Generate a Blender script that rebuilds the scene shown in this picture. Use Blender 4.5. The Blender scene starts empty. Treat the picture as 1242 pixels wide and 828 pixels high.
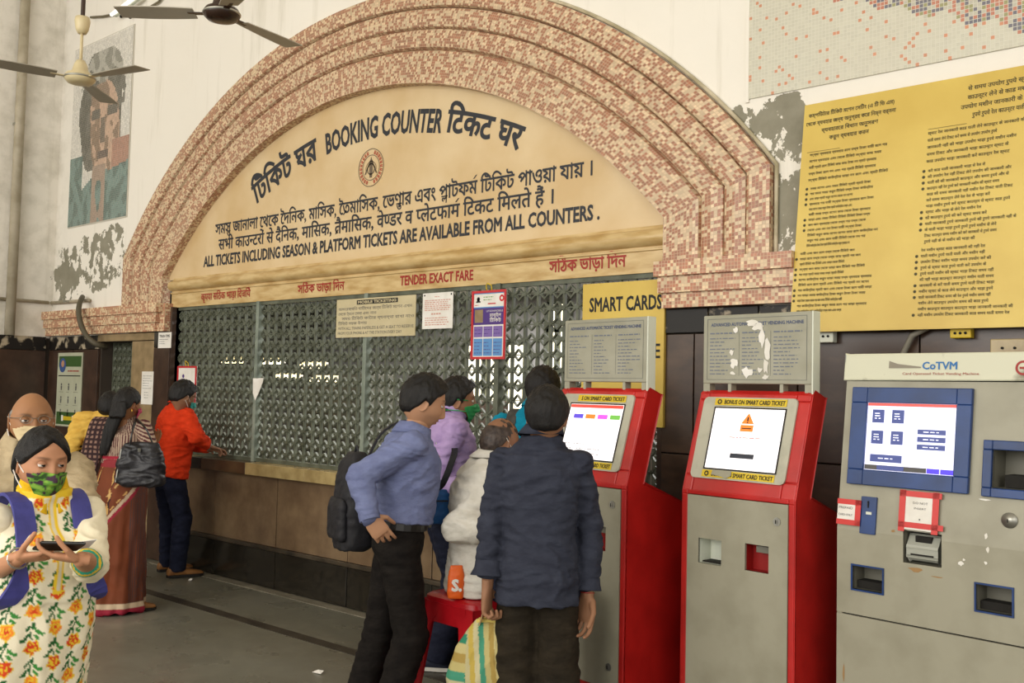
import bpy, bmesh, math, random
import numpy as np
from mathutils import Vector, Matrix, noise
from mathutils.geometry import tessellate_polygon, delaunay_2d_cdt

random.seed(7)
SC = bpy.context.scene
COL = SC.collection
R = math.radians

# ------------------------------------------------------------------ camera
# camera 1.6 m above the floor, 4.7 m from the booking wall, looking left along it
F = 1200.0
VR = Vector((0.75166512, 0.65916247, 0.02245873))
VU = Vector((0.01645191, -0.05278018, 0.99847062))
VF = Vector((-0.65933974, 0.75014605, 0.0505175))
CAM = Vector((0, 0, 1.6))
cd = bpy.data.cameras.new('camera')
cd.sensor_width = 36; cd.lens = F / 1242 * 36
cd.clip_start = .05; cd.clip_end = 100
cam = bpy.data.objects.new('camera', cd); COL.objects.link(cam)
m3 = Matrix((VR, VU, -VF)).transposed()
cam.matrix_world = Matrix.Translation(CAM) @ m3.to_4x4()
cd.dof.use_dof = False
SC.camera = cam

# ------------------------------------------------------------------ light
SC.view_settings.view_transform = 'Standard'
SC.view_settings.look = 'None'
SC.view_settings.gamma = 1
SC.view_settings.use_curve_mapping = False
SC.view_settings.exposure = 0.2
W = bpy.data.worlds.new('world'); SC.world = W; W.use_nodes = True
W.node_tree.nodes['Background'].inputs[0].default_value = (1.0, .975, .93, 1)
W.node_tree.nodes['Background'].inputs[1].default_value = .9
SC.cycles.max_bounces = 5
SC.cycles.diffuse_bounces = 3
SC.cycles.glossy_bounces = 3
SC.cycles.use_denoising = True

def area(name, loc, target, sx, sy, power, col):
    l = bpy.data.lights.new(name, 'AREA'); l.shape = 'RECTANGLE'; l.size = sx; l.size_y = sy
    l.energy = power; l.color = col
    o = bpy.data.objects.new(name, l); COL.objects.link(o); o.location = loc
    o.rotation_euler = (Vector(target) - Vector(loc)).to_track_quat('-Z', 'Y').to_euler()
    return o
# daylight through the tall open side of the hall behind and left of the photographer
area('daylight_opening', (-4.5, -7.5, 4.2), (-5, 4.7, 1.8), 11, 4.6, 700, (1, .975, .925))
area('daylight_side', (5.5, -3.5, 4.0), (-3, 4.0, 2.2), 5, 4, 120, (1, .965, .90))

# ------------------------------------------------------------------ helpers
def ray(px, py):
    return VF * F + VR * (px - 621) - VU * (py - 414)
def at(px, py, Y):                      # point seen at a pixel, on the wall plane y = Y
    v = ray(px, py); return CAM + v * (Y / v.y)
def pt(px, py, d):                      # point at depth d along the view axis
    return CAM + ray(px, py) * (d / F)
def onfloor(px, py, z=0):
    v = ray(px, py); return CAM + v * ((z - 1.6) / v.z)

def lin(c):
    if isinstance(c, str):
        c = [int(c[i:i + 2], 16) / 255 for i in (0, 2, 4)]
    return tuple((x / 12.92 if x < .04045 else ((x + .055) / 1.055) ** 2.4) for x in c)

def empty(name, loc=(0, 0, 0), rz=0):
    o = bpy.data.objects.new(name, None); COL.objects.link(o)
    o.location = loc; o.rotation_euler = (0, 0, rz); o.empty_display_size = .1
    return o
def tag(o, label=None, cat=None, group=None, kind=None):
    if label: o['label'] = label
    if cat: o['category'] = cat
    if group: o['group'] = group
    if kind: o['kind'] = kind
    return o

class MB:
    def __init__(s): s.v = []; s.f = []; s.uv = None
    def add(s, vs, fs):
        n = len(s.v); s.v += [tuple(p) for p in vs]; s.f += [tuple(i + n for i in f) for f in fs]; return s
    def box(s, a, b, M=None):
        x0, y0, z0 = a; x1, y1, z1 = b
        vs = [Vector(p) for p in ((x0,y0,z0),(x1,y0,z0),(x1,y1,z0),(x0,y1,z0),(x0,y0,z1),(x1,y0,z1),(x1,y1,z1),(x0,y1,z1))]
        if M is not None: vs = [M @ p for p in vs]
        return s.add(vs, [(0,3,2,1),(4,5,6,7),(0,1,5,4),(1,2,6,5),(2,3,7,6),(3,0,4,7)])
    def prism(s, poly, axis, a, b, M=None):
        # poly in the two other axes (in order), extruded along axis from a to b
        n = len(poly)
        def P(p, t):
            if axis == 'x': q = (t, p[0], p[1])
            elif axis == 'y': q = (p[0], t, p[1])
            else: q = (p[0], p[1], t)
            q = Vector(q); return M @ q if M is not None else q
        vs = [P(p, a) for p in poly] + [P(p, b) for p in poly]
        fs = [tuple((i, (i + 1) % n, n + (i + 1) % n, n + i)) for i in range(n)]
        tr = tessellate_polygon([[Vector((p[0], p[1], 0)) for p in poly]])
        for t in tr: fs.append(tuple(t)); fs.append(tuple(n + i for i in reversed(t)))
        return s.add(vs, fs)
    def lathe(s, prof, n=24, M=None):
        vs = []; fs = []
        for r, z in prof:
            for k in range(n):
                p = Vector((r * math.cos(2*math.pi*k/n), r * math.sin(2*math.pi*k/n), z))
                vs.append(M @ p if M is not None else p)
        for i in range(len(prof) - 1):
            for k in range(n):
                fs.append((i*n+k, i*n+(k+1) % n, (i+1)*n+(k+1) % n, (i+1)*n+k))
        fs.append(tuple(reversed(range(n)))); fs.append(tuple((len(prof)-1)*n+k for k in range(n)))
        return s.add(vs, fs)
    def tube(s, pts, r, n=8, caps=True):
        pts = [Vector(p) for p in pts]; rs = r if isinstance(r, (list, tuple)) else [r]*len(pts)
        vs = []; fs = []; up = None
        for i, p in enumerate(pts):
            t = (pts[min(i+1, len(pts)-1)] - pts[max(i-1, 0)]).normalized()
            if up is None:
                up = t.orthogonal().normalized()
            up = (up - t * up.dot(t)).normalized(); w = t.cross(up)
            for k in range(n):
                a = 2*math.pi*k/n; vs.append(p + (up*math.cos(a) + w*math.sin(a))*rs[i])
        for i in range(len(pts)-1):
            for k in range(n): fs.append((i*n+k, i*n+(k+1) % n, (i+1)*n+(k+1) % n, (i+1)*n+k))
        if caps: fs.append(tuple(reversed(range(n)))); fs.append(tuple((len(pts)-1)*n+k for k in range(n)))
        return s.add(vs, fs)
    def loft(s, secs, n=24, e=2.3):     # secs: (center, lateral vec, forward vec, rx, ry)
        vs = []; fs = []
        for c, l, f, rx, ry in secs:
            for k in range(n):
                a = 2*math.pi*k/n; ca, sa = math.cos(a), math.sin(a)
                x = math.copysign(abs(ca)**(2/e), ca)*rx; y = math.copysign(abs(sa)**(2/e), sa)*ry
                vs.append(Vector(c) + Vector(l)*x + Vector(f)*y)
        m = len(secs)
        for i in range(m-1):
            for k in range(n): fs.append((i*n+k, i*n+(k+1) % n, (i+1)*n+(k+1) % n, (i+1)*n+k))
        fs.append(tuple(reversed(range(n)))); fs.append(tuple((m-1)*n+k for k in range(n)))
        return s.add(vs, fs)
    def capsule(s, a, b, ra, rb, n=14):
        a = Vector(a); b = Vector(b); t = (b - a)
        L = t.length; t = t.normalized() if L > 1e-6 else Vector((0, 0, 1))
        u = t.orthogonal().normalized(); w = t.cross(u)
        prof = []
        for k in range(5):
            q = math.pi/2*(k+.25)/5; prof.append((a - t*ra*math.cos(q), ra*math.sin(q)))
        for k in range(5, 0, -1):
            q = math.pi/2*(k-.75)/5; prof.append((b + t*rb*math.cos(q), rb*math.sin(q)))
        vs = []; fs = []
        for c, r in prof:
            for k in range(n):
                g = 2*math.pi*k/n; vs.append(c + (u*math.cos(g) + w*math.sin(g))*r)
        for i in range(len(prof)-1):
            for k in range(n): fs.append((i*n+k, i*n+(k+1) % n, (i+1)*n+(k+1) % n, (i+1)*n+k))
        fs.append(tuple(reversed(range(n)))); fs.append(tuple((len(prof)-1)*n+k for k in range(n)))
        return s.add(vs, fs)
    def ell(s, c, ax, ay, az, rx, ry, rz, n=16):
        vs = []; fs = []; c = Vector(c)
        for i in range(1, n//2):
            th = math.pi*i/(n//2)
            for k in range(n):
                g = 2*math.pi*k/n
                vs.append(c + Vector(ax)*rx*math.sin(th)*math.cos(g) + Vector(ay)*ry*math.sin(th)*math.sin(g) + Vector(az)*rz*math.cos(th))
        m = n//2-1
        for i in range(m-1):
            for k in range(n): fs.append((i*n+k, (i+1)*n+k, (i+1)*n+(k+1) % n, i*n+(k+1) % n))
        fs.append(tuple(range(n))); fs.append(tuple((m-1)*n+k for k in reversed(range(n))))
        return s.add(vs, fs)
    def mesh(s, name):
        me = bpy.data.meshes.new(name); me.from_pydata(s.v, [], s.f); me.validate(); me.update(); return me
    def build(s, name, mat, parent=None, smooth=False, bevel=0):
        me = s.mesh(name)
        o = bpy.data.objects.new(name, me); COL.objects.link(o)
        if mat: me.materials.append(mat)
        if smooth: me.shade_smooth()
        if parent: o.parent = parent
        if bevel:
            b = o.modifiers.new('bevel', 'BEVEL'); b.width = bevel; b.segments = 2; b.limit_method = 'ANGLE'
        return o
def shade_auto(o, ang=40):
    o.data.shade_smooth(); o.data.set_sharp_from_angle(angle=R(ang)); return o

# ------------------------------------------------------------------ materials
def newmat(name):
    m = bpy.data.materials.new(name); m.use_nodes = True
    nt = m.node_tree; return m, nt, nt.nodes['Principled BSDF']
def N(nt, t, **kw):
    n = nt.nodes.new(t)
    for k, v in kw.items():
        if k.startswith('i_'):
            n.inputs[int(k[2:]) if k[2:].isdigit() else k[2:]].default_value = v
        else: setattr(n, k, v)
    return n
def mat(name, c, rough=.6, c2=None, ns=3.0, bump=0, bs=20.0, spec=.4, metal=0, stretch=(1, 1, 1), lo=.35, hi=.65, coord='Object', detail=4, emit=0):
    m, nt, b = newmat(name); L = nt.links.new
    b.inputs['Roughness'].default_value = rough; b.inputs['Metallic'].default_value = metal
    b.inputs['Specular IOR Level'].default_value = spec
    c = lin(c); b.inputs['Base Color'].default_value = (*c, 1)
    if c2 is not None or bump:
        tc = N(nt, 'ShaderNodeTexCoord'); mp = N(nt, 'ShaderNodeMapping'); mp.inputs['Scale'].default_value = stretch
        L(tc.outputs[coord], mp.inputs['Vector'])
    if c2 is not None:
        n1 = N(nt, 'ShaderNodeTexNoise'); n1.inputs['Scale'].default_value = ns; n1.inputs['Detail'].default_value = detail
        L(mp.outputs[0], n1.inputs['Vector'])
        r = N(nt, 'ShaderNodeValToRGB'); r.color_ramp.elements[0].position = lo; r.color_ramp.elements[1].position = hi
        r.color_ramp.elements[0].color = (*c, 1); r.color_ramp.elements[1].color = (*lin(c2), 1)
        L(n1.outputs[0], r.inputs[0]); L(r.outputs[0], b.inputs['Base Color'])
    if bump:
        n2 = N(nt, 'ShaderNodeTexNoise'); n2.inputs['Scale'].default_value = bs; n2.inputs['Detail'].default_value = 3
        L(mp.outputs[0], n2.inputs['Vector'])
        bp = N(nt, 'ShaderNodeBump'); bp.inputs['Strength'].default_value = bump; bp.inputs['Distance'].default_value = .01
        L(n2.outputs[0], bp.inputs['Height']); L(bp.outputs[0], b.inputs['Normal'])
    if emit:
        b.inputs['Emission Color'].default_value = (*c, 1); b.inputs['Emission Strength'].default_value = emit
    return m
def colmat(name, rough=.7, bump=0, bs=60, spec=.3, emit=0):     # colour comes from a per-vertex attribute (prints, embroidery)
    m, nt, b = newmat(name); L = nt.links.new
    a = N(nt, 'ShaderNodeAttribute', attribute_name='col'); L(a.outputs['Color'], b.inputs['Base Color'])
    b.inputs['Roughness'].default_value = rough; b.inputs['Specular IOR Level'].default_value = spec
    if bump:
        tc = N(nt, 'ShaderNodeTexCoord'); n2 = N(nt, 'ShaderNodeTexNoise'); n2.inputs['Scale'].default_value = bs
        L(tc.outputs['Object'], n2.inputs['Vector'])
        bp = N(nt, 'ShaderNodeBump'); bp.inputs['Strength'].default_value = bump; bp.inputs['Distance'].default_value = .005
        L(n2.outputs[0], bp.inputs['Height']); L(bp.outputs[0], b.inputs['Normal'])
    if emit: L(a.outputs['Color'], b.inputs['Emission Color']); b.inputs['Emission Strength'].default_value = emit
    return m
def setcol(me, cols):                   # per-vertex colours, linear
    a = me.color_attributes.new('col', 'FLOAT_COLOR', 'POINT')
    c = np.ones((len(me.vertices), 4), np.float32); c[:, :3] = cols
    a.data.foreach_set('color', c.ravel())
def math_(nt, op, a, b=None, **k):
    n = nt.nodes.new('ShaderNodeMath'); n.operation = op
    for i, x in enumerate((a, b)):
        if x is None: continue
        if isinstance(x, (int, float)): n.inputs[i].default_value = x
        else: nt.links.new(x, n.inputs[i])
    if k.get('clamp'): n.use_clamp = True
    return n.outputs[0]
def mixc(nt, fac, a, b):
    n = nt.nodes.new('ShaderNodeMix'); n.data_type = 'RGBA'
    if isinstance(fac, (int, float)): n.inputs[0].default_value = fac
    else: nt.links.new(fac, n.inputs[0])
    for i, x in ((6, a), (7, b)):
        if isinstance(x, tuple): n.inputs[i].default_value = (*x, 1)
        else: nt.links.new(x, n.inputs[i])
    return n.outputs[2]
def tilemat(name, ca, cb, grout, frac=.45, size=.018, clus=6.0, rough=.35, extra=None, amp=1.5, var=.45):
    # small glass mosaic: uv in metres, floor(uv/size) gives one colour per tile
    m, nt, b = newmat(name); L = nt.links.new
    uv = N(nt, 'ShaderNodeUVMap'); sc = N(nt, 'ShaderNodeVectorMath', operation='SCALE'); sc.inputs['Scale'].default_value = 1/size
    L(uv.outputs[0], sc.inputs[0])
    fl = N(nt, 'ShaderNodeVectorMath', operation='FLOOR'); L(sc.outputs[0], fl.inputs[0])
    fr = N(nt, 'ShaderNodeVectorMath', operation='FRACTION'); L(sc.outputs[0], fr.inputs[0])
    wn = N(nt, 'ShaderNodeTexWhiteNoise'); wn.noise_dimensions = '2D'; L(fl.outputs[0], wn.inputs['Vector'])
    cn = N(nt, 'ShaderNodeTexNoise'); cn.noise_dimensions = '2D'; cn.inputs['Scale'].default_value = size*clus*3; cn.inputs['Detail'].default_value = 2
    L(fl.outputs[0], cn.inputs['Vector'])
    s = math_(nt, 'ADD', wn.outputs[0], math_(nt, 'MULTIPLY', math_(nt, 'SUBTRACT', cn.outputs[0], .5), amp))
    k = math_(nt, 'GREATER_THAN', s, frac)
    col = mixc(nt, k, lin(ca), lin(cb))
    wn2 = N(nt, 'ShaderNodeTexWhiteNoise'); wn2.noise_dimensions = '3D'
    ad = N(nt, 'ShaderNodeVectorMath', operation='ADD'); ad.inputs[1].default_value = (3.3, 7.1, 5.5); L(fl.outputs[0], ad.inputs[0]); L(ad.outputs[0], wn2.inputs['Vector'])
    hs = N(nt, 'ShaderNodeHueSaturation'); L(col, hs.inputs['Color']); L(math_(nt, 'ADD', math_(nt, 'MULTIPLY', wn2.outputs[0], var), 1-var/2), hs.inputs['Value'])
    col = hs.outputs[0]
    if extra: col = extra(nt, fl, wn2, col)
    sx = N(nt, 'ShaderNodeSeparateXYZ'); L(fr.outputs[0], sx.inputs[0])
    g = math_(nt, 'MAXIMUM', math_(nt, 'LESS_THAN', sx.outputs[0], .13), math_(nt, 'LESS_THAN', sx.outputs[1], .13))
    fc = mixc(nt, g, col, lin(grout)); 
    # dust that settles in irregular patches
    tc = N(nt, 'ShaderNodeTexCoord'); dn = N(nt, 'ShaderNodeTexNoise'); dn.inputs['Scale'].default_value = 2.2; dn.inputs['Detail'].default_value = 5; L(tc.outputs['Object'], dn.inputs['Vector'])
    fc = mixc(nt, math_(nt, 'MULTIPLY', dn.outputs[0], .28), fc, lin('c8b598'))
    L(fc, b.inputs['Base Color'])
    L(math_(nt, 'ADD', math_(nt, 'MULTIPLY', g, .4), rough), b.inputs['Roughness'])
    bp = N(nt, 'ShaderNodeBump'); bp.inputs['Strength'].default_value = .35; bp.inputs['Distance'].default_value = .003; bp.invert = True
    L(math_(nt, 'ADD', g, math_(nt, 'MULTIPLY', wn2.outputs[0], .5)), bp.inputs['Height']); L(bp.outputs[0], b.inputs['Normal'])
    return m

# ------------------------------------------------------------------ lettering (outlines of the built-in font, filled by winding number)
_tc = {}
def adv(s):
    if not s: return 0
    k = ('adv', s)
    if k not in _tc: _tc[k] = raw_shape(s+'I')[0][:, 0].max()-raw_shape('I')[0][:, 0].max()
    return _tc[k]
def text_shape(s, bold=0.0):
    # {X-} half letter, {X|Y} Y tucked below X, {X^} with a reph on top, {X/} with a slanting stroke below
    if '{' not in s: return raw_shape(s, bold)
    x = 0; Vs = []; Ts = []; n = 0
    def put(V, T, f):
        nonlocal n
        if len(V): V = np.array([f(a, b) for a, b in V]); Vs.append(V); Ts.extend(tuple(i+n for i in t) for t in T); n += len(V)
    for part in s.replace('}', '{').split('{'):
        if not part: continue
        if len(part) < 5 and (part[-1] in '-^/' or '|' in part):
            b = part[0]; V, T = raw_shape(b, bold); w = adv(b)
            if part[-1] == '-': cut = .60*w; T = [t for t in T if V[list(t), 0].mean() < cut]; put(V, T, lambda a, c: (x+min(a, cut*1.02), c)); x += cut
            else:
                put(V, T, lambda a, c: (x+a, c))
                if part[-1] == '^': q = bold+.03; put(np.array([(w*.55-q, .72), (w*.55+q, .72), (w*.9+q, .90), (w*.9-q, .90)]), [(0, 1, 2), (0, 2, 3)], lambda a, c: (x+a, c))
                elif part[-1] == '/': q = bold+.03; put(np.array([(w*.12, -.02-q), (w*.12, -.02+q), (w*.55, .20+q), (w*.55, .20-q)]), [(0, 1, 2), (0, 2, 3)], lambda a, c: (x+a, c))
                else: V2, T2 = raw_shape(part[2], bold*1.4); put(V2, T2, lambda a, c: (x+w*.30+a*.62, c*.55-.22))
                x += w
        else:
            V, T = raw_shape(part, bold); x0 = x; put(V, T, lambda a, c: (x0+a, c)); x += adv(part)
    return np.concatenate(Vs), Ts
def raw_shape(s, bold=0.0):
    k = (s, bold)
    if k in _tc: return _tc[k]
    c = bpy.data.curves.new('lettering', 'FONT'); c.body = s; c.size = 1; c.fill_mode = 'NONE'; c.resolution_u = 2
    o = bpy.data.objects.new('lettering', c); COL.objects.link(o)
    dg = bpy.context.evaluated_depsgraph_get(); dg.update()
    me = o.evaluated_get(dg).to_mesh()
    vs = [(v.co.x, v.co.y) for v in me.vertices]; es = [tuple(e.vertices) for e in me.edges]
    bpy.data.objects.remove(o); bpy.data.curves.remove(c)
    # loops -> clusters that overlap in x
    nxt = {}
    for a, b in es: nxt.setdefault(a, []).append(b); nxt.setdefault(b, []).append(a)
    seen = set(); loops = []
    for a in range(len(vs)):
        if a in seen or a not in nxt: continue
        lp = [a]; seen.add(a); cur = a
        while True:
            q = [x for x in nxt[cur] if x not in seen]
            if not q: break
            cur = q[0]; seen.add(cur); lp.append(cur)
        if len(lp) > 2: loops.append(lp)
    # orientation: mesh edges keep the direction of the curve if (a,b) runs a->b
    es_set = set(es); L2 = []
    for lp in loops:
        if (lp[0], lp[1]) not in es_set and (lp[1], lp[0]) in es_set: lp = [lp[0]] + lp[:0:-1]
        L2.append(lp)
    L2 = [(min(vs[i][0] for i in lp), max(vs[i][0] for i in lp), lp) for lp in L2]
    L2.sort(key=lambda t: t[0]); clus = []
    for a, b, lp in L2:
        if clus and a < clus[-1][1]: clus[-1][2].append(lp); clus[-1][1] = max(clus[-1][1], b)
        else: clus.append([a, b, [lp]])
    if bold:                            # embolden: push every outline to its outer side (sense of rotation differs between fonts)
        vs = list(vs)
        def area_(lp): q = np.array([vs[i] for i in lp]); return float((q[:, 0]*np.roll(q[:, 1], -1)-np.roll(q[:, 0], -1)*q[:, 1]).sum())
        for a, b, lps in clus:
            sg = 1 if sum(area_(lp) for lp in lps) > 0 else -1
            for lp in lps:
                q = np.array([vs[i] for i in lp]); d1 = q-np.roll(q, 1, 0); d2 = np.roll(q, -1, 0)-q
                d1 /= np.linalg.norm(d1, axis=1, keepdims=True)+1e-9; d2 /= np.linalg.norm(d2, axis=1, keepdims=True)+1e-9
                n_ = np.stack([d1[:, 1]+d2[:, 1], -d1[:, 0]-d2[:, 0]], 1); ln = np.linalg.norm(n_, axis=1, keepdims=True)+1e-9; n_ = n_/ln*np.minimum(2/ln, 1.6)*sg*bold
                for i, p in zip(lp, q+n_): vs[i] = (float(p[0]), float(p[1]))
    V = []; T = []
    for a, b, lps in clus:
        pv = []; pe = []
        for lp in lps:
            n0 = len(pv); pv += [vs[i] for i in lp]; m = len(lp); pe += [(n0+i, n0+(i+1) % m) for i in range(m)]
        try: ov, oe, of, *_ = delaunay_2d_cdt([Vector(p) for p in pv], pe, [], 0, 1e-6)
        except Exception: continue
        if not of: continue
        P = np.array([tuple(p) for p in ov]); FA = np.array([f for f in of if len(f) == 3])
        if not len(FA): continue
        ce = P[FA].mean(1); A = np.array([pv[i] for i, j in pe]); B = np.array([pv[j] for i, j in pe])
        y = ce[:, 1][:, None]; x = ce[:, 0][:, None]
        up = (A[:, 1][None] <= y) & (B[:, 1][None] > y); dn = (A[:, 1][None] > y) & (B[:, 1][None] <= y)
        cr = (B[:, 0]-A[:, 0])[None]*(y-A[:, 1][None]) - (x-A[:, 0][None])*(B[:, 1]-A[:, 1])[None]
        wn = (up & (cr > 0)).sum(1).astype(int) - (dn & (cr < 0)).sum(1)
        n0 = len(V); V += [tuple(p) for p in P]; T += [tuple(n0+i for i in f) for f in FA[wn != 0]]
    V = np.array(V) if V else np.zeros((0, 2))
    used = sorted({i for t in T for i in t}); mp = {u: i for i, u in enumerate(used)}
    V = V[used] if len(used) else V; T = [tuple(mp[i] for i in t) for t in T]
    _tc[k] = (V, T); return V, T
class Print:
    """flat print on a surface: f(u, v) -> world/local point"""
    def __init__(s): s.mb = MB()
    def text(s, body, u0, u1, v0, v1, f, bold=0.0, em=None):
        # fit the string so that it spans u0..u1 and x-height box v0..v1 (v0 = baseline, v1 = cap height)
        V, T = text_shape(body, bold)
        if not len(V): return
        a, b = V[:, 0].min(), V[:, 0].max(); capv = .70 if em is None else em
        su = (u1-u0)/(b-a); sv = (v1-v0)/capv
        s.mb.add([f(u0+(x-a)*su, v0+y*sv) for x, y in V], T)
    def line(s, body, u0, v0, h, f, bold=0.0, wmax=None, align='l', sx=1.0):
        V, T = text_shape(body, bold)
        if not len(V): return 0
        k = h/.70; w = (V[:, 0].max()-V[:, 0].min())*k*sx
        if wmax and w > wmax: sx *= wmax/w; w = wmax
        off = {'l': 0, 'c': -w/2, 'r': -w}[align]; a = V[:, 0].min()
        s.mb.add([f(u0+off+(x-a)*k*sx, v0+y*k) for x, y in V], T); return w
    def rect(s, u0, u1, v0, v1, f):
        s.mb.add([f(u0, v0), f(u1, v0), f(u1, v1), f(u0, v1)], [(0, 1, 2, 3)])
    def poly(s, pts, f):
        t = tessellate_polygon([[Vector((p[0], p[1], 0)) for p in pts]]); s.mb.add([f(*p) for p in pts], [tuple(x) for x in t])
    def ring(s, cu, cv, r0, r1, f, n=36, a0=0, a1=360):
        vs = []; fs = []
        for k in range(n+1):
            a = R(a0+(a1-a0)*k/n); vs += [f(cu+r0*math.cos(a), cv+r0*math.sin(a)), f(cu+r1*math.cos(a), cv+r1*math.sin(a))]
        for k in range(n): fs.append((2*k, 2*k+1, 2*k+3, 2*k+2))
        s.mb.add(vs, fs)
    def build(s, name, m, parent=None):
        o = s.mb.build(name, m, parent)
        if name in STUFF: o['kind'] = 'stuff'
        return o
STUFF = {'red_lettering', 'footer_cap', 'small_print', 'printed_lines', 'screen_lines', 'button_text', 'cell_print', 'emblem_ring_lettering', 'title_print', 'green_print', 'small_lettering', 'pen_writing', 'torn_paper_residue', 'paint_scuffs', 'rust_marks'}
# ================================================================== setting
YP = 4.715          # plaster face of the booking wall
XL = -10.75         # left wall
AC = (-5.74, .19)   # centre of the arch
RB = [3.63, 3.87, 4.01, 4.15, 4.28]          # ring boundaries
SX = [2.72, 2.96, 3.11, 3.25, 3.39]          # half widths of the stilts below the springing
YR = [4.70, 4.688, 4.676, 4.655]             # faces of the rings, outer ones prouder
ZPED = 2.335

def arch_path(r, sx, n=72):
    zs = AC[1] + math.sqrt(r*r - sx*sx); pts = []
    for k in range(5): pts.append((AC[0]+sx, ZPED+(zs-ZPED)*k/5))
    a0 = math.acos(sx/r)
    for k in range(n+1):
        a = a0 + (math.pi-2*a0)*k/n; pts.append((AC[0]+r*math.cos(a), AC[1]+r*math.sin(a)))
    for k in range(4, -1, -1): pts.append((AC[0]-sx, ZPED+(zs-ZPED)*k/5))
    return pts

def plaster():
    m, nt, b = newmat('plaster'); L = nt.links.new
    ge = N(nt, 'ShaderNodeNewGeometry'); pos = ge.outputs['Position']
    def nz(scale, detail=5, st=(1, 1, 1)):
        mp = N(nt, 'ShaderNodeMapping'); mp.inputs['Scale'].default_value = st; L(pos, mp.inputs['Vector'])
        n = N(nt, 'ShaderNodeTexNoise'); n.inputs['Scale'].default_value = scale; n.inputs['Detail'].default_value = detail; n.inputs['Roughness'].default_value = .62
        L(mp.outputs[0], n.inputs['Vector']); return n.outputs[0]
    base = mixc(nt, math_(nt, 'MULTIPLY', nz(.8), .5), lin('f3ede2'), lin('e2dac8'))
    streak = math_(nt, 'MULTIPLY', math_(nt, 'SUBTRACT', nz(2.2, 6, (3, 3, .25)), .56, clamp=True), 4.5, clamp=True)
    base = mixc(nt, math_(nt, 'MULTIPLY', streak, .42), base, lin('b1a88f'))
    # soot in the left corner and loose spots
    sp = N(nt, 'ShaderNodeSeparateXYZ'); L(pos, sp.inputs[0]); x, y, z = sp.outputs
    left = math_(nt, 'MULTIPLY', math_(nt, 'SUBTRACT', math_(nt, 'MULTIPLY', x, -1), 10.45, clamp=True), 3.3, clamp=True)
    soot = math_(nt, 'MULTIPLY', left, math_(nt, 'MULTIPLY', math_(nt, 'SUBTRACT', nz(4.5, 8), .42, clamp=True), 4, clamp=True))
    base = mixc(nt, math_(nt, 'MULTIPLY', soot, .32), base, lin('8d8468'))
    def patch(cx, cz, rx, rz):
        dx = math_(nt, 'DIVIDE', math_(nt, 'SUBTRACT', x, cx), rx); dz = math_(nt, 'DIVIDE', math_(nt, 'SUBTRACT', z, cz), rz)
        d = math_(nt, 'SQRT', math_(nt, 'ADD', math_(nt, 'MULTIPLY', dx, dx), math_(nt, 'MULTIPLY', dz, dz)))
        return math_(nt, 'SUBTRACT', 1.0, d)
    on = math_(nt, 'LESS_THAN', y, 4.9); on2 = math_(nt, 'GREATER_THAN', y, 4.6)
    pk = math_(nt, 'MAXIMUM', patch(-2.36, 2.98, .30, .22), patch(-2.2, 2.62, .34, .50))
    pk = math_(nt, 'MAXIMUM', pk, math_(nt, 'MAXIMUM', patch(-9.75, 2.83, .62, .30), patch(-10.35, 2.72, .42, .30)))
    pk = math_(nt, 'MAXIMUM', pk, patch(-9.42, 3.0, .2, .22))
    pk = math_(nt, 'ADD', pk, math_(nt, 'MULTIPLY', math_(nt, 'SUBTRACT', nz(4.2, 7), .5), 2.3))
    pk = math_(nt, 'MULTIPLY', math_(nt, 'MULTIPLY', math_(nt, 'GREATER_THAN', pk, .12), on), on2)
    fleck = math_(nt, 'LESS_THAN', math_(nt, 'ADD', nz(7.5, 9, (1, 1, .8)), math_(nt, 'MULTIPLY', nz(1.7, 2), .35)), .70); pk = math_(nt, 'MULTIPLY', pk, fleck)
    cem = mixc(nt, nz(6, 8), lin('6f6b58'), lin('a8a290'))
    base = mixc(nt, pk, base, cem)
    L(base, b.inputs['Base Color']); b.inputs['Roughness'].default_value = .85; b.inputs['Specular IOR Level'].default_value = .2
    bp = N(nt, 'ShaderNodeBump'); bp.inputs['Strength'].default_value = .5; bp.inputs['Distance'].default_value = .01
    L(math_(nt, 'ADD', math_(nt, 'MULTIPLY', pk, -1), math_(nt, 'MULTIPLY', nz(14, 6), .35)), bp.inputs['Height']); L(bp.outputs[0], b.inputs['Normal'])
    return m
M = {}
M['plaster'] = plaster()
M['tile'] = tilemat('arch_mosaic', '9f5f41', 'd6bb96', 'c4a98a', frac=.50, size=.0185, clus=6)
M['brown'] = mat('brown_granite', '4a362a', .28, '33251c', 9, spec=.5, lo=.3, hi=.75, bump=.08, bs=30)
M['brownvein'] = mat('veined_brown_marble', '402d20', .3, '604936', 5, spec=.5, lo=.45, hi=.85, stretch=(1, 1, 2.2), detail=9)
M['black'] = mat('black_granite', '1d1a15', .16, '2c271f', 20, spec=.6)
M['blackworn'] = mat('worn_black_band', '17130f', .5, 'b5a68c', 7, spec=.4, lo=.55, hi=.62, detail=9)
M['beige'] = mat('beige_granite', '806a50', .2, '5f4b38', 5, spec=.5, lo=.3, hi=.7, detail=8)
M['pier'] = mat('beige_stone', '9c8562', .45, '84704f', 12, spec=.4)
M['ledge'] = mat('worn_beige_ledge_stone', 'a89468', .3, '2f251b', .9, spec=.5, lo=.42, hi=.58, detail=1)
M['sign'] = mat('cream_enamel', 'dec59b', .24, 'cfb07f', 1.6, spec=.5, bump=.25, bs=1.4, detail=5)
M['cornice'] = mat('cream_gloss_paint', 'd4b883', .25, 'b8965c', 5, spec=.6, stretch=(1, 1, 4), detail=8, bump=.15, bs=9)
M['navyink'] = mat('black_paint', '2b2d33', .5)
M['redink'] = mat('red_paint', '9c2b22', .5)
M['grille'] = mat('green_grey_paint', '666a5a', .5, '4c4f3f', 8, spec=.4)
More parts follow.
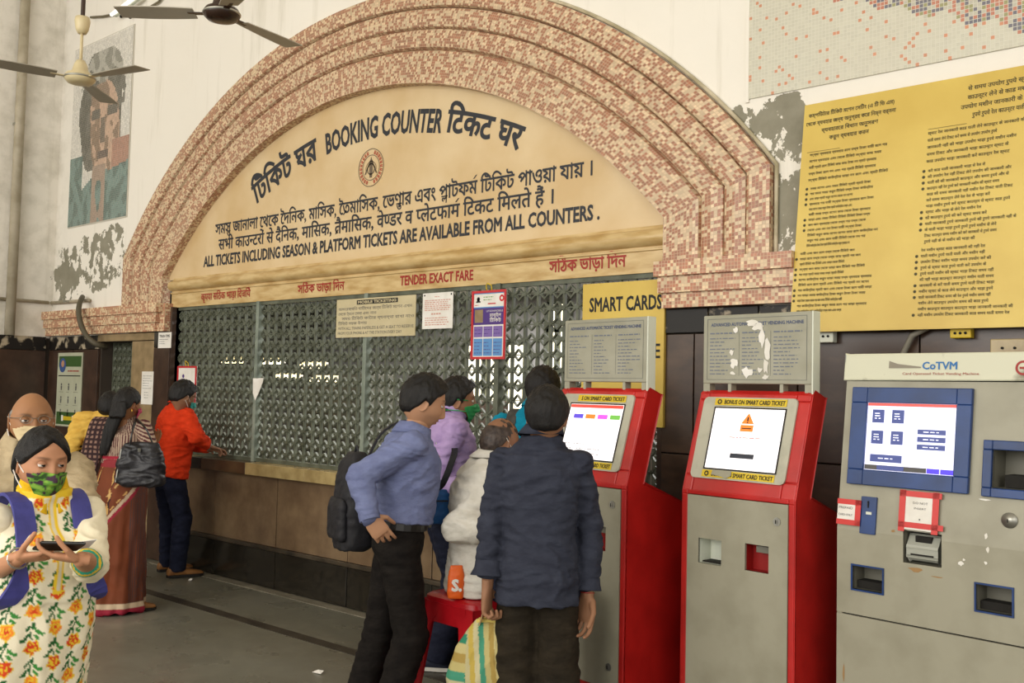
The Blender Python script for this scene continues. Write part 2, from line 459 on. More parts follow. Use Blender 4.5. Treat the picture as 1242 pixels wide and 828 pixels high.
M['post'] = mat('pale_green_paint', '8a9284', .45, '6e776b', 6)
M['dark'] = mat('dark_void', '1a1712', .8)
M['steel'] = mat('steel', 'a8a69c', .35, metal=.8)
M['white'] = mat('white_paper', 'eeeae2', .7, 'dcd6ca', 8)
M['inkgrey'] = mat('grey_ink', '5c5a58', .7)
M['blackink'] = mat('black_ink', '1c1b1a', .6)

# walls
wp = arch_path(4.22, 3.33, 48)
poly = [(XL, 2.02), (XL, 6.6), (5, 6.6), (5, 2.02), (AC[0]+3.33, 2.02)] + [(x, max(z, 2.1)) for x, z in wp] + [(AC[0]-3.33, 2.02)]
wb = MB(); vs3 = [Vector((x, z, 0)) for x, z in poly]
wb.add([(x, YP, z) for x, z in poly], [tuple(t) for t in tessellate_polygon([vs3])])
wall_back = wb.build('wall_back', M['plaster']); tag(wall_back, kind='structure')

wl = MB().box((XL-.2, -9, 2.06), (XL, 5.2, 6.6)); wall_left = tag(wl.build('wall_left', M['plaster']), kind='structure')
ce = MB().box((XL-.2, -9, 6.6), (5.2, 5.2, 6.75)); tag(ce.build('ceiling', mat('ceiling_paint', 'e8e2d4', .9)), kind='structure')
# floor
def floormat():
    m, nt, b = newmat('worn_grey_stone_floor'); L = nt.links.new
    ge = N(nt, 'ShaderNodeNewGeometry'); pos = ge.outputs['Position']
    def nz(s, d, st=(1, 1, 1)):
        mp = N(nt, 'ShaderNodeMapping'); mp.inputs['Scale'].default_value = st; L(pos, mp.inputs['Vector'])
        n = N(nt, 'ShaderNodeTexNoise'); n.inputs['Scale'].default_value = s; n.inputs['Detail'].default_value = d; L(mp.outputs[0], n.inputs['Vector']); return n.outputs[0]
    c = mixc(nt, nz(1.3, 6), lin('6b695b'), lin('8a887b'))
    c = mixc(nt, math_(nt, 'MULTIPLY', nz(9, 8), .45), c, lin('4a4739'))
    L(c, b.inputs['Base Color']); L(math_(nt, 'ADD', math_(nt, 'MULTIPLY', nz(3, 5), .35), .13), b.inputs['Roughness'])
    bp = N(nt, 'ShaderNodeBump'); bp.inputs['Strength'].default_value = .25; bp.inputs['Distance'].default_value = .01
    L(nz(5, 7, (1, 1.6, 1)), bp.inputs['Height']); L(bp.outputs[0], b.inputs['Normal'])
    return m
fl = MB().box((XL-.2, -9, -.1), (5.2, 9.2, 0)); floor = tag(fl.build('floor', floormat()), kind='structure')
p0 = onfloor(210, 727); p1 = onfloor(420, 788); ys = (p0.y+p1.y)/2
tag(MB().box((XL, ys-.045, 0), (5, ys+.045, .003)).build('trim_1', mat('dark_floor_strip', '34302a', .4, '454037', 5)), kind='structure')
tag(MB().box((-8.3, 4.60, 0), (-2.4, 4.70, .004)).build('trim_2', mat('pale_floor_edge', '8d8574', .5, '6c6656', 6)), kind='structure')

# arch with stepped rings of glass mosaic
tr = empty('trim_3', (AC[0], 4.7, ZPED)); tag(tr, kind='structure')
def addring(i, name='tile_ring'):
    r0, r1, s0, s1, Y = RB[i], RB[i+1], SX[i], SX[i+1], YR[i]
    def lerp(t): return r0+(r1-r0)*t, s0+(s1-s0)*t
    e = .13
    cr = [(0, YP+.03), (0.001, Y+.028), (e*.5, Y+.004), (e*1.4, Y-.002), (.5, Y-.006), (1-e*1.4, Y-.002), (1-e*.5, Y+.004), (.999, Y+.028), (1, YP+.03)]
    if i == 0: cr = [(0, 4.79), (0, Y)] + [(.25, Y-.001), (.8, Y-.001), (.93, Y+.003), (.999, Y+.028), (1, YP+.03)]
    if i == 3: cr = [(0, YP+.03), (.001, Y+.028), (.06, Y+.004), (.2, Y-.002), (.85, Y), (.99, Y+.004), (1, YP+.05)]
    paths = []
    for t, y in cr:
        r, s = lerp(t); paths.append([(x-AC[0], y-4.7, z-ZPED) for x, z in arch_path(r, s)])
    n = len(paths[0]); m = len(cr)
    vs = [p for pa in paths for p in pa]; fs = []
    for j in range(m-1):
        for k in range(n-1): fs.append((j*n+k, j*n+k+1, (j+1)*n+k+1, (j+1)*n+k))
    mb = MB().add(vs, fs); o = mb.build(name, M['tile'], tr)
    # uv: along the path, across the ring
    mid = paths[m//2]; u = [0]
    for k in range(1, n): u.append(u[-1]+math.dist(mid[k], mid[k-1]))
    v = [0]
    for j in range(1, m):
        v.append(v[-1] + math.dist((paths[j][n//2]), (paths[j-1][n//2])))
    uvl = o.data.uv_layers.new(name='UVMap')
    for po in o.data.polygons:
        for li in po.loop_indices:
            vi = o.data.loops[li].vertex_index; uvl.data[li].uv = (u[vi % n], v[vi//n]+i*1.7)
    return o
for i in range(4): addring(i)
# pale plaster lip that runs round the outside of the arch
lp = [Vector((x-AC[0], YP-.012-4.7, z-ZPED)) for x, z in arch_path(4.295, 3.405)]
MB().tube(lp, .012, 6).build('plaster_lip', mat('old_cream_plaster', 'd9ccb0', .8, 'a39878', 6), tr, smooth=True)

def boxuv(o, s=1.0):                    # box-projected metres
    me = o.data; uvl = me.uv_layers.new(name='UVMap')
    for po in me.polygons:
        n = po.normal
        for li in po.loop_indices:
            c = me.vertices[me.loops[li].vertex_index].co
            if abs(n.y) >= max(abs(n.x), abs(n.z)): uv = (c.x, c.z)
            elif abs(n.x) > abs(n.z): uv = (c.y, c.z)
            else: uv = (c.x, c.y)
            uvl.data[li].uv = (uv[0]*s+.003, uv[1]*s+.003)
M['tileped'] = tilemat('pedestal_mosaic', 'ad6544', 'dfc39a', 'd0b695', frac=.56, size=.0185, clus=5)
def pedestal(name, x0, x1, step_side):
    r = empty(name, ((x0+x1)/2, 4.7, 2.08)); tag(r, kind='structure'); cx = (x0+x1)/2
    for k, (za, zb, y) in enumerate(((2.252, 2.335, 4.60), (2.162, 2.252, 4.625), (2.080, 2.162, 4.65))):
        a, b = x0, x1
        if step_side < 0: a = x0 + .012*k; 
        else: b = x1 - .05*k
        o = MB().box((a-cx, y-4.7, za-2.08), (b-cx, .05, zb-2.08)).build('tiled_course', M['tileped'], r); boxuv(o)
pedestal('trim_4', -3.015, -2.2, -1)
pedestal('trim_5', XL+.001, -8.36, 1)
o = MB().box((-.13, -.03, 0), (.13, .10, .255)).build('tiled_face', M['tileped'], bpy.data.objects['trim_5']); boxuv(o)
o.location = (-8.46-(XL-8.36)/2, 0.0, 0)

# stone cladding, slab by slab
def slabs(parent, mname, xs, z0, z1, y, name, d=.03, gap=.004, org=(0, 0, 0)):
    for a, b in zip(xs[:-1], xs[1:]):
        o = MB().box((a+gap, y+random.uniform(-.0015, .0015), z0+gap), (b-gap, y+d, z1-gap)).build(name, M[mname], parent, bevel=.002)
def rng(a, b, st):
    n = max(1, round((b-a)/st)); return [a+(b-a)*i/n for i in range(n+1)]
low = MB(); low.box((XL, 4.73, 0), (-9.62, 5.0, 2.08)); low.box((-8.95, 4.73, 0), (-8.3, 4.95, 2.08)); low.box((-8.3, 4.73, 0), (-3.02, 4.95, .884)); low.box((-3.02, 4.73, 0), (5, 4.95, 2.08)); low.box((-9.62, 4.73, 2.0), (-8.95, 4.95, 2.08))
wl_ = low.build('wall_lower', mat('mortar', '3a3128', .8)); tag(wl_, kind='structure')
slabs(wl_, 'beige', rng(-8.32, -3.04, .88), .33, .885, 4.70, 'granite_slab')
slabs(wl_, 'black', rng(-8.32, -3.04, .88), .004, .30, 4.70, 'black_slab')
slabs(wl_, 'blackworn', rng(-3.02, 5, .30), 1.94, 2.078, 4.695, 'black_slab')
for za, zb in ((0.004, .62), (.62, 1.28), (1.28, 1.94)): slabs(wl_, 'brownvein', [-3.02, -2.81]+rng(-2.81, 5, .60)[1:], za, zb, 4.70, 'marble_slab')
slabs(wl_, 'blackworn', rng(XL, -9.64, .37), 1.93, 2.075, 4.70, 'black_slab')
for za, zb in ((.004, .95), (.95, 1.93)): slabs(wl_, 'brown', rng(XL, -9.64, .56), za, zb, 4.70, 'granite_slab')
slabs(wl_, 'pier', [-8.94, -8.53], .004, 2.0, 4.69, 'stone_slab'); slabs(wl_, 'pier', [-9.64, -8.53], 2.0, 2.078, 4.69, 'stone_slab')
slabs(wl_, 'brown', [-8.53, -8.25], .004, 1.93, 4.685, 'granite_slab'); slabs(wl_, 'black', [-8.53, -8.25], 1.93, 2.078, 4.683, 'black_slab')
MB().box((-8.28, 4.70, .004), (-8.25, 4.80, 2.3)).build('stone_edge', M['brown'], wl_)
MB().box((-3.04, 4.70, .95), (-3.01, 4.80, 2.3)).build('stone_edge', M['brown'], wl_)
MB().box((-8.33, 4.68, .30), (-3.0, 4.74, .332)).build('stone_string_course', mat('dark_string', '4f4436', .35, '2b251d', 5), wl_, bevel=.006)
ll = MB().box((XL-.2, -9, 0), (XL-.01, 5.2, 2.06)); wll = tag(ll.build('wall_left_lower', mat('mortar_left', '3a3128', .8)), kind='structure')
for a, b in zip(rng(-1, 4.66, .8)[:-1], rng(-1, 4.66, .8)[1:]):
    MB().box((XL-.01, a+.003, .003), (XL+.02, b-.003, 1.92)).build('granite_slab', M['brown'], wll, bevel=.002)
    MB().box((XL-.01, a+.003, 1.925), (XL+.021, b-.003, 2.07)).build('black_slab', M['blackworn'], wll, bevel=.002)

# side doorway with its own grille
dg_ = empty('door_1', (-9.28, 4.86, 0)); tag(dg_, kind='structure')
mb = MB()
for k in range(8): mb.box((-.33+k*.094-.008, -.015, 0), (-.33+k*.094+.008, .015, 2.0))
for j in range(21):
    z = .05+j*.097; mb.box((-.335, -.006, z-.004), (.335, .006, z+.004))
    for k in range(8):
        x = -.33+k*.094
        for s in (-1, 1):
            for t in (-1, 1):
                mb.prism([(x, z-.006), (x+s*.045, z+t*.036-.005), (x+s*.045, z+t*.036+.006), (x, z+.006)], 'y', -.012, .012)
lo = mb.build('lattice', M['grille'], dg_); lo['kind'] = 'stuff'

# ------------------------------------------------------------------ booking counter
le = empty('counter_ledge', (-5.67, 4.62, .885)); tag(le, 'long beige and dark stone counter ledge running below the metal grille', 'counter')
edges = [-8.3, -7.72, -7.55, -6.9, -6.12, -5.42, -5.4, -4.6, -3.8, -3.02]
cols = ['pier', 'black', 'ledge', 'pier', 'pier', 'black', 'ledge', 'pier', 'ledge']
M['ledgeb'] = mat('polished_beige_stone', 'ad9868', .25, '8f7a50', 7, spec=.5)
cm = {'pier': M['ledgeb'], 'black': M['black'], 'ledge': mat('brown_polished_stone', '5a4731', .25, '3c2e20', 3, spec=.5)}
for a, b, c in zip(edges[:-1], edges[1:], cols):
    MB().box((a+5.67+.001, 0, 0), (b+5.67-.001, .25, .095)).build('ledge_slab', cm[c], le, bevel=.004)

gr = empty('counter_grille', (-5.65, 4.78, .98)); tag(gr, 'green-grey metal star-pattern grille across the booking counter under the arch', 'grille')
PX = [-8.27, -6.98, -5.61, -4.30, -3.04]
def gx(x): return x+5.65
for k, x in enumerate(PX):
    MB().box((gx(x)-.02, -.04, 0), (gx(x)+.02, .02, 1.32)).build('post', M['post'] if k in (1, 2) else M['grille'], gr, bevel=.003)
for z0, z1 in ((0, .03), (1.29, 1.325)):
    MB().box((gx(-8.27), -.02, z0), (gx(-3.04), .02, z1)).build('rail', M['grille'], gr)
for a, b in zip(PX[:-1], PX[1:]):
    mb = MB(); n = round((b-a)/.104); px_ = (b-a)/n; qz = 1.26/13
    for k in range(n+1):
        x = gx(a+k*px_); 
        if 0 < k < n: mb.box((x-.0085, -.010, .03), (x+.0085, .012, 1.29))
    for j in range(13):
        z = .03+qz*(j+.5); mb.box((gx(a)+.02, -.004, z-.0035), (gx(b)-.02, .004, z+.0035))
        for k in range(n+1):
            x = gx(a+k*px_); s_ = [-1, 1]
            if k == 0: s_ = [1]
            if k == n: s_ = [-1]
            mb.prism([(x-.016*(1 if -1 in s_ else 0), z), (x, z-.02), (x+.016*(1 if 1 in s_ else 0), z), (x, z+.02)], 'y', -.013, .0)
            for s in s_:
                for t in (-1, 1):
                    mb.prism([(x, z+t*.004), (x+s*px_*.26, z+t*.018), (x+s*px_*.5, z+t*qz*.43), (x+s*px_*.5, z+t*qz*.33), (x+s*px_*.28, z+t*.005), (x, z-t*.004)][::1], 'y', -.010, .010)
    lo = mb.build('lattice', M['grille'], gr); lo['kind'] = 'stuff'

# sign panel in the arch, with moulding and fascia
YS = 4.78
bs = empty('booking_sign', (AC[0], YS, 2.56)); tag(bs, 'cream arched booking counter sign with dark trilingual lettering inside the mosaic arch', 'sign')
ap = [(x-AC[0], z-2.56) for x, z in arch_path(3.66, 2.75, 60) if z > 2.56]
ap = [(2.75, 0)] + ap + [(-2.75, 0)]
MB().prism(ap, 'y', 0, .03).build('panel', M['sign'], bs)
def f_sign(x, z): return (x-AC[0], -.0025, z-2.56)
prof = [(0.01, .0), (0.01, -.015), (-.008, -.018), (-.014, -.035), (-.03, -.065), (-.055, -.078), (-.085, -.072), (-.105, -.05), (-.112, -.03), (-.120, -.03), (-.124, -.042), (-.134, -.042), (-.138, -.03), (-.262, -.03), (-.262, .02)]
mo = MB().prism([(y, z) for z, y in prof], 'x', -2.62, 2.74)
o = mo.build('moulding', M['cornice'], bs); shade_auto(o, 50)
ARC = (-5.62, .02); ARr = 3.45
def f_arc(x, v):                        # x measured along the baseline circle
    a = math.pi/2 - (x-ARC[0])/ARr; r = ARr+v
    return (ARC[0]+r*math.cos(a)-AC[0], -.0025, ARC[1]+r*math.sin(a)-2.56)
pr = Print()
pr.text('\u09bfট\u09bfকট ঘর', -7.17, -6.29, 0, .165, f_arc, bold=.028, em=.62)
pr.text('BOOKING COUNTER', -6.18, -4.90, 0, .16, f_arc, bold=.032)
pr.text('\u093fटकट घर', -4.86, -4.14, 0.01, .155, f_arc, bold=.030, em=.62)
pr.text('সম{স|ত} জানালা \u09c7থ\u09c7ক \u09c8দ\u09bfনক, মা\u09bfসক, \u09c8{ত/}মা\u09bfসক, \u09c7ভ{ণ|ড}ার এবং {প|ল}াটফ{ম^} \u09bfট\u09bfকট পাও\u09dfা যা\u09df ।', -7.72, -3.58, 2.925, 3.012, f_sign, bold=.018, em=.62)
pr.text('सभी काउ{न-}टरों से दै\u093fनक, मा\u093fसक, {त/}\u0948मा\u093fसक, वे{ण-}डर व {प-}लेटफा{म^} \u093fटकट \u093fमलते हैं ।', -7.66, -3.88, 2.785, 2.872, f_sign, bold=.018, em=.62)
pr.text('ALL TICKETS INCLUDING SEASON & PLATFORM TICKETS ARE AVAILABLE FROM ALL COUNTERS .', -7.89, -3.52, 2.650, 2.742, f_sign, bold=.032)
pr.build('lettering', M['navyink'], bs)
pr = Print()
def f_fas(x, z): return (x-AC[0], -.0325, z-2.56)
pr.text('कृपया स\u093fठक भा\u095cा \u093fदजिये', -7.86, -7.10, 2.345, 2.40, f_fas, bold=.018, em=.62)
pr.text('স\u09bfঠক ভা\u09dcা \u09bfদন', -6.45, -5.87, 2.34, 2.40, f_fas, bold=.02, em=.62)
pr.text('TENDER EXACT FARE', -5.25, -4.53, 2.338, 2.405, f_fas, bold=.03)
pr.text('স\u09bfঠক ভা\u09dcা \u09bfদন', -3.88, -3.30, 2.345, 2.41, f_fas, bold=.022, em=.62)
pr.build('red_lettering', M['redink'], bs)['label'] = 'small red lettering along the fascia'
cx, cz = -5.64, 3.245
e_ = Print(); e_.ring(cx, cz, .138, .144, f_sign); e_.ring(cx, cz, .092, .097, f_sign)
e_.poly([(cx-.012, cz-.075), (cx+.012, cz-.075), (cx+.02, cz-.01), (cx+.012, cz+.05), (cx, cz+.085), (cx-.012, cz+.05), (cx-.02, cz-.01)], f_sign)
e_.ring(cx, cz-.01, .035, .045, f_sign, 20); e_.ring(cx, cz-.01, .055, .06, f_sign, 20, -30, 210)
for s in (-1, 1): e_.poly([(cx+s*.01, cz+.06), (cx+s*.07, cz-.045), (cx+s*.06, cz-.05), (cx+s*.005, cz+.045)], f_sign)
e_.build('emblem', mat('faded_dark_ink', '6a5b48', .5), bs)
e2 = Print()
for k in range(26):
    if k in (6, 7, 19, 20): continue
    a = R(k*360/26); c, s = math.cos(a), math.sin(a); u = Vector((-s, c)); w = Vector((c, s)); p = Vector((cx, cz))+w*.117
    e2.poly([tuple(p+u*i*.009+w*j*.014) for i, j in ((-1, -1), (1, -1), (1, 1), (.2, 1), (.2, 0), (-.2, 0), (-.2, 1), (-1, 1))], f_sign)
e2.build('emblem_ring_lettering', mat('faded_red_ink', 'b0563e', .5), bs)

# ------------------------------------------------------------------ office behind the grille
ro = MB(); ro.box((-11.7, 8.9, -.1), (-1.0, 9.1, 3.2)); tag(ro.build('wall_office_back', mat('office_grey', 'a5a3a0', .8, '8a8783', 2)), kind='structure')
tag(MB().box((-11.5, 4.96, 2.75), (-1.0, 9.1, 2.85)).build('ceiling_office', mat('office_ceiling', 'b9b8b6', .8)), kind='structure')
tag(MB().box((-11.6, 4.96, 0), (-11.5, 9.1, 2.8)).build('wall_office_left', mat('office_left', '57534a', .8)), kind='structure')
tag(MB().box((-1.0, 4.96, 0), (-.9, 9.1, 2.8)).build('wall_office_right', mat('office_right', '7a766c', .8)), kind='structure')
winm = mat('daylit_frosted_pane', 'fff4d2', .5, emit=2.6)
for i, (xa, xb, za, zb) in enumerate(((560, 640, 415, 545), (662, 690, 365, 450))):
    a = at(xa, zb, 8.85); b = at(xb, za, 8.85)
    w = empty('window_%d' % (i+1), ((a.x+b.x)/2, 8.88, a.z)); tag(w, kind='structure'); hw = (b.x-a.x)/2; h = b.z-a.z
    n = 3 if i == 0 else 2
    for k in range(n):
        x0 = -hw+2*hw*k/n; MB().box((x0+.03, -.01, .03), (x0+2*hw/n-.03, .0, h-.03)).build('pane', winm, w)
    fm = MB()
    for k in range(n+1): x0 = -hw+2*hw*k/n; fm.box((x0-.035, -.04, 0), (x0+.035, .01, h))
    for z in (0, h*.6, h): fm.box((-hw, -.04, z-.03), (hw, .01, z+.03))
    fm.build('window_frame', M['grille'], w)
lampm = mat('warm_lamp_glass', 'ffe9b0', .4, emit=5)
tl = 0
for ti, (xa, xb, y) in enumerate(((268, 300, 438), (312, 345, 439), (356, 392, 444), (320, 346, 456), (362, 384, 460))):
    a = at(xa, y, 6.2); b = at(xb, y, 6.2)
    r = empty('tube_lamp', ((a.x+b.x)/2, 6.2+.01*y-4.4, a.z)); tag(r, 'lit tube lamp inside the office, '+['upper row, leftmost one seen through the grille', 'upper row, just left of the first pale grille post', 'upper row, right of the torn paper scrap', 'lower row, above the torn paper scrap', 'lower row, right of the torn paper scrap'][ti], 'lamp', 'tube lamps inside the ticket office')
    hw = max(.2, (b.x-a.x)/2-.1)
    MB().tube([(-hw, 0, 0), (hw, 0, 0)], .022, 8).build('tube', lampm, r); MB().box((-hw, .03, -.01), (hw, .06, .05)).build('batten', M['white'], r)
    MB().box((-.003, .04, .05), (.003, .046, 2.75-a.z)).build('hanger', M['dark'], r)
def cupboard(px_, y0, w, h, d, c, lb):
    r = empty('office_cupboard', (px_, y0, 0)); tag(r, lb, 'cupboard', 'cupboards inside the ticket office')
    MB().box((-w/2, 0, .06), (w/2, d, h)).build('body', c, r, bevel=.01)
    for s in (-1, 1): 
        dd = MB().box((s*w/4-w/4+.01, -.02, .1), (s*w/4+w/4-.01, 0, h-.04)).build('door', c, r, bevel=.004)
        MB().box((s*.03-.01, -.045, h*.5), (s*.03+.01, -.02, h*.5+.12)).build('handle', M['steel'], dd)
    MB().box((-w/2+.03, .03, 0), (w/2-.03, d-.03, .06)).build('plinth', M['dark'], r)
cg = mat('cupboard_green', '4c4a40', .6); cb = mat('cupboard_brown', '3c2f24', .6)
for x, y, w, h, c in ((-8.3, 6.6, 1.0, 1.75, cg), (-7.2, 7.2, .9, 1.5, cb), (-6.1, 6.6, 1.0, 1.2, cg), (-5.0, 7.6, .9, 1.55, cb), (-3.6, 6.2, .9, 1.25, cg)):
    cupboard(x, y, w, h, .45, c, {-8.3: 'tall olive office cupboard behind the left end of the grille', -7.2: 'brown office cupboard behind the first pale grille post', -6.1: 'low olive office cupboard behind the cream notice plate', -5.0: 'brown office cupboard beside the bright office window', -3.6: 'low olive office cupboard behind the man in teal'}[x])
l = bpy.data.lights.new('office_light', 'AREA'); l.shape = 'RECTANGLE'; l.size = 6; l.size_y = 2; l.energy = 300; l.color = (1, .98, .95)
o = bpy.data.objects.new('office_light', l); COL.objects.link(o); o.location = (-5, 7.0, 2.7)

# ------------------------------------------------------------------ mosaics on the plaster
def muralx(nt, fl, wn, col):
    # upper right corner of the mural: rows of dark, red and green tiles
    sx = N(nt, 'ShaderNodeSeparateXYZ'); nt.links.new(fl.outputs[0], sx.inputs[0])
    u, v = sx.outputs[0], sx.outputs[1]
    edge = math_(nt, 'ADD', math_(nt, 'ADD', v, math_(nt, 'MULTIPLY', u, .41)), math_(nt, 'MULTIPLY', math_(nt, 'SINE', math_(nt, 'MULTIPLY', u, .55)), 1.2))
    on = math_(nt, 'GREATER_THAN', edge, 33)
    r = N(nt, 'ShaderNodeValToRGB'); r.color_ramp.interpolation = 'CONSTANT'
    e = r.color_ramp.elements; e[0].color = (*lin('4b4f66'), 1); e[1].position = .3; e[1].color = (*lin('b8664a'), 1)
    q = e.new(.62); q.color = (*lin('8a8a52'), 1); q = e.new(.8); q.color = (*lin('b9b6a4'), 1)
    nt.links.new(wn.outputs[0], r.inputs[0])
    return mixc(nt, on, col, r.outputs[0])
mm = tilemat('mural_mosaic', 'c98058', 'c9c6b2', 'd8d5c6', frac=.05, size=.0185, clus=2, extra=muralx, amp=0, var=.12)
mu = empty('mosaic_mural', (-2.50, 4.705, 3.18)); tag(mu, 'grey glass mosaic mural with scattered orange tiles above the yellow board', 'mural')
o = MB().box((0, 0, 0), (2.6, .009, 1.9)).build('mosaic_field', mm, mu); boxuv(o)
MB().box((-.018, -.003, -.018), (0, .009, 1.9)).build('plaster_border', M['plaster'], mu)
# the faded portrait, tesserae coloured one by one
po = empty('mosaic_portrait', (-9.82, 4.705, 3.23)); tag(po, 'faded mosaic portrait of a dark-haired head in a green shirt, high on the left wall', 'mural')
nx_, nz_ = 62, 94; wd, ht = 1.25, 1.9; vs = []; fs = []; cc = []
rr = random.Random(3)
def face_col(u, v):
    n1 = noise.noise(Vector((u*5, v*5, 1))); n2 = noise.noise(Vector((u*12, v*12, 4)))
    c = 'e9e4d9'
    hx = (u-.52)/.40; hz = (v-.60)/.34; d = hx*hx+hz*hz
    if d < 1.0+n1*.3 and v > .28: c = '4d4b40' if n2 > -.1 else '67645a'
    fx = (u-.57-.04*math.sin(v*6))/.26; fz = (v-.50)/.27
    if fx*fx+fz*fz < 1+n1*.2: c = 'd0ab90' if n2+u*.8-.4 > 0 else '8d7058'
    if v > .78+n1*.1 and d < 1.1: c = 'b9b6aa' if n2 > 0 else '8b897d'
    if abs(v-.585) < .03 and (abs(u-.42) < .08 or abs(u-.70) < .08): c = '5a5348'
    if abs(u-.55) < .035 and .42 < v < .56 and n2 > -.2: c = '6f5f50'
    if abs(v-.355) < .018 and abs(u-.57) < .09: c = '5e4a40'
    if u > .72 and .20 < v < .42: c = 'b5826c'
    if v < .30-.35*abs(u-.55) or (u < .22 and v < .38) or (u > .68 and v < .26+.1*(u-.68)): c = '71908a' if (n2 > 0) else '4f6e68'
    if .40 < u < .62 and v < .30 and n1 > -.25: c = 'a98f7c'
    if v > .93 and n1 > -.3: c = 'e9e4d9'
    if u > .84 and v > .42 and n2 > -.15: c = 'e9e4d9'
    return lin(c)
for j in range(nz_):
    for i in range(nx_):
        x0 = -wd/2+wd*i/nx_; z0 = ht*j/nz_; g = .0008; dy = -.002*rr.random(); b = len(vs)
        x1 = x0+wd/nx_-g; z1 = z0+ht/nz_-g
        vs += [(x0+g, dy-.003, z0+g), (x1, dy-.003, z0+g), (x1, dy-.003, z1), (x0+g, dy-.003, z1)]; fs.append((b, b+1, b+2, b+3))
        c = np.array(face_col(i/nx_, j/nz_))*rr.uniform(.82, 1.12); c = c*.82+np.array(lin('d8d2c4'))*.18; cc += [c]*4
mb = MB().add(vs, fs); o = mb.build('tesserae', colmat('portrait_tiles', .4), po); setcol(o.data, np.array(cc)); o['kind'] = 'stuff'
MB().box((-wd/2-.01, 0, -.01), (wd/2+.01, .008, ht+.01)).build('mortar_bed', mat('mortar_bed', 'cfc8b8', .8), po)
# ================================================================== ticket machines
M['red'] = mat('red_powder_coat', 'bb211d', .32, 'a31a17', 6, spec=.5, bump=.04, bs=60)
M['mgrey'] = mat('grey_powder_coat', '9d9884', .42, '88836f', 5, spec=.4, lo=.45, hi=.8, detail=9)
M['mgrey2'] = mat('bezel_grey', 'b3af9c', .42, '8f8b78', 9, spec=.4, lo=.5, hi=.85, detail=9)
M['hgrey'] = mat('header_grey', 'a3a08e', .5, '96937f', 6)
M['hside'] = mat('header_white_edge', 'd9dccb', .5)
M['blue'] = mat('blue_coat', '1f3f78', .38, '19325f', 6)
M['pocket'] = mat('dull_pocket', '6f6c5f', .5)
M['pocketred'] = mat('red_pocket', '8e1512', .45)
M['yellow'] = mat('yellow_sticker', 'ddc02c', .45, 'cfae22', 9)
M['yboard'] = mat('yellow_board_paint', 'd8bb58', .38, 'cbab49', 2.5, detail=7)
M['yboarde'] = mat('board_edge', 'c9ad52', .5)
M['ink2'] = mat('dark_olive_ink', '4a421e', .6)
M['scr'] = mat('screen_white', 'f3eef0', .3, emit=.62)
M['scrl'] = mat('screen_lilac', 'dfe0f6', .3, emit=.62)
def emi(n, c, e=.5): return mat(n, c, .3, emit=e)
M['e_red'] = emi('screen_red', 'd9473c'); M['e_pur'] = emi('screen_violet', '5a48c8'); M['e_ora'] = emi('screen_orange', 'e07a2c')
M['e_mag'] = emi('screen_magenta', 'd455d0'); M['e_grn'] = emi('screen_green', '6db04a'); M['e_navy'] = emi('screen_navy', '2a3a7e', .35); M['e_blk'] = emi('screen_black', '2a2d38', .2)
M['e_vio'] = emi('screen_blue_violet', '3a18e0', .5)

def roundrect(x0, x1, z0, z1, r, n=4):
    pts = []
    for cx, cz, a0 in ((x1-r, z0+r, -90), (x1-r, z1-r, 0), (x0+r, z1-r, 90), (x0+r, z0+r, 180)):
        for k in range(n+1):
            a = R(a0+90*k/n); pts.append((cx+r*math.cos(a), cz+r*math.sin(a)))
    return pts
def holed(mb, x0, x1, z0, z1, holes, f, th=.004):
    # a plate with rectangular openings; f maps (x, y, z) with y the depth
    xs = sorted({x0, x1, *[h[0] for h in holes], *[h[1] for h in holes]}); zs = sorted({z0, z1, *[h[2] for h in holes], *[h[3] for h in holes]})
    for a, b in zip(xs[:-1], xs[1:]):
        for c, d in zip(zs[:-1], zs[1:]):
            mx, mz = (a+b)/2, (c+d)/2
            if any(h[0] < mx < h[1] and h[2] < mz < h[3] for h in holes): continue
            vs = [f(x, y, z) for y in (0, th) for x, z in ((a, c), (b, c), (b, d), (a, d))]
            mb.add(vs, [(0, 1, 2, 3), (7, 6, 5, 4), (0, 4, 5, 1), (1, 5, 6, 2), (2, 6, 7, 3), (3, 7, 4, 0)])
def pocket(name, h, f, dep, m, parent, tilt=0):
    x0, x1, z0, z1 = h
    vs = [f(x, y, z) for y in (0, dep) for x, z in ((x0, z0), (x1, z0), (x1, z1), (x0, z1))]
    return MB().add(vs, [(4, 5, 6, 7), (0, 4, 7, 3), (1, 2, 6, 5), (0, 1, 5, 4), (3, 7, 6, 2)]).build(name, m, parent)
def strips(pr, x0, x1, z0, z1, n, f, h=None, seed=0, frac=(.5, 1)):
    rr = random.Random(seed); st = (z1-z0)/n; h = h or st*.35
    for k in range(n):
        z = z1-st*(k+.5); x = x0; end = x0+(x1-x0)*rr.uniform(*frac)
        while x < end:
            w = rr.uniform(.008, .03); pr.rect(x, min(x+w, end), z-h/2, z+h/2, f); x += w+.006

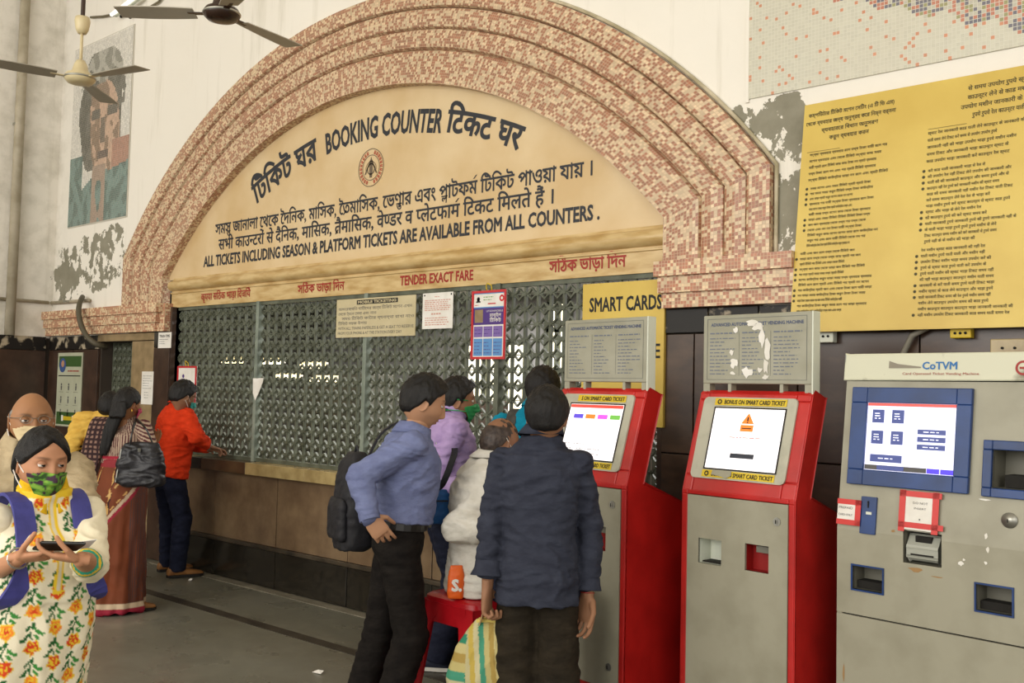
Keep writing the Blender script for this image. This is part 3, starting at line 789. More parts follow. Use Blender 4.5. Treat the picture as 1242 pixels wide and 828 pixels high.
T17 = math.tan(R(16.8))
def red_kiosk(name, c, ang, label, variant):
    a = R(ang); n = Vector((math.sin(a), math.cos(a), 0)); c = Vector(c)
    org = c - n*(c.z-1.195)*T17; org.z = 0
    r = empty(name, org, -a); tag(r, label, 'kiosk', 'red smart card ticket kiosks')
    W2 = .27; D = .62
    prof = [(0, .0), (0, 1.195), (.128, 1.612), (.15, 1.628), (.235, 1.60), (.115, 1.20), (D, 1.03), (D, 0)]
    sd = MB()
    for s in (-1, 1): sd.prism(prof, 'x', s*W2, s*(W2-.022))
    sd.box((-W2, D-.02, 0), (W2, D, 1.03))
    sd.prism([(.108, 1.19), (.235, 1.60), (.15, 1.628), (.128, 1.612), (.15, 1.60), (.2, 1.58), (.10, 1.22)], 'x', -W2+.022, W2-.022)
    sd.prism([(.10, 1.20), (D-.02, 1.02), (D-.02, 1.035), (.115, 1.215)], 'x', -W2+.022, W2-.022)
    sd.build('body', M['red'], r, bevel=.008)
    fl_ = lambda x, y, z: Vector((x, y, z))
    fr = MB(); holed(fr, -W2, W2, .0, 1.20, [(-.243, .245, .30, 1.180)], lambda x, y, z: Vector((x, y-.004, z)), .02); fr.build('front_frame', M['red'], r, bevel=.004)
    def ft(x, y, z): return Vector((x, (z-1.195)*T17-.004+y, z))
    fr = MB(); holed(fr, -W2, W2, 1.195, 1.614, [(-.225, .205, 1.262, 1.585)], ft, .016); fr.build('screen_frame', M['red'], r, bevel=.006)
    # sloping grey bezel with sticker bands and screen
    bz = MB().prism(roundrect(-.24, .218, 1.252, 1.597, .022), 'y', 0, .01)
    o = bz.build('bezel', M['mgrey2'], r)
    for v in o.data.vertices: v.co.y += (v.co.z-1.195)*T17-.013
    ho = (-.17, .17, 1.297, 1.549)
    def fs(x, z): return (x, (z-1.195)*T17-.0155, z)
    def fs2(x, z): return (x, (z-1.195)*T17-.0175, z)
    fb = Print(); fb.rect(-.178, .176, 1.291, 1.555, fs); fb.build('screen_gasket', M['dark'], r)
    def fq(x, z): return (x, (z-1.195)*T17-.0165, z)
    sc_ = Print(); sc_.rect(*ho, fq); s = sc_.build('screen', M['scr'], r)
    def P(m, nm, fn, par=s):
        p = Print(); fn(p); return p.build(nm, m, par)
    if variant == 1:
        P(M['e_red'], 'screen_bar', lambda p: p.rect(-.168, .168, 1.532, 1.547, fs2))
        for k, mm_ in enumerate(('e_pur', 'e_ora', 'e_mag', 'e_grn')):
            P(M[mm_], 'screen_button', lambda p: p.rect(-.135+k*.078, -.135+k*.078+.062, 1.482, 1.502, fs2))
        P(M['inkgrey'], 'screen_lines', lambda p: strips(p, -.15, .14, 1.31, 1.375, 3, fs2, .0025, 4, (.3, .9)))
    else:
        P(M['e_ora'], 'warning_triangle', lambda p: p.poly([(-.028, 1.487), (.034, 1.487), (.003, 1.532)], fs2))
        P(M['e_ora'], 'warning_panel', lambda p: p.rect(-.028, .034, 1.455, 1.482, fs2))
        def fs3(x, z): return (x, (z-1.195)*T17-.019, z)
        P(M['blackink'], 'warning_mark', lambda p: (p.rect(0, .006, 1.498, 1.515, fs3), p.rect(0, .006, 1.490, 1.495, fs3), p.rect(-.02, .026, 1.466, 1.47, fs3)))
        P(M['e_red'], 'screen_lines', lambda p: strips(p, -.075, .085, 1.425, 1.433, 1, fs2, .003, 2, (.98, 1)))
        P(M['e_blk'], 'screen_button', lambda p: p.rect(-.055, .06, 1.344, 1.363, fs2))
    for nm, z0, z1, fade in (('sticker', 1.562, 1.592, 0), ('sticker', 1.259, 1.288, 1)):
        x0 = -.135 if variant == 1 and z0 > 1.5 else -.18
        st = P(M['yellow'], nm, lambda p: p.rect(x0, .172, z0, z1, fs), r)
        tx = ('BONUS ON SMART CARD TICKET' if not (variant == 1 and z0 > 1.5) else 'S ON SMART CARD TICKET')
        P(M['blackink'], 'lettering', lambda p: (p.text(tx, -.13 if variant == 2 or z0 < 1.5 else -.11, .165, z0+.006, z1-.006, fs2, bold=.02), p.ring(-.155, (z0+z1)/2, .006, .011, fs2, 12) if variant == 2 or z0 < 1.5 else None), st)
        if fade:
            def fs4(x, z): return (x, (z-1.195)*T17-.020, z)
            P(M['mgrey'], 'torn_patch', lambda p: p.poly([(-.13, z0+.012), (-.08, z0+.006), (-.055, z0-.001), (-.03, z0+.012), (-.032, z1+.001), (-.09, z1+.003), (-.125, z1)], fs4), st)
    # lower door with its openings
    H = [(-.183, -.067, .896, 1.0), (.048, .158, .897, 1.005)]
    d = MB(); holed(d, -.241, .243, .302, 1.178, H, lambda x, y, z: Vector((x, y-.006, z)), .012)
    dr = d.build('door', M['mgrey'], r, bevel=.0)
    pocket('change_tray', H[0], lambda x, y, z: Vector((x, y-.005, z)), .09, M['hside'], dr)
    MB().box((H[0][0]+.004, .02, .898), (H[0][1]-.004, .088, .903)).build('tray_mat', M['dark'], dr)
    pk = pocket('ticket_slot', H[1], lambda x, y, z: Vector((x, y-.005, z)), .06, M['pocketred'], dr)
    MB().box((.085, .02, .972), (.157, .055, .998)).build('printer_mouth', M['pocket'], dr)
    for x, z in ((.195, 1.108), (.19, .395)):
        MB().lathe([(.0, -.012), (.015, -.012), (.017, -.004), (.017, .004)], 18, Matrix.Translation((x, -.005, z)) @ Matrix.Rotation(R(-90), 4, 'X') @ Matrix.Scale(-1, 4, (0, 0, 1))).build('lock', M['steel'], dr, smooth=False)
        MB().box((x-.0015, -.0185, z-.007), (x+.0015, -.016, z+.007)).build('key_slot', M['dark'], dr)
    # header plate
    hy = .135
    hd = MB().box((-.272, hy, 1.655), (.262, hy+.05, 1.955)).build('header', M['hgrey'], r, bevel=.005)
    MB().box((.2622, hy-.001, 1.56), (.268, hy+.052, 1.955)).build('header_edge', M['hside'], hd)
    lg = MB()
    for x in (-.255, -.135, .12, .245): lg.box((x-(.017 if abs(x) > .2 else .008), hy+.005, 1.56), (x+(.017 if abs(x) > .2 else .008), hy+.045, 1.66))
    for k, x in enumerate((-.255, -.135, .12, .245)):
        h_ = .017 if abs(x) > .2 else .008
        MB().box((x-h_, hy+.005, 1.56), (x+h_, hy+.045, 1.656)).build('leg', M['hgrey'], hd)
    def fh(x, z): return (x, hy-.0015, z)
    P(mat('header_line', '6e6f6a', .6), 'border_line', lambda p: [p.rect(*q, fh) for q in ((-.25, .24, 1.937, 1.939), (-.25, .24, 1.672, 1.674), (-.25, -.248, 1.672, 1.939), (.238, .24, 1.672, 1.939), (-.085, -.0835, 1.69, 1.88), (.07, .0715, 1.69, 1.88))], hd)
    P(mat('header_ink', '4c5774', .6), 'lettering', lambda p: p.text('ADVANCED AUTOMATIC TICKET VENDING MACHINE', -.23, .225, 1.906, 1.920, fh, bold=.025), hd)
    def cols(p):
        for i, (xa, xb) in enumerate(((-.235, -.10), (-.07, .055), (.085, .225))):
            strips(p, xa, xb, 1.868, 1.882, 1, fh, .006, i, (.9, .95)); strips(p, xa, xb, 1.69, 1.86, 11, fh, .0042, i*7+variant, (.35, 1))
    P(mat('header_small_ink', '6f7480', .6), 'small_print', cols, hd)
    if variant == 2:
        rr = random.Random(5)
        def scr(p):
            for cx, cz, rx, rz in ((-.02, 1.915, .03, .012), (.01, 1.90, .03, .018), (.03, 1.86, .014, .045), (.055, 1.79, .016, .05), (.05, 1.73, .014, .03), (-.045, 1.705, .03, .022), (-.11, 1.745, .018, .022), (-.10, 1.885, .014, .014), (.02, 1.715, .012, .01), (.05, 1.685, .016, .01), (-.12, 1.79, .01, .012), (-.115, 1.70, .014, .007)):
                pts = []
                for k in range(12):
                    a = 2*math.pi*k/12; q = rr.uniform(.6, 1.25); pts.append((cx+rx*q*math.cos(a), cz+rz*q*math.sin(a)))
                p.poly(pts, lambda x, z: (x, hy-.003, z))
        P(M['white'], 'torn_paper_residue', scr, hd)['label'] = 'white scraps of peeled paper'
    return r
K2 = red_kiosk('ticket_kiosk', (-1.998, 3.77, 1.419), 5.5, 'red kiosk with torn white scraps on its header and an orange warning triangle on screen', 2)
K1 = red_kiosk('ticket_kiosk', (-2.763, 3.734, 1.422), 7.4, 'red kiosk with four coloured buttons on screen, beside the man in dark shirt', 1)

# big grey machine
def vending():
    a = R(6.2); n = Vector((math.sin(a), math.cos(a), 0)); c = Vector((-1.323, 3.77, 1.46)); T = math.tan(R(6.9)); ZB = 1.10
    org = c - n*(c.z-ZB)*T; org.z = 0
    r = empty('vending_machine', org, -a); tag(r, 'large grey ticket machine with blue-framed touch screen and red-taped notices', 'machine')
    X0, X1, D, ZT = -.272, .78, .75, 1.775
    def ft(x, y, z): return Vector((x, (max(z, ZB)-ZB)*T+y, z))
    body = MB(); sp = [(.006, 0), (.006, ZB), ((ZT-ZB)*T+.006, ZT), (D, ZT-.02), (D, 0)]
    for s, xx in ((1, X0), (-1, X1)): body.prism(sp, 'x', xx, xx+s*.02)
    body.box((X0, D-.02, 0), (X1, D, ZT-.02)); body.prism([((ZT-ZB)*T+.004, ZT-.012), ((ZT-ZB)*T+.004, ZT), (D, ZT-.02), (D, ZT-.032)], 'x', X0, X1)
    body.build('cabinet', M['mgrey'], r, bevel=.004)
    HU = [(-.165, -.165+.001, 1.3, 1.301)]
    up = MB(); hb = (.302, .52, 1.303, 1.435); hp = (-.006, .136, 1.005, 1.122)
    def fu(x, y, z): return ft(x, y, z)
    holed(up, X0+.001, X1-.001, ZB, 1.672, [hb, (hp[0], hp[1], ZB, hp[3])], fu, .012)
    fp = up.build('front_panel', M['mgrey'], r)
    md = MB(); h1 = (-.205, -.085, .878, .966); h2 = (.258, .378, .878, .968)
    holed(md, X0+.001, X1-.001, .782, ZB, [h1, h2, (hp[0], hp[1], hp[2], ZB)], lambda x, y, z: Vector((x, y, z)), .012); mp_ = md.build('middle_panel', M['mgrey'], r)
    MB().box((X0+.001, 0, .02), (X1-.001, .012, .776)).build('lower_door', M['mgrey'], r)
    MB().box((X0+.01, .012, .77), (X1-.01, .02, .79)).build('door_gap', M['dark'], r)
    # header fascia
    hd = MB()
    hd.prism([((1.675-ZB)*T-.008, 1.678), ((ZT-ZB)*T-.012, ZT+.003), ((ZT-ZB)*T+.06, ZT+.003), ((1.675-ZB)*T+.06, 1.678)], 'x', X0-.004, X1+.004)
    hf = hd.build('header', mat('scuffed_cream_header', 'cfcdb4', .45, '847f66', 7, lo=.62, hi=.72, detail=9), r, bevel=.004)
    MB().box((X0-.0055, (1.7-ZB)*T-.006, 1.683), (X0-.003, (1.7-ZB)*T+.05, 1.775)).build('blue_edge', M['blue'], hf)
    def fh(x, z): return (x, (z-ZB)*T-.0125, z)
    def P(m, nm, fn, par=hf):
        p = Print(); fn(p); return p.build(nm, m, par)
    P(mat('logo_blue', '2f6ea8', .5), 'lettering', lambda p: p.text('CoTVM', .035, .165, 1.718, 1.745, fh, bold=.03))
    P(M['redink'], 'small_lettering', lambda p: p.text('Card Operated Ticket Vending Machine', -.04, .243, 1.697, 1.706, fh))
    P(mat('smudge_brown', '8a8272', .6), 'smudge', lambda p: p.poly([(-.095, 1.75), (-.06, 1.738), (.03, 1.727), (.03, 1.722), (-.095, 1.722)], fh))
    P(M['redink'], 'round_logo', lambda p: (p.ring(.392, 1.722, .018, .026, fh, 20), p.rect(.38, .404, 1.718, 1.726, fh)))
    # screen in its blue surround
    o = MB(); holed(o, -.235, .226, 1.275, 1.648, [(-.172, .172, 1.333, 1.589)], lambda x, y, z: Vector((x, (z-ZB)*T+y-.02, z)), .02); bz = o.build('screen_surround', M['blue'], r, bevel=.003)
    def fs(x, z): return (x, (z-ZB)*T-.008, z)
    def f2(x, z): return (x, (z-ZB)*T-.0095, z)
    def f3(x, z): return (x, (z-ZB)*T-.011, z)
    sc_ = Print(); sc_.rect(-.173, .173, 1.332, 1.59, fs); s = sc_.build('screen', M['scrl'], r)
    P(M['e_red'], 'screen_bar', lambda p: p.rect(-.17, .17, 1.577, 1.588, f2), s)
    for xa, za in ((-.150, 1.513), (-.072, 1.513), (-.150, 1.433), (-.072, 1.433)):
        b_ = P(M['e_navy'], 'screen_button', lambda p: p.rect(xa, xa+.047, za, za+.050, f2), s)
        P(M['scrl'], 'button_text', lambda p: strips(p, xa+.01, xa+.04, za+.012, za+.04, 3, f3, .0035, 3, (.7, 1)), b_)
    for xa, xb, za, zb in ((-.15, -.025, 1.365, 1.393), (.030, .135, 1.476, 1.494), (.030, .135, 1.448, 1.467), (.030, .135, 1.420, 1.439)):
        b_ = P(M['e_navy'], 'screen_button', lambda p: p.rect(xa, xb, za, zb, f2), s)
        m_ = (xa+xb)/2; P(M['scrl'], 'button_text', lambda p: strips(p, m_-.03, m_+.03, (za+zb)/2-.003, (za+zb)/2+.003, 1, f3, .0035, 3, (.95, 1)), b_)
    P(M['inkgrey'], 'screen_task_bar', lambda p: (p.rect(-.17, .07, 1.335, 1.353, f2)), s)
    P(M['e_navy'], 'screen_task', lambda p: (p.rect(-.12, -.015, 1.336, 1.352, f3)), s)
    for xa, xb in ((.072, .118), (.122, .17)): P(M['e_vio'], 'screen_tab', lambda p: p.rect(xa, xb, 1.335, 1.353, f2), s)
    # note slot, tag, notices
    o = MB().prism(roundrect(-.175, -.113, 1.092, 1.231, .003), 'y', -.008, 0); nb = o.build('card_slot_plate', M['blue'], r)
    for v in nb.data.vertices: v.co.y += (max(v.co.z, ZB)-ZB)*T
    MB().box((-.152, -.002, 1.165), (-.13, .02, 1.175)).build('card_slot', M['hside'], nb); MB().box((-.147, -.0, 1.19), (-.143, .012, 1.215)).build('slit', M['dark'], nb)
    def tape(name, x0, x1, z0, z1, ph, extra, y=-.012):
        g = lambda x, z: (x, (z-ZB)*T+y, z); g1 = lambda x, z: (x, (z-ZB)*T+y-.0012, z); g2 = lambda x, z: (x, (z-ZB)*T+y-.0024, z)
        n_ = P(M['white'], name, lambda p: p.rect(x0, x1, z0, z1, g), r)
        P(M['redtape'], 'red_tape', lambda p: [p.rect(*q, g1) for q in extra], n_)
        P(M['inkgrey'], 'pen_writing', lambda p: ph(p, g1), n_)
        return n_
    M['redtape'] = mat('red_tape', 'c9281f', .35)
    def h1_(p, g):
        p.text('DO NOT', .03, .085, 1.222, 1.230, g); p.text('INSERT', .035, .08, 1.203, 1.210, g); p.rect(.055, .06, 1.165, 1.17, g)
    tape('notice', -.004, .108, 1.128, 1.26, h1_, [(-.022, .002, 1.12, 1.27), (.102, .126, 1.12, 1.27), (-.022, .135, 1.247, 1.268), (-.022, .145, 1.135, 1.155)])
    def h2_(p, g):
        p.text('PREPAID', -.262, -.205, 1.178, 1.187, g); p.text('CARD ONLY', -.262, -.205, 1.152, 1.160, g)
    tape('notice', X0+.004, -.195, 1.135, 1.205, h2_, [(X0+.002, -.172, 1.195, 1.215), (X0+.002, -.172, 1.118, 1.138), (-.195, -.172, 1.118, 1.215)])
    # printer mouth
    def fpz(x, y, z): return Vector((x, y-.001, z))
    pk = pocket('printer_recess', (hp[0], hp[1], hp[2], hp[3]), lambda x, y, z: Vector((x, y, z)), .10, M['pocket'], r)
    MB().prism([(.03, 1.012), (.012, 1.03), (.012, 1.065), (.04, 1.105), (.085, 1.11), (.085, 1.012)], 'x', .006, .112).build('printer', mat('printer_grey', 'a3a396', .4), pk, bevel=.006)
    MB().box((.018, .008, 1.034), (.102, .014, 1.040)).build('paper_slot', M['dark'], pk)
    MB().box((.03, .022, 1.082), (.09, .05, 1.104)).build('printer_window', M['dark'], pk)
    for h in (h1, h2):
        q = pocket('tray', h, lambda x, y, z: Vector((x, y, z)), .09, M['pocket'], r)
        b_ = MB(); holed(b_, h[0]-.006, h[1]+.006, h[2]-.006, h[3]+.006, [h], lambda x, y, z: Vector((x, y-.005, z)), .006); b_.build('tray_rim', M['blue'], q)
        MB().box((h[0]+.003, .03, h[2]+.002), (h[1]-.003, .088, h[2]+.03)).build('tray_flap', M['dark'], q)
    b_ = MB(); holed(b_, .270, .56, 1.272, 1.468, [hb], lambda x, y, z: Vector((x, (z-ZB)*T+y-.014, z)), .016); bb = b_.build('bill_port_surround', M['blue'], r, bevel=.003)
    q = pocket('bill_port', hb, ft, .11, M['pocket'], r)
    MB().box((hb[0]+.03, .06, hb[2]+.002), (hb[1]-.01, .145, hb[2]+.045)).build('port_shelf', M['dark'], q)
    k_ = MB().lathe([(.0, -.014), (.012, -.018), (.019, -.012), (.026, -.006), (.027, .004)], 22, Matrix.Translation((.366, (1.198-ZB)*T-.002, 1.198)) @ Matrix.Rotation(R(-90), 4, 'X') @ Matrix.Scale(-1, 4, (0, 0, 1))).build('lock', M['steel'], r, smooth=True)
    MB().box((.3645, -.01, 1.192), (.3675, -.008, 1.204)).build('key_slot', M['dark'], k_)
    rr = random.Random(9)
    def smear(p):
        for cx, cz, rx, rz in ((.29, 1.135, .006, .012), (.297, 1.09, .006, .010), (.205, 1.03, .010, .010), (.29, 1.045, .006, .006), (.28, 1.26, .02, .003), (.215, 1.045, .005, .005)):
            pts = [(cx+rx*rr.uniform(.6, 1.3)*math.cos(a), cz+rz*rr.uniform(.6, 1.3)*math.sin(a)) for a in [2*math.pi*k/9 for k in range(9)]]
            p.poly(pts, lambda x, z: (x, (max(z, ZB)-ZB)*T-.0015, z))
    P(M['white'], 'paint_scuffs', smear, r)
    def tan_(p):
        for cx, cz, rx, rz in ((.045, .985, .03, .009), (-.045, 1.115, .008, .006), (.12, .97, .02, .003), (-.24, .55, .004, .03)):
            pts = [(cx+rx*rr.uniform(.6, 1.3)*math.cos(a), cz+rz*rr.uniform(.6, 1.3)*math.sin(a)) for a in [2*math.pi*k/9 for k in range(9)]]
            p.poly(pts, lambda x, z: (x, (max(z, ZB)-ZB)*T-.0012, z))
    P(mat('rust_tan', '9c7a4e', .7), 'rust_marks', tan_, r)
vending()

# ================================================================== boards and notices on the wall
yb = empty('yellow_board', (-2.17, 4.70, 1.925)); tag(yb, 'large yellow instruction board with dark printed lines, above the grey machine', 'board')
XB0, XB1 = 0.0, 1.95; ZB1 = 1.155
def fb_(x, y, z):
    # the board leans out a little at the foot and its left edge is slightly askew
    t = z/ZB1; return (x-.10*(1-t)+.06*(1-t)+.0*t, -.055+.055*t*.55+y-.04*(1-t), z)
vs = [fb_(x, y, z) for y in (0, .018) for x, z in ((XB0, 0), (XB1, 0), (XB1, ZB1), (XB0, ZB1))]
MB().add(vs, [(0, 1, 2, 3), (7, 6, 5, 4), (0, 4, 5, 1), (1, 5, 6, 2), (2, 6, 7, 3), (3, 7, 4, 0)]).build('panel', M['yboard'], yb)
for x in (.25, 1.0, 1.7): MB().box((x-.02, -.03, .05), (x+.02, .02, .09)).build('bracket', M['steel'], yb)
ben = ['স্মাট', 'কাড', '\u09bfট\u09bfকট', 'ম\u09c7শন', '\u09c7থ\u09c7ক', 'যা\u09dfী', 'টাকা', 'নন', 'কাউন্টার', 'এবং', 'ভা\u09dcা', 'জন', 'সম\u09df', 'কর\u09c1ন', 'ব\u09cdযবহার', 'প\u09b0', 'রেল', 'সং\u09cdখ\u09cdযা', 'তথ\u09cdয']
hin = ['स्माट', 'काड', '\u093fटकट', 'मशीन', 'से', 'या\u0924ी', '\u0930ुपये', 'लेने', 'काउन्टर', 'और', 'भा\u095cा', 'के', 'समय', 'करें', 'उपयोग', 'रेल', 'की', 'जानकारी', 'नहीं']
rr = random.Random(11)
pr = Print(); f_b = lambda x, z: fb_(x, -.0015, z)
def words(pool, n): return ' '.join(rr.choice(pool) for _ in range(n))
def para(p, pool, x, rows, z, st, h, bullets, wmax):
    for k in range(rows):
        b = k in bullets
        if b: p.ring(x-.018, z+h*.5, 0.0, .0075, f_b, 8)
        p.line(words(pool, rr.choice((8, 9, 10))), x, z, h, f_b, bold=.018, wmax=wmax*rr.choice((.5, .75, .85, .95, 1))); z -= st
    return z
cxs = .24
for k, (t, w) in enumerate((('কম্পিউটা\u09b0 \u09bfট\u09bfকট ম\u09c7শন \u09c7স\u09bfটং (এ \u09bfট \u09bfভ এম)', .43), ('\u09c7থ\u09c7ক ব\u09cdযবহার জন\u09cdয অনু\u0997\u09cdরহ ক\u09c7র \u09bfনম্ন ব\u09b0্ননা', .45), ('ব\u09cdযবহার\u09c7র \u09bfবধান অনুসরণ', .30), ('কর\u09c1ন ব\u09cdযবহার ক\u09b0ন', .20))):
    pr.line(t, cxs, 1.085-k*.042, .019, f_b, bold=.02, wmax=w, align='c')
z = para(pr, ben, .045, 5, .885, .032, .0125, (), .40)
z = para(pr, ben, .06, 12, z-.012, .0262, .0115, (0, 1, 2, 3, 6, 7, 8), .44)
z = para(pr, ben, .03, 12, z-.012, .0262, .0115, (1, 3, 4, 5, 7, 8, 9), .46)
cxs = .92
for k, w in enumerate((.42, .50, .50, .22)):
    pr.line(words(hin, 5), cxs, 1.085-k*.042+.0, .019, f_b, bold=.02, wmax=w, align='c')
z = para(pr, hin, .62, 5, .905, .033, .0135, (), .60)
z = para(pr, hin, .63, 13, z-.012, .0275, .0125, (0, 1, 2, 3, 7, 8, 9, 10), .62)
z = para(pr, hin, .62, 12, z-.012, .0272, .0125, (1, 2, 3, 4, 6, 7, 8, 11), .62)
o = pr.build('printed_lines', M['ink2'], yb)
rows = Print(); rows.rect(.03, .20, .905, .907, f_b); rows.rect(.62, .79, .93, .932, f_b); rows.build('underline', M['ink2'], yb)
gp = MB().tube([(-1.42, 4.66, 1.95), (-1.55, 4.66, 1.94), (-1.63, 4.66, 1.90), (-1.67, 4.665, 1.82), (-1.68, 4.665, 1.5), (-1.68, 4.665, 1.0)], .014, 10).build('grey_conduit', mat('conduit_grey', '7f7a6c', .5), None, smooth=True)
tag(gp, 'grey flexible conduit curving down the wall below the yellow board', 'conduit')
for k, (px_, py_, w, h, c, nm, lb, cat) in enumerate(((1166, 404, .045, .022, 'yellow', 'socket_box', 'small yellow box under the bottom edge of the yellow board', 'box'), (1000, 408, .05, .03, 'hside', 'switch_box', 'small pale switch box on dark marble left of the conduit', 'box'), (1232, 422, .10, .04, 'ledgeb', 'junction_box', 'small beige junction box with holes above the grey machine', 'box'))):
    P0 = at(px_, py_, 4.66); r = empty(nm, (P0.x, 4.695, P0.z-h)); tag(r, lb, cat)
    MB().box((-w, -.05, 0), (w, 0, 2*h)).build('body', M[c], r, bevel=.004)
    for j in range(3): MB().lathe([(0, -.001), (.006, -.001), (.006, .004)], 10, Matrix.Translation((-w*.5+j*w*.5, -.051, h)) @ Matrix.Rotation(R(90), 4, 'X')).build('hole', M['dark'], r)

def sheet(name, label, x0, x1, z0, z1, m, y=4.72, th=.003, cat='notice', skew=0):
    r = empty(name, ((x0+x1)/2, y, z0)); tag(r, label, cat); w = (x1-x0)/2; h = z1-z0
    vs = [(x, yy, z+skew*x) for yy in (-th, 0) for x, z in ((-w, 0), (w, 0), (w, h), (-w, h))]
    MB().add(vs, [(0, 1, 2, 3), (7, 6, 5, 4), (0, 4, 5, 1), (1, 5, 6, 2), (2, 6, 7, 3), (3, 7, 4, 0)]).build('sheet', m, r)
    f = lambda x, z, k=1: (x, -th-.001*k, z+skew*x)
    return r, w, h, f
def PP(m, nm, fn, par):
    p = Print(); fn(p); return p.build(nm, m, par)
# mobile ticketing board
cream = mat('cream_plate', 'cdbf9a', .5, 'bfb189', 4)
r, w, h, f = sheet('ticketing_notice', 'wide cream notice plate with black printed rows hung high on the grille', -5.93, -5.06, 1.975, 2.262, cream, 4.735, .006)
PP(M['blackink'], 'title_bar', lambda p: p.rect(-.2, .25, h-.045, h-.012, f), r)
PP(cream, 'title_lettering', lambda p: p.text('MOBILE TICKETING', -.185, .235, h-.038, h-.019, lambda x, z: f(x, z, 2), bold=.03), r)
def body(p):
    for k, (a, b, s) in enumerate(((-.41, .40, 'অসং\u09b0\u0995\u09cd\u09b7\u09bfত যা\u09dfী\u09c7দর \u099cন\u09cdয \u09bfট\u09bfকট ম\u09c7শন এখন'), (-.41, .02, '\u09c7থ\u09c7ক ট\u09cdর\u09c7ন \u09c7সবা এবং ন\u09c7\u0993'), (-.37, .42, 'সম\u09df \u09bfট\u09bfকট কাটার ব\u09cdযবস্থা রাখা ন\u09c7\u0993'), (-.41, -.08, '\u09bfট\u09bfকট সহ\u099c উপা\u09df'), (-.41, .42, 'WITH ALL TRAINS PAPERLESS & GET A SEAT TO RESERVE'), (-.41, .30, 'FROM YOUR PHONE & AT THE STATION EVERY DAY'))):
        p.text(s, a, b, h-.085-k*.036, h-.066-k*.036, f, em=.62)
PP(M['inkgrey'], 'small_print', body, r)
r, w, h, f = sheet('paper_notice', 'square white paper notice with faint red print, on grille beside the cream plate', -4.99, -4.695, 2.018, 2.265, M['white'], 4.733)
PP(mat('faint_red_ink', 'cf9d8c', .6), 'small_print', lambda p: (strips(p, -.03, .05, h-.035, h-.02, 1, f, .006, 1), strips(p, -.125, .125, h-.125, h-.045, 6, f, .007, 2, (.9, 1)), strips(p, -.06, .09, h-.155, h-.135, 1, f, .011, 3), strips(p, -.12, .125, .02, h-.165, 4, f, .007, 4, (.85, 1))), r)
for s in (-1, 1): MB().lathe([(.007, -.004), (.007, 0), (.0, .001)], 10, Matrix.Translation((s*.13, -.003, h-.015)) @ Matrix.Rotation(R(90), 4, 'X')).build('pin', M['dark'], r)
# red framed poster
M['purple'] = mat('purple_print', '4b2f7a', .4); M['lblue'] = mat('light_blue_print', '5b8fc4', .4); M['mauve'] = mat('mauve_print', '7b62a4', .4); M['redframe'] = mat('red_frame', 'c22a30', .4)
def redposter(name, label, x0, x1, z0, z1, full=True):
    r, w, h, f = sheet(name, label, x0, x1, z0, z1, M['white'], 4.728, .006, 'poster')
    t = .016
    fr = MB(); holed(fr, -w, w, 0, h, [(-w+t, w-t, t, h-t)], lambda x, y, z: Vector((x, y-.012, z)), .008); fr.build('frame', M['redframe'], r)
    MB().tube([(-.02, -.008, h), (-.015, -.02, h+.03), (0, -.028, h+.045), (.03, -.02, h+.03), (.025, -.01, h)], .004, 6).build('yellow_tie', M['yellow'], r)
    if full:
        PP(M['purple'], 'purple_band', lambda p: p.rect(-w+t, w-t, .225, .335, f), r); PP(M['lblue'], 'blue_band', lambda p: (p.rect(-w+t, w-t, h-.022, h-.016, f), p.rect(-w+t, w-t, .335, .342, f)), r)
        for k in range(3):
            a = -w+t+.006+k*(2*w-2*t-.012)/3; b = a+(2*w-2*t-.012)/3-.006
            PP(M['mauve'], 'mauve_cell', lambda p: p.rect(a, b, .145, .215, f), r); c_ = PP(M['lblue'], 'blue_cell', lambda p: p.rect(a, b, .022, .135, f), r)
            PP(M['purple'], 'cell_print', lambda p: (strips(p, a+.006, b-.004, .03, .12, 4, lambda x, z: f(x, z, 2), .004, k), strips(p, a+.006, b-.004, .155, .205, 2, lambda x, z: f(x, z, 2), .004, k+5)), c_)
        PP(M['pier'], 'grey_square', lambda p: p.rect(-w+t+.012, -w+t+.085, .24, .325, lambda x, z: f(x, z, 2)), r)
        PP(M['white'], 'white_lettering', lambda p: (p.text('UTSONMOBILE', -.02, .125, .308, .320, lambda x, z: f(x, z, 2)), p.text('মাবাইল', .01, .11, .275, .298, lambda x, z: f(x, z, 2), bold=.01), p.text('\u09bfট\u09bfকট', .01, .11, .242, .265, lambda x, z: f(x, z, 2), bold=.01)), r)
        PP(M['blackink'], 'crest', lambda p: (p.ring(-.095, .395, 0, .014, f, 10), p.rect(-.115, -.075, .372, .381, f), p.poly([(-.108, .381), (-.082, .381), (-.09, .40), (-.10, .40)], f)), r)
        PP(M['redframe'], 'red_mark', lambda p: (p.ring(.112, .395, .010, .022, f, 16), p.rect(-.01, .06, .358, .366, f), strips(p, -.125, -.06, .352, .358, 1, f, .004, 1)), r)
        PP(M['e_grn'] if False else mat('green_ink', '7aa05a', .6), 'green_print', lambda p: strips(p, -.05, .085, .38, .415, 2, f, .006, 7), r)
    else:
        PP(M['purple'], 'crest', lambda p: (p.ring(-.06, h-.09, 0, .018, f, 10), p.rect(-.085, -.035, h-.13, h-.112, f)), r)
redposter('framed_poster', 'tall red-framed poster with purple and blue blocks hanging on the grille', -4.508, -4.206, 1.806, 2.255)
redposter('framed_poster', 'red-framed white poster hanging behind the head of the man in orange-red shirt', -8.155, -7.84, 1.42, 1.762, False)
r = empty('torn_paper', (-6.95, 4.738, 1.48)); tag(r, 'torn scrap of white paper stuck to the left grille post', 'paper')
MB().prism([(-.01, 0), (.035, .06), (.09, .155), (.095, .185), (-.05, .18), (-.045, .06)], 'y', -.003, 0).build('sheet', M['white'], r)
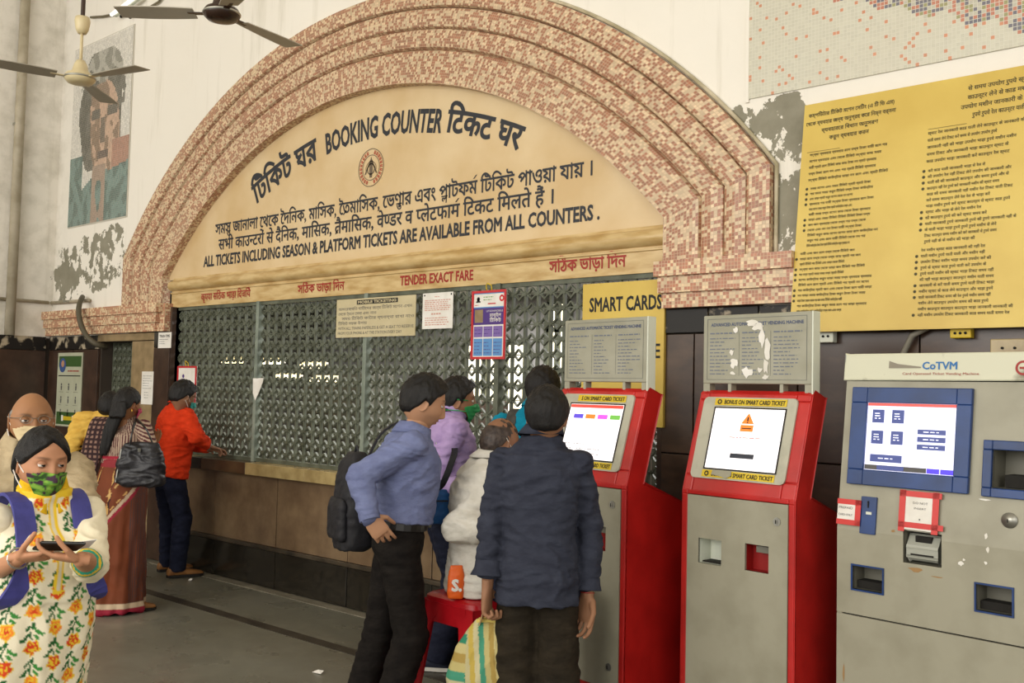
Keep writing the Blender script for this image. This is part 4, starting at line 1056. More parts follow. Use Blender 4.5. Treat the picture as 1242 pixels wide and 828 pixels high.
r, w, h, f = sheet('paper_notice', 'tall white paper sheet taped to the beige stone pillar left of the grille', -8.722, -8.512, 1.405, 1.71, M['white'], 4.687)
PP(M['inkgrey'], 'small_print', lambda p: (strips(p, -.08, .085, h*.45, h-.03, 6, f, .004, 2), strips(p, -.05, .04, .05, h*.4, 3, f, .004, 5)), r)
r, w, h, f = sheet('paper_notice', 'small white paper stuck to the black cap of the stone pillar', -8.44, -8.215, 1.925, 2.068, M['white'], 4.681)
PP(M['blackink'], 'small_print', lambda p: (p.text('TRAIN TIME', -.09, .09, h-.045, h-.022, f, bold=.02), strips(p, -.09, .09, .03, h-.055, 3, f, .004, 5)), r)
# poster with the icon grid
M['dgreen'] = mat('dark_green_print', '3e5a2c', .5)
r, w, h, f = sheet('safety_poster', 'tall pale poster with green bands and nine small figures on the brown wall', -10.50, -9.945, 1.135, 1.90, mat('pale_green_paper', 'bcbda4', .5, 'b0b096', 5), 4.698, .008, 'poster')
PP(M['dgreen'], 'green_band', lambda p: (p.rect(-w+.03, w-.02, h-.145, h-.035, f)), r); PP(M['dgreen'], 'green_band', lambda p: p.rect(-w+.02, w-.02, .02, .15, f), r)
PP(mat('portrait_blue', '40588a', .5), 'round_picture', lambda p: p.ring(-.16, h-.13, 0, .075, lambda x, z: f(x, z, 2), 20), r)
PP(mat('portrait_skin', 'b98c6a', .5), 'round_picture', lambda p: p.ring(-.155, h-.115, 0, .035, lambda x, z: f(x, z, 3), 16), r)
PP(M['redink'], 'title_print', lambda p: strips(p, -.04, .22, h-.205, h-.175, 1, f, .014, 3, (.95, 1)), r); PP(M['blackink'], 'rule', lambda p: p.rect(-w+.03, w-.03, h-.245, h-.235, f), r)
PP(M['yellow'], 'footer_tube', lambda p: p.rect(-.10, .10, .065, .105, lambda x, z: f(x, z, 2)), r)
PP(M['white'], 'footer_cap', lambda p: (p.rect(-.14, -.10, .055, .115, lambda x, z: f(x, z, 2)), p.rect(.10, .14, .055, .115, lambda x, z: f(x, z, 2))), r)
for i in range(3):
    for j in range(3):
        x = -.17+i*.165; z = h-.36-j*.135
        PP(M['inkgrey'], 'small_figure', lambda p: (p.ring(x, z+.03, 0, .014, f, 8), p.poly([(x-.016, z+.014), (x+.016, z+.014), (x+.011, z-.03), (x-.011, z-.03)], f), strips(p, x-.05, x+.05, z-.055, z-.043, 1, f, .004, i+3*j)), r)
# yellow smart card sign
r, w, h, f = sheet('smart_card_sign', 'yellow SMART CARDS FOR sign on the grille behind the left red kiosk', -3.56, -2.99, 1.42, 2.246, M['yboard'], 4.70, .02, 'sign')
PP(M['blackink'], 'lettering', lambda p: (p.text('SMART CARDS', -.235, .27, h-.165, h-.085, f, bold=.03), p.text('FOR', -.075, .085, h-.29, h-.21, f, bold=.03), p.text('RECHARGE', -.2, .262, h-.44, h-.36, f, bold=.016)), r)

# ------------------------------------------------------------------ pipes and wires at the left corner
pb = mat('painted_pipe', 'b9ae98', .55, '9f947c', 6)
def wallpt(px_, py_):                   # point on the left wall
    v = ray(px_, py_); t = (XL+.03)/v.x; return CAM+v*t
def pipe(name, label, pts, rad, m=pb, clips=True):
    r = empty(name, pts[0]); tag(r, label, 'pipe'); q = [Vector(p)-Vector(pts[0]) for p in pts]
    MB().tube(q, rad, 10).build('tube', m, r, smooth=True)
    if clips:
        for k in (1,):
            c = q[0].lerp(q[-1], .5); MB().box((c.x-.06, c.y-.05, c.z-.012), (c.x+.012, c.y+.05, c.z+.012)).build('clip', M['steel'], r)
a = wallpt(17, 270); pipe('wall_pipe', 'thick cream painted pipe running up the left white wall', [(XL+.05, a.y, 2.07), (XL+.05, a.y, 6.5)], .05)
a = wallpt(0, 357); b = wallpt(57, 362)
pipe('wall_pipe', 'thin horizontal pipe crossing the left wall above the brown stone', [(XL+.03, -1, 2.44), (XL+.03, 4.66, 2.44)], .018)
pipe('wall_pipe', 'thin pipe along the back wall ending above the left mosaic pedestal', [(XL+.04, 4.69, 2.44), (-9.85, 4.69, 2.43)], .018)
pts = [at(100, 360, 4.66), at(96, 368, 4.55), at(95, 380, 4.52), at(99, 398, 4.52), at(108, 412, 4.54), at(120, 419, 4.60), at(128, 420, 4.70)]
hs = []
for i in range(len(pts)-1):
    for t in (0, .5): hs.append(pts[i].lerp(pts[i+1], t))
hs.append(pts[-1]); hs = [hs[0]]+[(hs[i-1]+hs[i]*2+hs[i+1])/4 for i in range(1, len(hs)-1)]+[hs[-1]]
o = MB().tube(hs, .026, 10).build('black_hose', mat('dusty_black_hose', '57503f', .6), None, smooth=True); tag(o, 'dusty dark hose looping from the pipe down to the small doorway', 'hose')

# ------------------------------------------------------------------ ceiling fans
def fan(name, label, c, mot, bladem, a0, s=1.0):
    r = empty(name, c); tag(r, label, 'fan', 'ceiling fans above the hall'); top = 6.6-c[2]
    MB().lathe([(0, -.045), (.05, -.045), (.085, -.035), (.105, -.015), (.108, .01), (.095, .03), (.06, .045), (.045, .10), (.03, .13), (0, .13)], 28, Matrix.Scale(s, 4)).build('motor', mot, r, smooth=True)
    MB().lathe([(.109, -.006), (.112, -.002), (.112, .004), (.109, .008)], 28, Matrix.Scale(s, 4)).build('trim_ring', M['steel'], r, smooth=True)
    MB().tube([(0, 0, .12), (0, 0, .36)], .011, 10).build('down_rod', mot, r, smooth=True)
    MB().lathe([(0, .33), (.03, .33), (.045, .36), (.055, .42), (.05, .45), (0, .45)], 20).build('canopy', mot, r, smooth=True)
    MB().tube([(0, 0, .44), (0, 0, top)], .016, 10).build('hanging_rod', mat('dark_rod', '3c2a1e', .5), r)
    for k in range(3):
        a = R(a0+120*k); Mx = Matrix.Rotation(a, 4, 'Z')
        b = MB(); vs = []; n = 8
        for t in range(n+1):
            x = .16+.46*t/n; w_ = .055+.02*math.sin(t/n*2.2); pit = .18*(1-t/n*.6)
            for sgn in (-1, 1):
                vs += [Mx @ Vector((x, sgn*w_, sgn*w_*pit+.004)), Mx @ Vector((x, sgn*w_, sgn*w_*pit-.002))]
        fs = []
        for t in range(n):
            q = t*4; fs += [(q, q+4, q+6, q+2), (q+1, q+3, q+7, q+5), (q, q+1, q+5, q+4), (q+2, q+6, q+7, q+3)]
        fs += [(0, 2, 3, 1), (n*4, n*4+1, n*4+3, n*4+2)]
        b.add(vs, fs); o = b.build('blade', bladem, r)
        MB().box((.08, -.018, -.003), (.20, .018, .003), Mx).build('blade_iron', mot, o)
    return r
fan('ceiling_fan', 'cream ceiling fan hanging in front of the mosaic portrait', pt(97, 95, 7.2), mat('cream_enamel_fan', 'd8c79c', .35), mat('fan_blade_grey', 'a39b8a', .5), 15)
fan('ceiling_fan', 'dark brown ceiling fan with cream rod, left of the arch top', pt(269, 17, 5.9), mat('brown_enamel_fan', '35241b', .25), mat('fan_blade_pale', 'b8b0a0', .5), 101)
# wiring near the left fan
r = empty('wall_wiring', at(112, 22, 4.68)); tag(r, 'thin sagging wire and small clips high on the wall near the left fan', 'wire'); o0 = r.location.copy()
MB().tube([at(x, y, 4.69)-o0 for x, y in ((110, 21), (125, 20), (140, 17), (160, 16), (178, 11), (193, 2), (200, -8))], .012, 6).build('wire', mat('dusty_wire', '6f6650', .7), r)
for x, y in ((146, 16), (157, 17)): MB().tube([at(x, y-4, 4.68)-o0, at(x+1, y+5, 4.68)-o0], .014, 6).build('clip', M['dark'], r)
a_ = at(135, 18, 4.6); b_ = at(165, -4, 4.6)
r = empty('tube_light', a_); tag(r, 'white fluorescent tube light slanting at top left by the fan', 'lamp')
MB().tube([Vector((0, 0, 0)), b_-a_], .018, 10).build('tube', mat('white_tube_glass', 'fbf8ee', .3, emit=1.0), r, smooth=True)
MB().tube([Vector((0, .05, .01)), b_-a_+Vector((0, .05, .01))], .022, 6).build('batten', M['hside'], r)
# litter
for k, (x, y, s) in enumerate(((231, 704, .02), (597, 9999, 0), (386, 816, .035), (202, 690, .03))):
    if s == 0: continue
    P0 = onfloor(x, y); o = MB().add([(-s, -s*.5, .002), (s, -s*.3, .004), (s*.8, s*.5, .016), (-s*.7, s*.6, .003), (0, 0, .02)], [(0, 1, 4), (1, 2, 4), (2, 3, 4), (3, 0, 4), (0, 3, 2, 1)]).build('paper_scrap', M['white']); o.location = P0
    tag(o, ['crumpled white paper scrap on the floor in front of the brown shoe', '', 'lone white paper scrap on the floor in front of the saree hem at right', 'white paper scrap by the heel of the brown shoe'][k], 'litter')
# ================================================================== people
TMP = bpy.data.collections.new('work')
def remesh(mb, voxel, smooth=3, name='m'):
    me = mb.mesh(name); o = bpy.data.objects.new(name, me); COL.objects.link(o)
    r = o.modifiers.new('r', 'REMESH'); r.mode = 'VOXEL'; r.voxel_size = voxel; r.use_smooth_shade = True
    if smooth:
        s = o.modifiers.new('s', 'SMOOTH'); s.iterations = smooth; s.factor = .5
    dg = bpy.context.evaluated_depsgraph_get(); dg.update()
    me2 = bpy.data.meshes.new_from_object(o.evaluated_get(dg)); bpy.data.objects.remove(o); bpy.data.meshes.remove(me)
    me2.name = name; return me2
def coords(me):
    a = np.empty(len(me.vertices)*3, np.float32); me.vertices.foreach_get('co', a); return a.reshape(-1, 3)
def setcoords(me, a): me.vertices.foreach_set('co', a.astype(np.float32).ravel()); me.update()
def normals(me):
    a = np.empty(len(me.vertices)*3, np.float32); me.vertex_normals.foreach_get('vector', a); return a.reshape(-1, 3)
def wrinkle(me, amp=.006, freq=9, st=(1, 1, 2.2), seed=0.0, dirs=None):
    co = coords(me); no = normals(me); d = np.empty(len(co), np.float32)
    for i, p in enumerate(co):
        q = Vector((p[0]*freq*st[0]+seed, p[1]*freq*st[1]+seed*1.7, p[2]*freq*st[2]))
        w = noise.noise(q*.5)*1.2
        d[i] = (.5-abs(noise.noise(q+Vector((w, w, w)))*1.8))*amp + (.3-abs(noise.noise(q*2.6+Vector((w*2, 0, w)))))*amp*.55
    setcoords(me, co+no*d[:, None])
def link(me, name, m, parent, smooth=True):
    me.materials.clear(); me.materials.append(m); me.name = name
    if smooth: me.shade_smooth()
    o = bpy.data.objects.new(name, me); COL.objects.link(o); o.parent = parent
    if parent is not None and parent.type == 'EMPTY': pass
    return o
def merge(mes, name):                   # several surfaces into one body mesh, keeping colours
    vs = []; fs = []; cs = []
    for me, c in mes:
        n = len(vs); co = coords(me); vs += [tuple(p) for p in co]; fs += [tuple(i+n for i in p.vertices) for p in me.polygons]
        c = np.array(c, np.float32); cs.append(np.tile(c, (len(co), 1)) if c.ndim == 1 else c)
    out = bpy.data.meshes.new(name); out.from_pydata(vs, [], fs); out.update(); setcol(out, np.concatenate(cs)); return out

skinmat = colmat('skin', .55, bump=.10, bs=120, spec=.25)
hairmat = mat('black_hair', '0b0908', .5, '17120f', 30, spec=.35, stretch=(6, 6, 1), bump=.45, bs=90)
hairgrey = mat('greying_hair', '3a3330', .55, '8d877f', 40, spec=.3, bump=.5, bs=60)
eyemat = colmat('eye', .15, spec=.6)

def sm(a, b, x):
    t = np.clip((x-a)/(b-a), 0, 1); return t*t*(3-2*t)
NA, NB = 120, 96
def head_grid(female=False, wide=1.0):
    th = np.pi*(np.arange(NB)+.5)/NB; ph = 2*np.pi*np.arange(NA)/NA
    T, P = np.meshgrid(th, ph, indexing='ij')
    x = np.sin(T)*np.sin(P); y = np.sin(T)*np.cos(P); z = np.cos(T)      # y = face, az 0 = front
    X = x*.074*wide; Y = y*.094; Z = z*.114
    low = sm(.02, .115, -Z)
    X = X*(1-.38*low)
    X = X*(1+.03*np.exp(-((Z-.02)/.05)**2))
    Y = np.where(Y < 0, Y*(1-.55*sm(.03, .11, -Z)), Y*(1-.10*low))
    Y = np.where(Y > 0, np.where(Y > .078, .078+(Y-.078)*.6, Y), Y)
    fr = sm(.0, .04, Y)
    g = lambda cx, cz, sx, sz: np.exp(-((np.abs(X)-cx)/sx)**2-((Z-cz)/sz)**2)
    z0 = Z
    amp = np.interp(z0, [-.060, -.045, -.040, -.030, -.018, 0, .015, .03, .05], [0, .002, .017, .0235, .019, .013, .007, .002, 0])
    sg = np.interp(z0, [-.05, -.035, -.01, .02], [.016, .0145, .0095, .009])
    dY = amp*np.exp(-(np.abs(X)/sg)**2.4)
    dY += .006*g(.013, -.037, .007, .007)
    dY += -.011*g(.031, .010, .017, .012) + .005*g(.030, .032, .022, .008)
    dY += .004*g(.042, -.02, .016, .018) - .003*g(.05, -.06, .012, .02)
    dY += .0065*np.exp(-(X/.023)**2)*(np.exp(-((Z+.0545)/.0045)**2)+1.1*np.exp(-((Z+.0665)/.0055)**2)) - .003*np.exp(-(X/.024)**2-((Z+.0602)/.0025)**2)
    dY += .008*np.exp(-(X/.02)**2-((Z+.094)/.014)**2) - .003*np.exp(-(X/.02)**2-((Z+.079)/.006)**2)
    Y = Y+dY*fr
    return np.stack([X, Y, Z], -1), P
def grid_faces(mask=None):
    fs = []
    for i in range(NB-1):
        for k in range(NA):
            k2 = (k+1) % NA
            if mask is None or mask[i, k] or mask[i+1, k] or mask[i, k2] or mask[i+1, k2]: fs.append((i*NA+k, (i+1)*NA+k, (i+1)*NA+k2, i*NA+k2))
    if mask is None: fs += [tuple(range(NA)), tuple((NB-1)*NA+k for k in reversed(range(NA)))]
    return fs
def azof(P): a = np.degrees(P); return np.where(a > 180, 360-a, a)       # 0 front .. 180 back
def mesh_from(G, fs, name):
    me = bpy.data.meshes.new(name); me.from_pydata([tuple(p) for p in G.reshape(-1, 3)], [], fs)
    bm = bmesh.new(); bm.from_mesh(me); bmesh.ops.delete(bm, geom=[v for v in bm.verts if not v.link_faces], context='VERTS'); bmesh.ops.recalc_face_normals(bm, faces=bm.faces); bm.to_mesh(me); bm.free(); me.update(); return me

def make_head(root, Mh, skin, s=1.0, hair='short', hmat=None, brow=True, lip=None, lid=.3, wide=1.0, beard=0, gaze=(0, 0)):
    """head in its own frame (x side, y face, z up); Mh places it. returns body piece (mesh, colours) and makes hair/eyes children"""
    G, P = head_grid(wide=wide); az = azof(P); X, Y, Z = G[..., 0], G[..., 1], G[..., 2]
    sk = np.array(lin(skin)); C = np.tile(sk, (NB, NA, 1)).astype(float)
    fr = sm(.02, .05, Y)
    dark = sk*.18
    if brow:
        b = np.exp(-((np.abs(X)-.031)/.019)**4)*np.exp(-((Z-.0305-.10*(.031-np.abs(np.abs(X)-.036)))/.0036)**2)*fr
        C = C*(1-b[..., None]*.85)+dark*b[..., None]*.85
    l = np.exp(-(X/.023)**4-((Z+.060)/.0085)**4)*fr; lc = np.array(lin(lip)) if lip else sk*np.array([.75, .5, .5]); C = C*(1-l[..., None]*.75)+lc*l[..., None]*.75
    ey = np.exp(-((np.abs(X)-.031)/.016)**2-((Z-.012)/.010)**2)*fr; C = C*(1-ey[..., None]*.30)
    if beard:
        bd = sm(.03, .05, -Z)*sm(-.02, .03, Y)*beard; C = C*(1-bd[..., None])+sk*.35*bd[..., None]
    M4 = Mh @ Matrix.Scale(s, 4)
    me = mesh_from(G, grid_faces(), 'h'); me.transform(M4)
    pieces = [(me, C.reshape(-1, 3).astype(np.float32))]
    ears = MB()
    for sd in (-1, 1):
        q = Matrix.Translation((sd*.072*wide, -.008, .0)) @ Matrix.Rotation(R(sd*-22), 4, 'Z') @ Matrix.Rotation(R(-8), 4, 'X')
        n = 16
        for rr_, th_ in ((1, .004), ):
            pts = [q @ Vector((0, .019*math.cos(a)-.002*math.sin(a), .033*math.sin(a))) for a in [2*math.pi*k/n for k in range(n)]]
            ears.tube(pts+[pts[0]], .0052, 6, caps=False)
        ears.ell(q @ Vector((sd*-.003, 0, 0)), q.to_3x3() @ Vector((1, 0, 0)), q.to_3x3() @ Vector((0, 1, 0)), q.to_3x3() @ Vector((0, 0, 1)), .005, .017, .030, 12)
        ears.ell(q @ Vector((sd*-.002, .004, -.029)), Vector((1, 0, 0)), Vector((0, 1, 0)), Vector((0, 0, 1)), .005, .009, .010, 10)
    em = remesh(ears, .003, 1, 'ear'); em.transform(M4); pieces.append((em, np.array(lin(skin))*.92))
    # eyes with lids
    for sd in (-1, 1):
        c = Vector((sd*.031*wide, .0715, .011)); lidb = MB(); vs = []; cs = []; fs = []; n = 14; m = 10; r = .0125
        for i in range(m+1):
            t = math.pi*i/m
            for k in range(n):
                a = 2*math.pi*k/n; d = Vector((math.sin(t)*math.cos(a), math.cos(t), math.sin(t)*math.sin(a))); vs.append(c+Vector((d.x*r*1.05, d.y*r, d.z*r)))
                dd = Vector((d.x-gaze[0], d.y, d.z-gaze[1])); q = math.hypot(d.x-gaze[0], d.z-gaze[1]) if d.y > 0 else 9
                cs.append(lin('120c0a') if q < .48 else lin('d8d0c6'))
        for i in range(m):
            for k in range(n): fs.append((i*n+k, i*n+(k+1) % n, (i+1)*n+(k+1) % n, (i+1)*n+k))
        e = MB().add(vs, fs).mesh('eye'); setcol(e, np.array(cs)); e.transform(M4); link(e, 'eye', eyemat, root)
        for up, op in ((1, lid), (-1, -.45)):
            vs = []; fs = []; m2 = 8
            for i in range(m2+1):
                zz = op+(1.0-op)*i/m2 if up > 0 else -1+(op+1)*i/m2
                for k in range(n+1):
                    a = math.pi*k/n; rad = math.sqrt(max(0, 1-zz*zz)); vs.append(c+Vector((rad*math.cos(a)*r*1.16, rad*math.sin(a)*r*1.12, zz*r*1.12)))
            for i in range(m2):
                for k in range(n): fs.append((i*(n+1)+k, i*(n+1)+k+1, (i+1)*(n+1)+k+1, (i+1)*(n+1)+k))
            e = MB().add(vs, fs).mesh('lid'); e.transform(M4); pieces.append((e, np.array(lin(skin))*.8))
    # hair
    tops = {'short': ([0, 25, 45, 65, 80, 92, 105, 130, 180], [.068, .066, .05, .035, -.012, .012, -.02, -.055, -.062]),
            'receding': ([0, 25, 45, 65, 80, 92, 105, 130, 180], [.095, .088, .07, .035, -.006, .012, -.02, -.055, -.062]),
            'bald': ([0, 60, 75, 82, 92, 105, 130, 180], [.5, .5, .2, .0, .01, -.02, -.05, -.055]),
            'pulled': ([0, 12, 30, 50, 68, 80, 92, 105, 130, 180], [.080, .074, .058, .035, .005, -.005, .012, -.03, -.065, -.075])}
    key = 'bald' if hair in ('bald', 'thin') else hair
    hz = np.interp(az, *tops[key])
    th = {'short': .017, 'receding': .012, 'bald': .004, 'thin': .005, 'pulled': .011}[hair]
    mk = sm(-.002, .010, Z-hz)
    nn = np.array([[noise.noise(Vector((x*75, y*75, z*16))) for x, y, z in row] for row in G]); n2 = np.array([[noise.noise(Vector((x*170, y*170, z*60))) for x, y, z in row] for row in G])
    thick = th*(1+.30*nn+.14*n2)
    if hair == 'short': thick = thick*(.35+.75*sm(-.03, .06, Z))*(1+.35*sm(.02, .09, Y))
    if key == 'bald':
        top_cap = .062 if hair == 'bald' else .085
        mk = mk*(1-sm(top_cap-.03, top_cap, Z+.0*Y)); 
        if hair == 'thin': mk = np.maximum(mk, sm(.02, .05, Z)*.0+sm(-.2, .3, nn)*sm(.03, .06, Z)*sm(-.08, .03, Y)*.75)
    off = -.003+(thick+.003)*mk
    nrm = G/np.array([.074**2, .094**2, .114**2]); nrm /= np.linalg.norm(nrm, axis=-1, keepdims=True)
    Hg = G+nrm*off[..., None]
    hm = mesh_from(Hg, grid_faces(mk > .02), 'hair'); hm.transform(M4); link(hm, 'hair', hmat or hairmat, root)
    return pieces, (G, P, nrm, M4)

def face_mask(root, info, m, z0=-.112, z1=-.008, az1=62, dep=.017, name='face_mask', loops=True, folds=0, paint=None, loopm=None, low=0):
    G, P, nrm, M4 = info; az = azof(P); X, Y, Z = G[..., 0], G[..., 1], G[..., 2]
    zz1 = z1-.014*sm(15, 60, az); zz0 = z0+.035*sm(15, 62, az)-low
    base_y = .078*np.ones_like(X)
    zz1 = np.where(az > 60, zz1-.0005*(az-60), zz1); inside = (az < az1) & (Z < zz1) & (Z > zz0)
    centre = np.exp(-(X/.036)**2)
    peak = np.exp(-((Z+.048)/.045)**2)
    off = .005+dep*centre*peak+.003*np.exp(-(X/.03)**2)
    # smooth base ignoring nose and lips
    Yb = np.sqrt(np.clip(1-(X/.078)**2-((Z+.0)/.15)**2, .02, 1))*.094
    Hg = G.copy(); Hg[..., 1] = np.where(az < az1+6, np.maximum(Yb*.93, Y-.016*centre*peak*0), Y)
    Hg = Hg+nrm*off[..., None]
    if folds:
        Hg = Hg+nrm*(folds*np.sin(Z*330+X*30)*sm(.0, .03, .06-np.abs(X)))[..., None]
    fs = []
    for i in range(NB-1):
        for k in range(NA):
            k2 = (k+1) % NA
            if inside[i, k] and inside[i+1, k] and inside[i, k2] and inside[i+1, k2]: fs.append((i*NA+k, (i+1)*NA+k, (i+1)*NA+k2, i*NA+k2))
    me = bpy.data.meshes.new(name); me.from_pydata([tuple(p) for p in Hg.reshape(-1, 3)], [], fs)
    if paint: setcol(me, np.array([paint(*p) for p in Hg.reshape(-1, 3)]))
    bm = bmesh.new(); bm.from_mesh(me); bmesh.ops.delete(bm, geom=[v for v in bm.verts if not v.link_faces], context='VERTS'); bm.to_mesh(me); bm.free()
    me.transform(M4); o = link(me, name, m, root); sf = o.modifiers.new('s', 'SOLIDIFY'); sf.thickness = .002; sf.offset = 1
    if loops:
        for sd in (-1, 1):
            lp = MB()
            for za, zb in ((z1-.018, .022), (z0+.045, -.026)):
                lp.tube([M4 @ Vector(q) for q in ((sd*.068, .035, za), (sd*.078, .012, (za+zb)/2), (sd*.082, -.012, zb))], .0017, 5)
            lp.build('ear_loop', loopm or m, o)
    return o

def hand(wrist, direc, palm, side, s=1.0, curl=(.5, .55, .6, .65), spread=.08, thumb=(.5, .35), vox=.0035):
    """fingers run along direc; palm = outward normal of the palm; side = +1/-1 chooses where the thumb is"""
    d = Vector(direc).normalized(); n = Vector(palm); n = (n-d*n.dot(d)).normalized(); l = d.cross(n)*side    # l points to the thumb
    mb = MB(); W_ = Vector(wrist)
    mb.loft([(W_-d*.03*s, l, n, .024*s, .018*s), (W_, l, n, .027*s, .018*s), (W_+d*.03*s, l, n, .038*s, .016*s), (W_+d*.075*s, l, n, .041*s, .014*s), (W_+d*.092*s, l, n, .038*s, .010*s)], 16)
    L = (.068, .077, .071, .055)
    for k in range(4):
        lat = (.030, .010, -.011, -.031)[k]*s; p = W_+d*.085*s+l*lat; cur = 0; dd = d+l*spread*(1.5-k)*.6
        dd.normalize(); r = (.0088, .009, .0086, .0076)[k]*s
        for j, fr_ in enumerate((.46, .30, .24)):
            cur += curl[k]*(1.0 if j else .75)
            v = dd*math.cos(cur)+n*math.sin(cur); q = p+v*L[k]*fr_*s
            mb.capsule(p, q, r*(1-.07*j), r*(.93-.08*j), 10); p = q
    p = W_+d*.018*s+l*.026*s; t1 = (d*.75+l*(.9*thumb[0]+.3)+n*thumb[1]).normalized(); q = p+t1*.045*s; mb.capsule(p, q, .0135*s, .0105*s, 10)
    t2 = (d*1.0+l*(.25)+n*(thumb[1]+.25)).normalized(); q2 = q+t2*.032*s; mb.capsule(q, q2, .0102*s, .0092*s, 10)
    mb.capsule(q2, q2+(t2+n*.2).normalized()*.022*s, .0095*s, .008*s, 10)
    return remesh(mb, vox*s, 2, 'hand')

def garment_torso(mb, J, hem_z, infl=0.0, w=(.165, .145, .17, .165), dd=(.115, .105, .12, .085), top=True, flare=0, n=28, belly=0):
    """closed shell from the hem to the base of the neck, following hips, waist, chest and shoulders"""
    lat_h = (J['hipR']-J['hipL']).normalized(); lat_s = (J['shR']-J['shL']).normalized()
    P_ = (J['hipR']+J['hipL'])/2; S_ = (J['shR']+J['shL'])/2; up = (S_-P_); L = up.length; u = up.normalized()
    f_h = J['fwd']; shw = (J['shR']-J['shL']).length/2
    secs = []
    t0 = (hem_z-P_.z)/max(.2, (S_.z-P_.z))
    rows = [(t0, w[0]*(1+flare), dd[0]*(1+flare)), ((t0+0)*.5, w[0]*(1+flare*.5), dd[0]*(1+flare*.4))] if t0 < -.05 else [(t0, w[0], dd[0])]
    rows += [(.02, w[0], dd[0]), (.18, w[0]*.97, dd[0]*.97+belly*.6), (.36, w[1], dd[1]+belly), (.55, (w[1]+w[2])/2, (dd[1]+dd[2])/2+belly*.4), (.74, w[2], dd[2]), (.88, max(shw*.98, w[2]*.93), dd[2]*.93), (.96, shw*.96, dd[3]*1.08)]
    if top: rows += [(1.03, shw*.84, dd[3]*.98), (1.10, shw*.60, dd[3]*.82), (1.15, shw*.42, .066), (1.19, .062, .058)]
    rows = sorted([r_ for r_ in rows if r_[0] >= t0-1e-6], key=lambda q: q[0])
    for t, a, b in rows:
        l = lat_h.lerp(lat_s, max(0, min(1, t))).normalized(); f = u.cross(l); 
        if f.dot(f_h) < 0: f = -f
        c = P_+up*t+f*(.012*math.sin(max(0, min(1, t))*3.14)+belly*.3*(1 if .1 < t < .6 else 0))
        if t > 1: c = S_.lerp(J['neck'], min(1, (t-1)/.22))+Vector((0, 0, 0))
        secs.append((c, l, f, a+infl, b+infl))
    mb.loft(secs, n, 2.4)

def person(name, label, spec):
    root = empty(name, spec['base']); tag(root, label, 'person', spec.get('group'))
    return root

def skeleton(base, heading, H, lean=0.0, over=None, sh_w=1.0, hip_fwd=0.0):
    """base: ground point under the pelvis; heading: horizontal unit vector the person faces"""
    f = Vector((heading[0], heading[1], 0)).normalized(); r = Vector((f.y, -f.x, 0)); b = Vector((base[0], base[1], 0)); k = H/1.7
    u = Vector((0, 0, 1)); P_ = b+u*.90*k; up = (u*math.cos(lean)+f*math.sin(lean))
    J = {'fwd': f, 'right': r, 'H': H, 'k': k}
    J['hipR'] = P_+r*.09*k; J['hipL'] = P_-r*.09*k
    S_ = P_+up*.465*k; J['neck'] = P_+up*.575*k; J['shR'] = S_+r*.185*k*sh_w; J['shL'] = S_-r*.185*k*sh_w
    J['head'] = P_+up*.56*k+(u*.9+up*.1)*.125*k+f*.025*k
    for s, sg in (('R', 1), ('L', -1)):
        J['el'+s] = J['sh'+s]+r*sg*.045*k-u*.29*k-f*.02*k; J['wr'+s] = J['el'+s]-u*.245*k+f*.05*k
        J['an'+s] = b+r*sg*.09*k+u*.075*k; J['kn'+s] = (J['hip'+s]+J['an'+s])/2+f*.02*k
    if over:
        for key, v in over.items(): J[key] = Vector(v)
    return J
def autoel(J, s, bend):                 # elbow from shoulder and wrist
    a, c = J['sh'+s], J['wr'+s]; L1, L2 = .285*J['k'], .25*J['k']; d = c-a; D = min(d.length, (L1+L2)*.995); u = d.normalized()
    x = (L1*L1-L2*L2+D*D)/(2*D); h = math.sqrt(max(0, L1*L1-x*x)); b = Vector(bend); b = (b-u*b.dot(u)).normalized(); J['el'+s] = a+u*x+b*h; J['wr'+s] = a+u*D if d.length > D else c
def autokn(J, s, L1=.43, L2=.42):
    a, c = J['hip'+s], J['an'+s]; L1 *= J['k']; L2 *= J['k']; d = c-a; D = min(d.length, (L1+L2)*.998); u = d.normalized()
    x = (L1*L1-L2*L2+D*D)/(2*D); h = math.sqrt(max(0, L1*L1-x*x)); b = J['fwd']; b = (b-u*b.dot(u)).normalized(); J['kn'+s] = a+u*x+b*h

def body_core(J, skin, vox=.010):
    mb = MB(); k = J['k']; S0 = (J['shR']+J['shL'])/2
    garment_torso(mb, J, (J['hipR'].z+J['hipL'].z)/2-.10*k, -.022, w=(.150*k, .130*k, .155*k, .14*k), dd=(.10*k, .09*k, .10*k, .06*k), n=20)
    mb.capsule(J['neck']-Vector((0, 0, .06)), J['head']-Vector((0, 0, .02)), .060*k, .054*k)
    for s in 'RL':
        mb.capsule(J['sh'+s].lerp(S0, .12)-Vector((0, 0, .025)), J['el'+s], .036*k, .036*k); mb.capsule(J['el'+s], J['wr'+s], .039*k, .0245*k)
        mb.capsule(J['hip'+s], J['kn'+s], .075*k, .05*k); mb.capsule(J['kn'+s], J['an'+s], .052*k, .034*k)
        mb.capsule(J['an'+s], J['an'+s]+J['fwd']*.12*k-Vector((0, 0, .045*k)), .034*k, .028*k)
    return remesh(mb, vox, 2, 'body')
def head_matrix(J, yaw=0, pitch=0, roll=0, face=None, c=None):
    f = Vector(face) if face is not None else J['fwd']; f = Vector((f.x, f.y, 0)).normalized(); r = Vector((f.y, -f.x, 0))
    M_ = Matrix((r, f, Vector((0, 0, 1)))).transposed().to_4x4()
    return Matrix.Translation(c if c is not None else J['head']) @ M_ @ Matrix.Rotation(R(yaw), 4, 'Z') @ Matrix.Rotation(R(pitch), 4, 'X') @ Matrix.Rotation(R(roll), 4, 'Y')
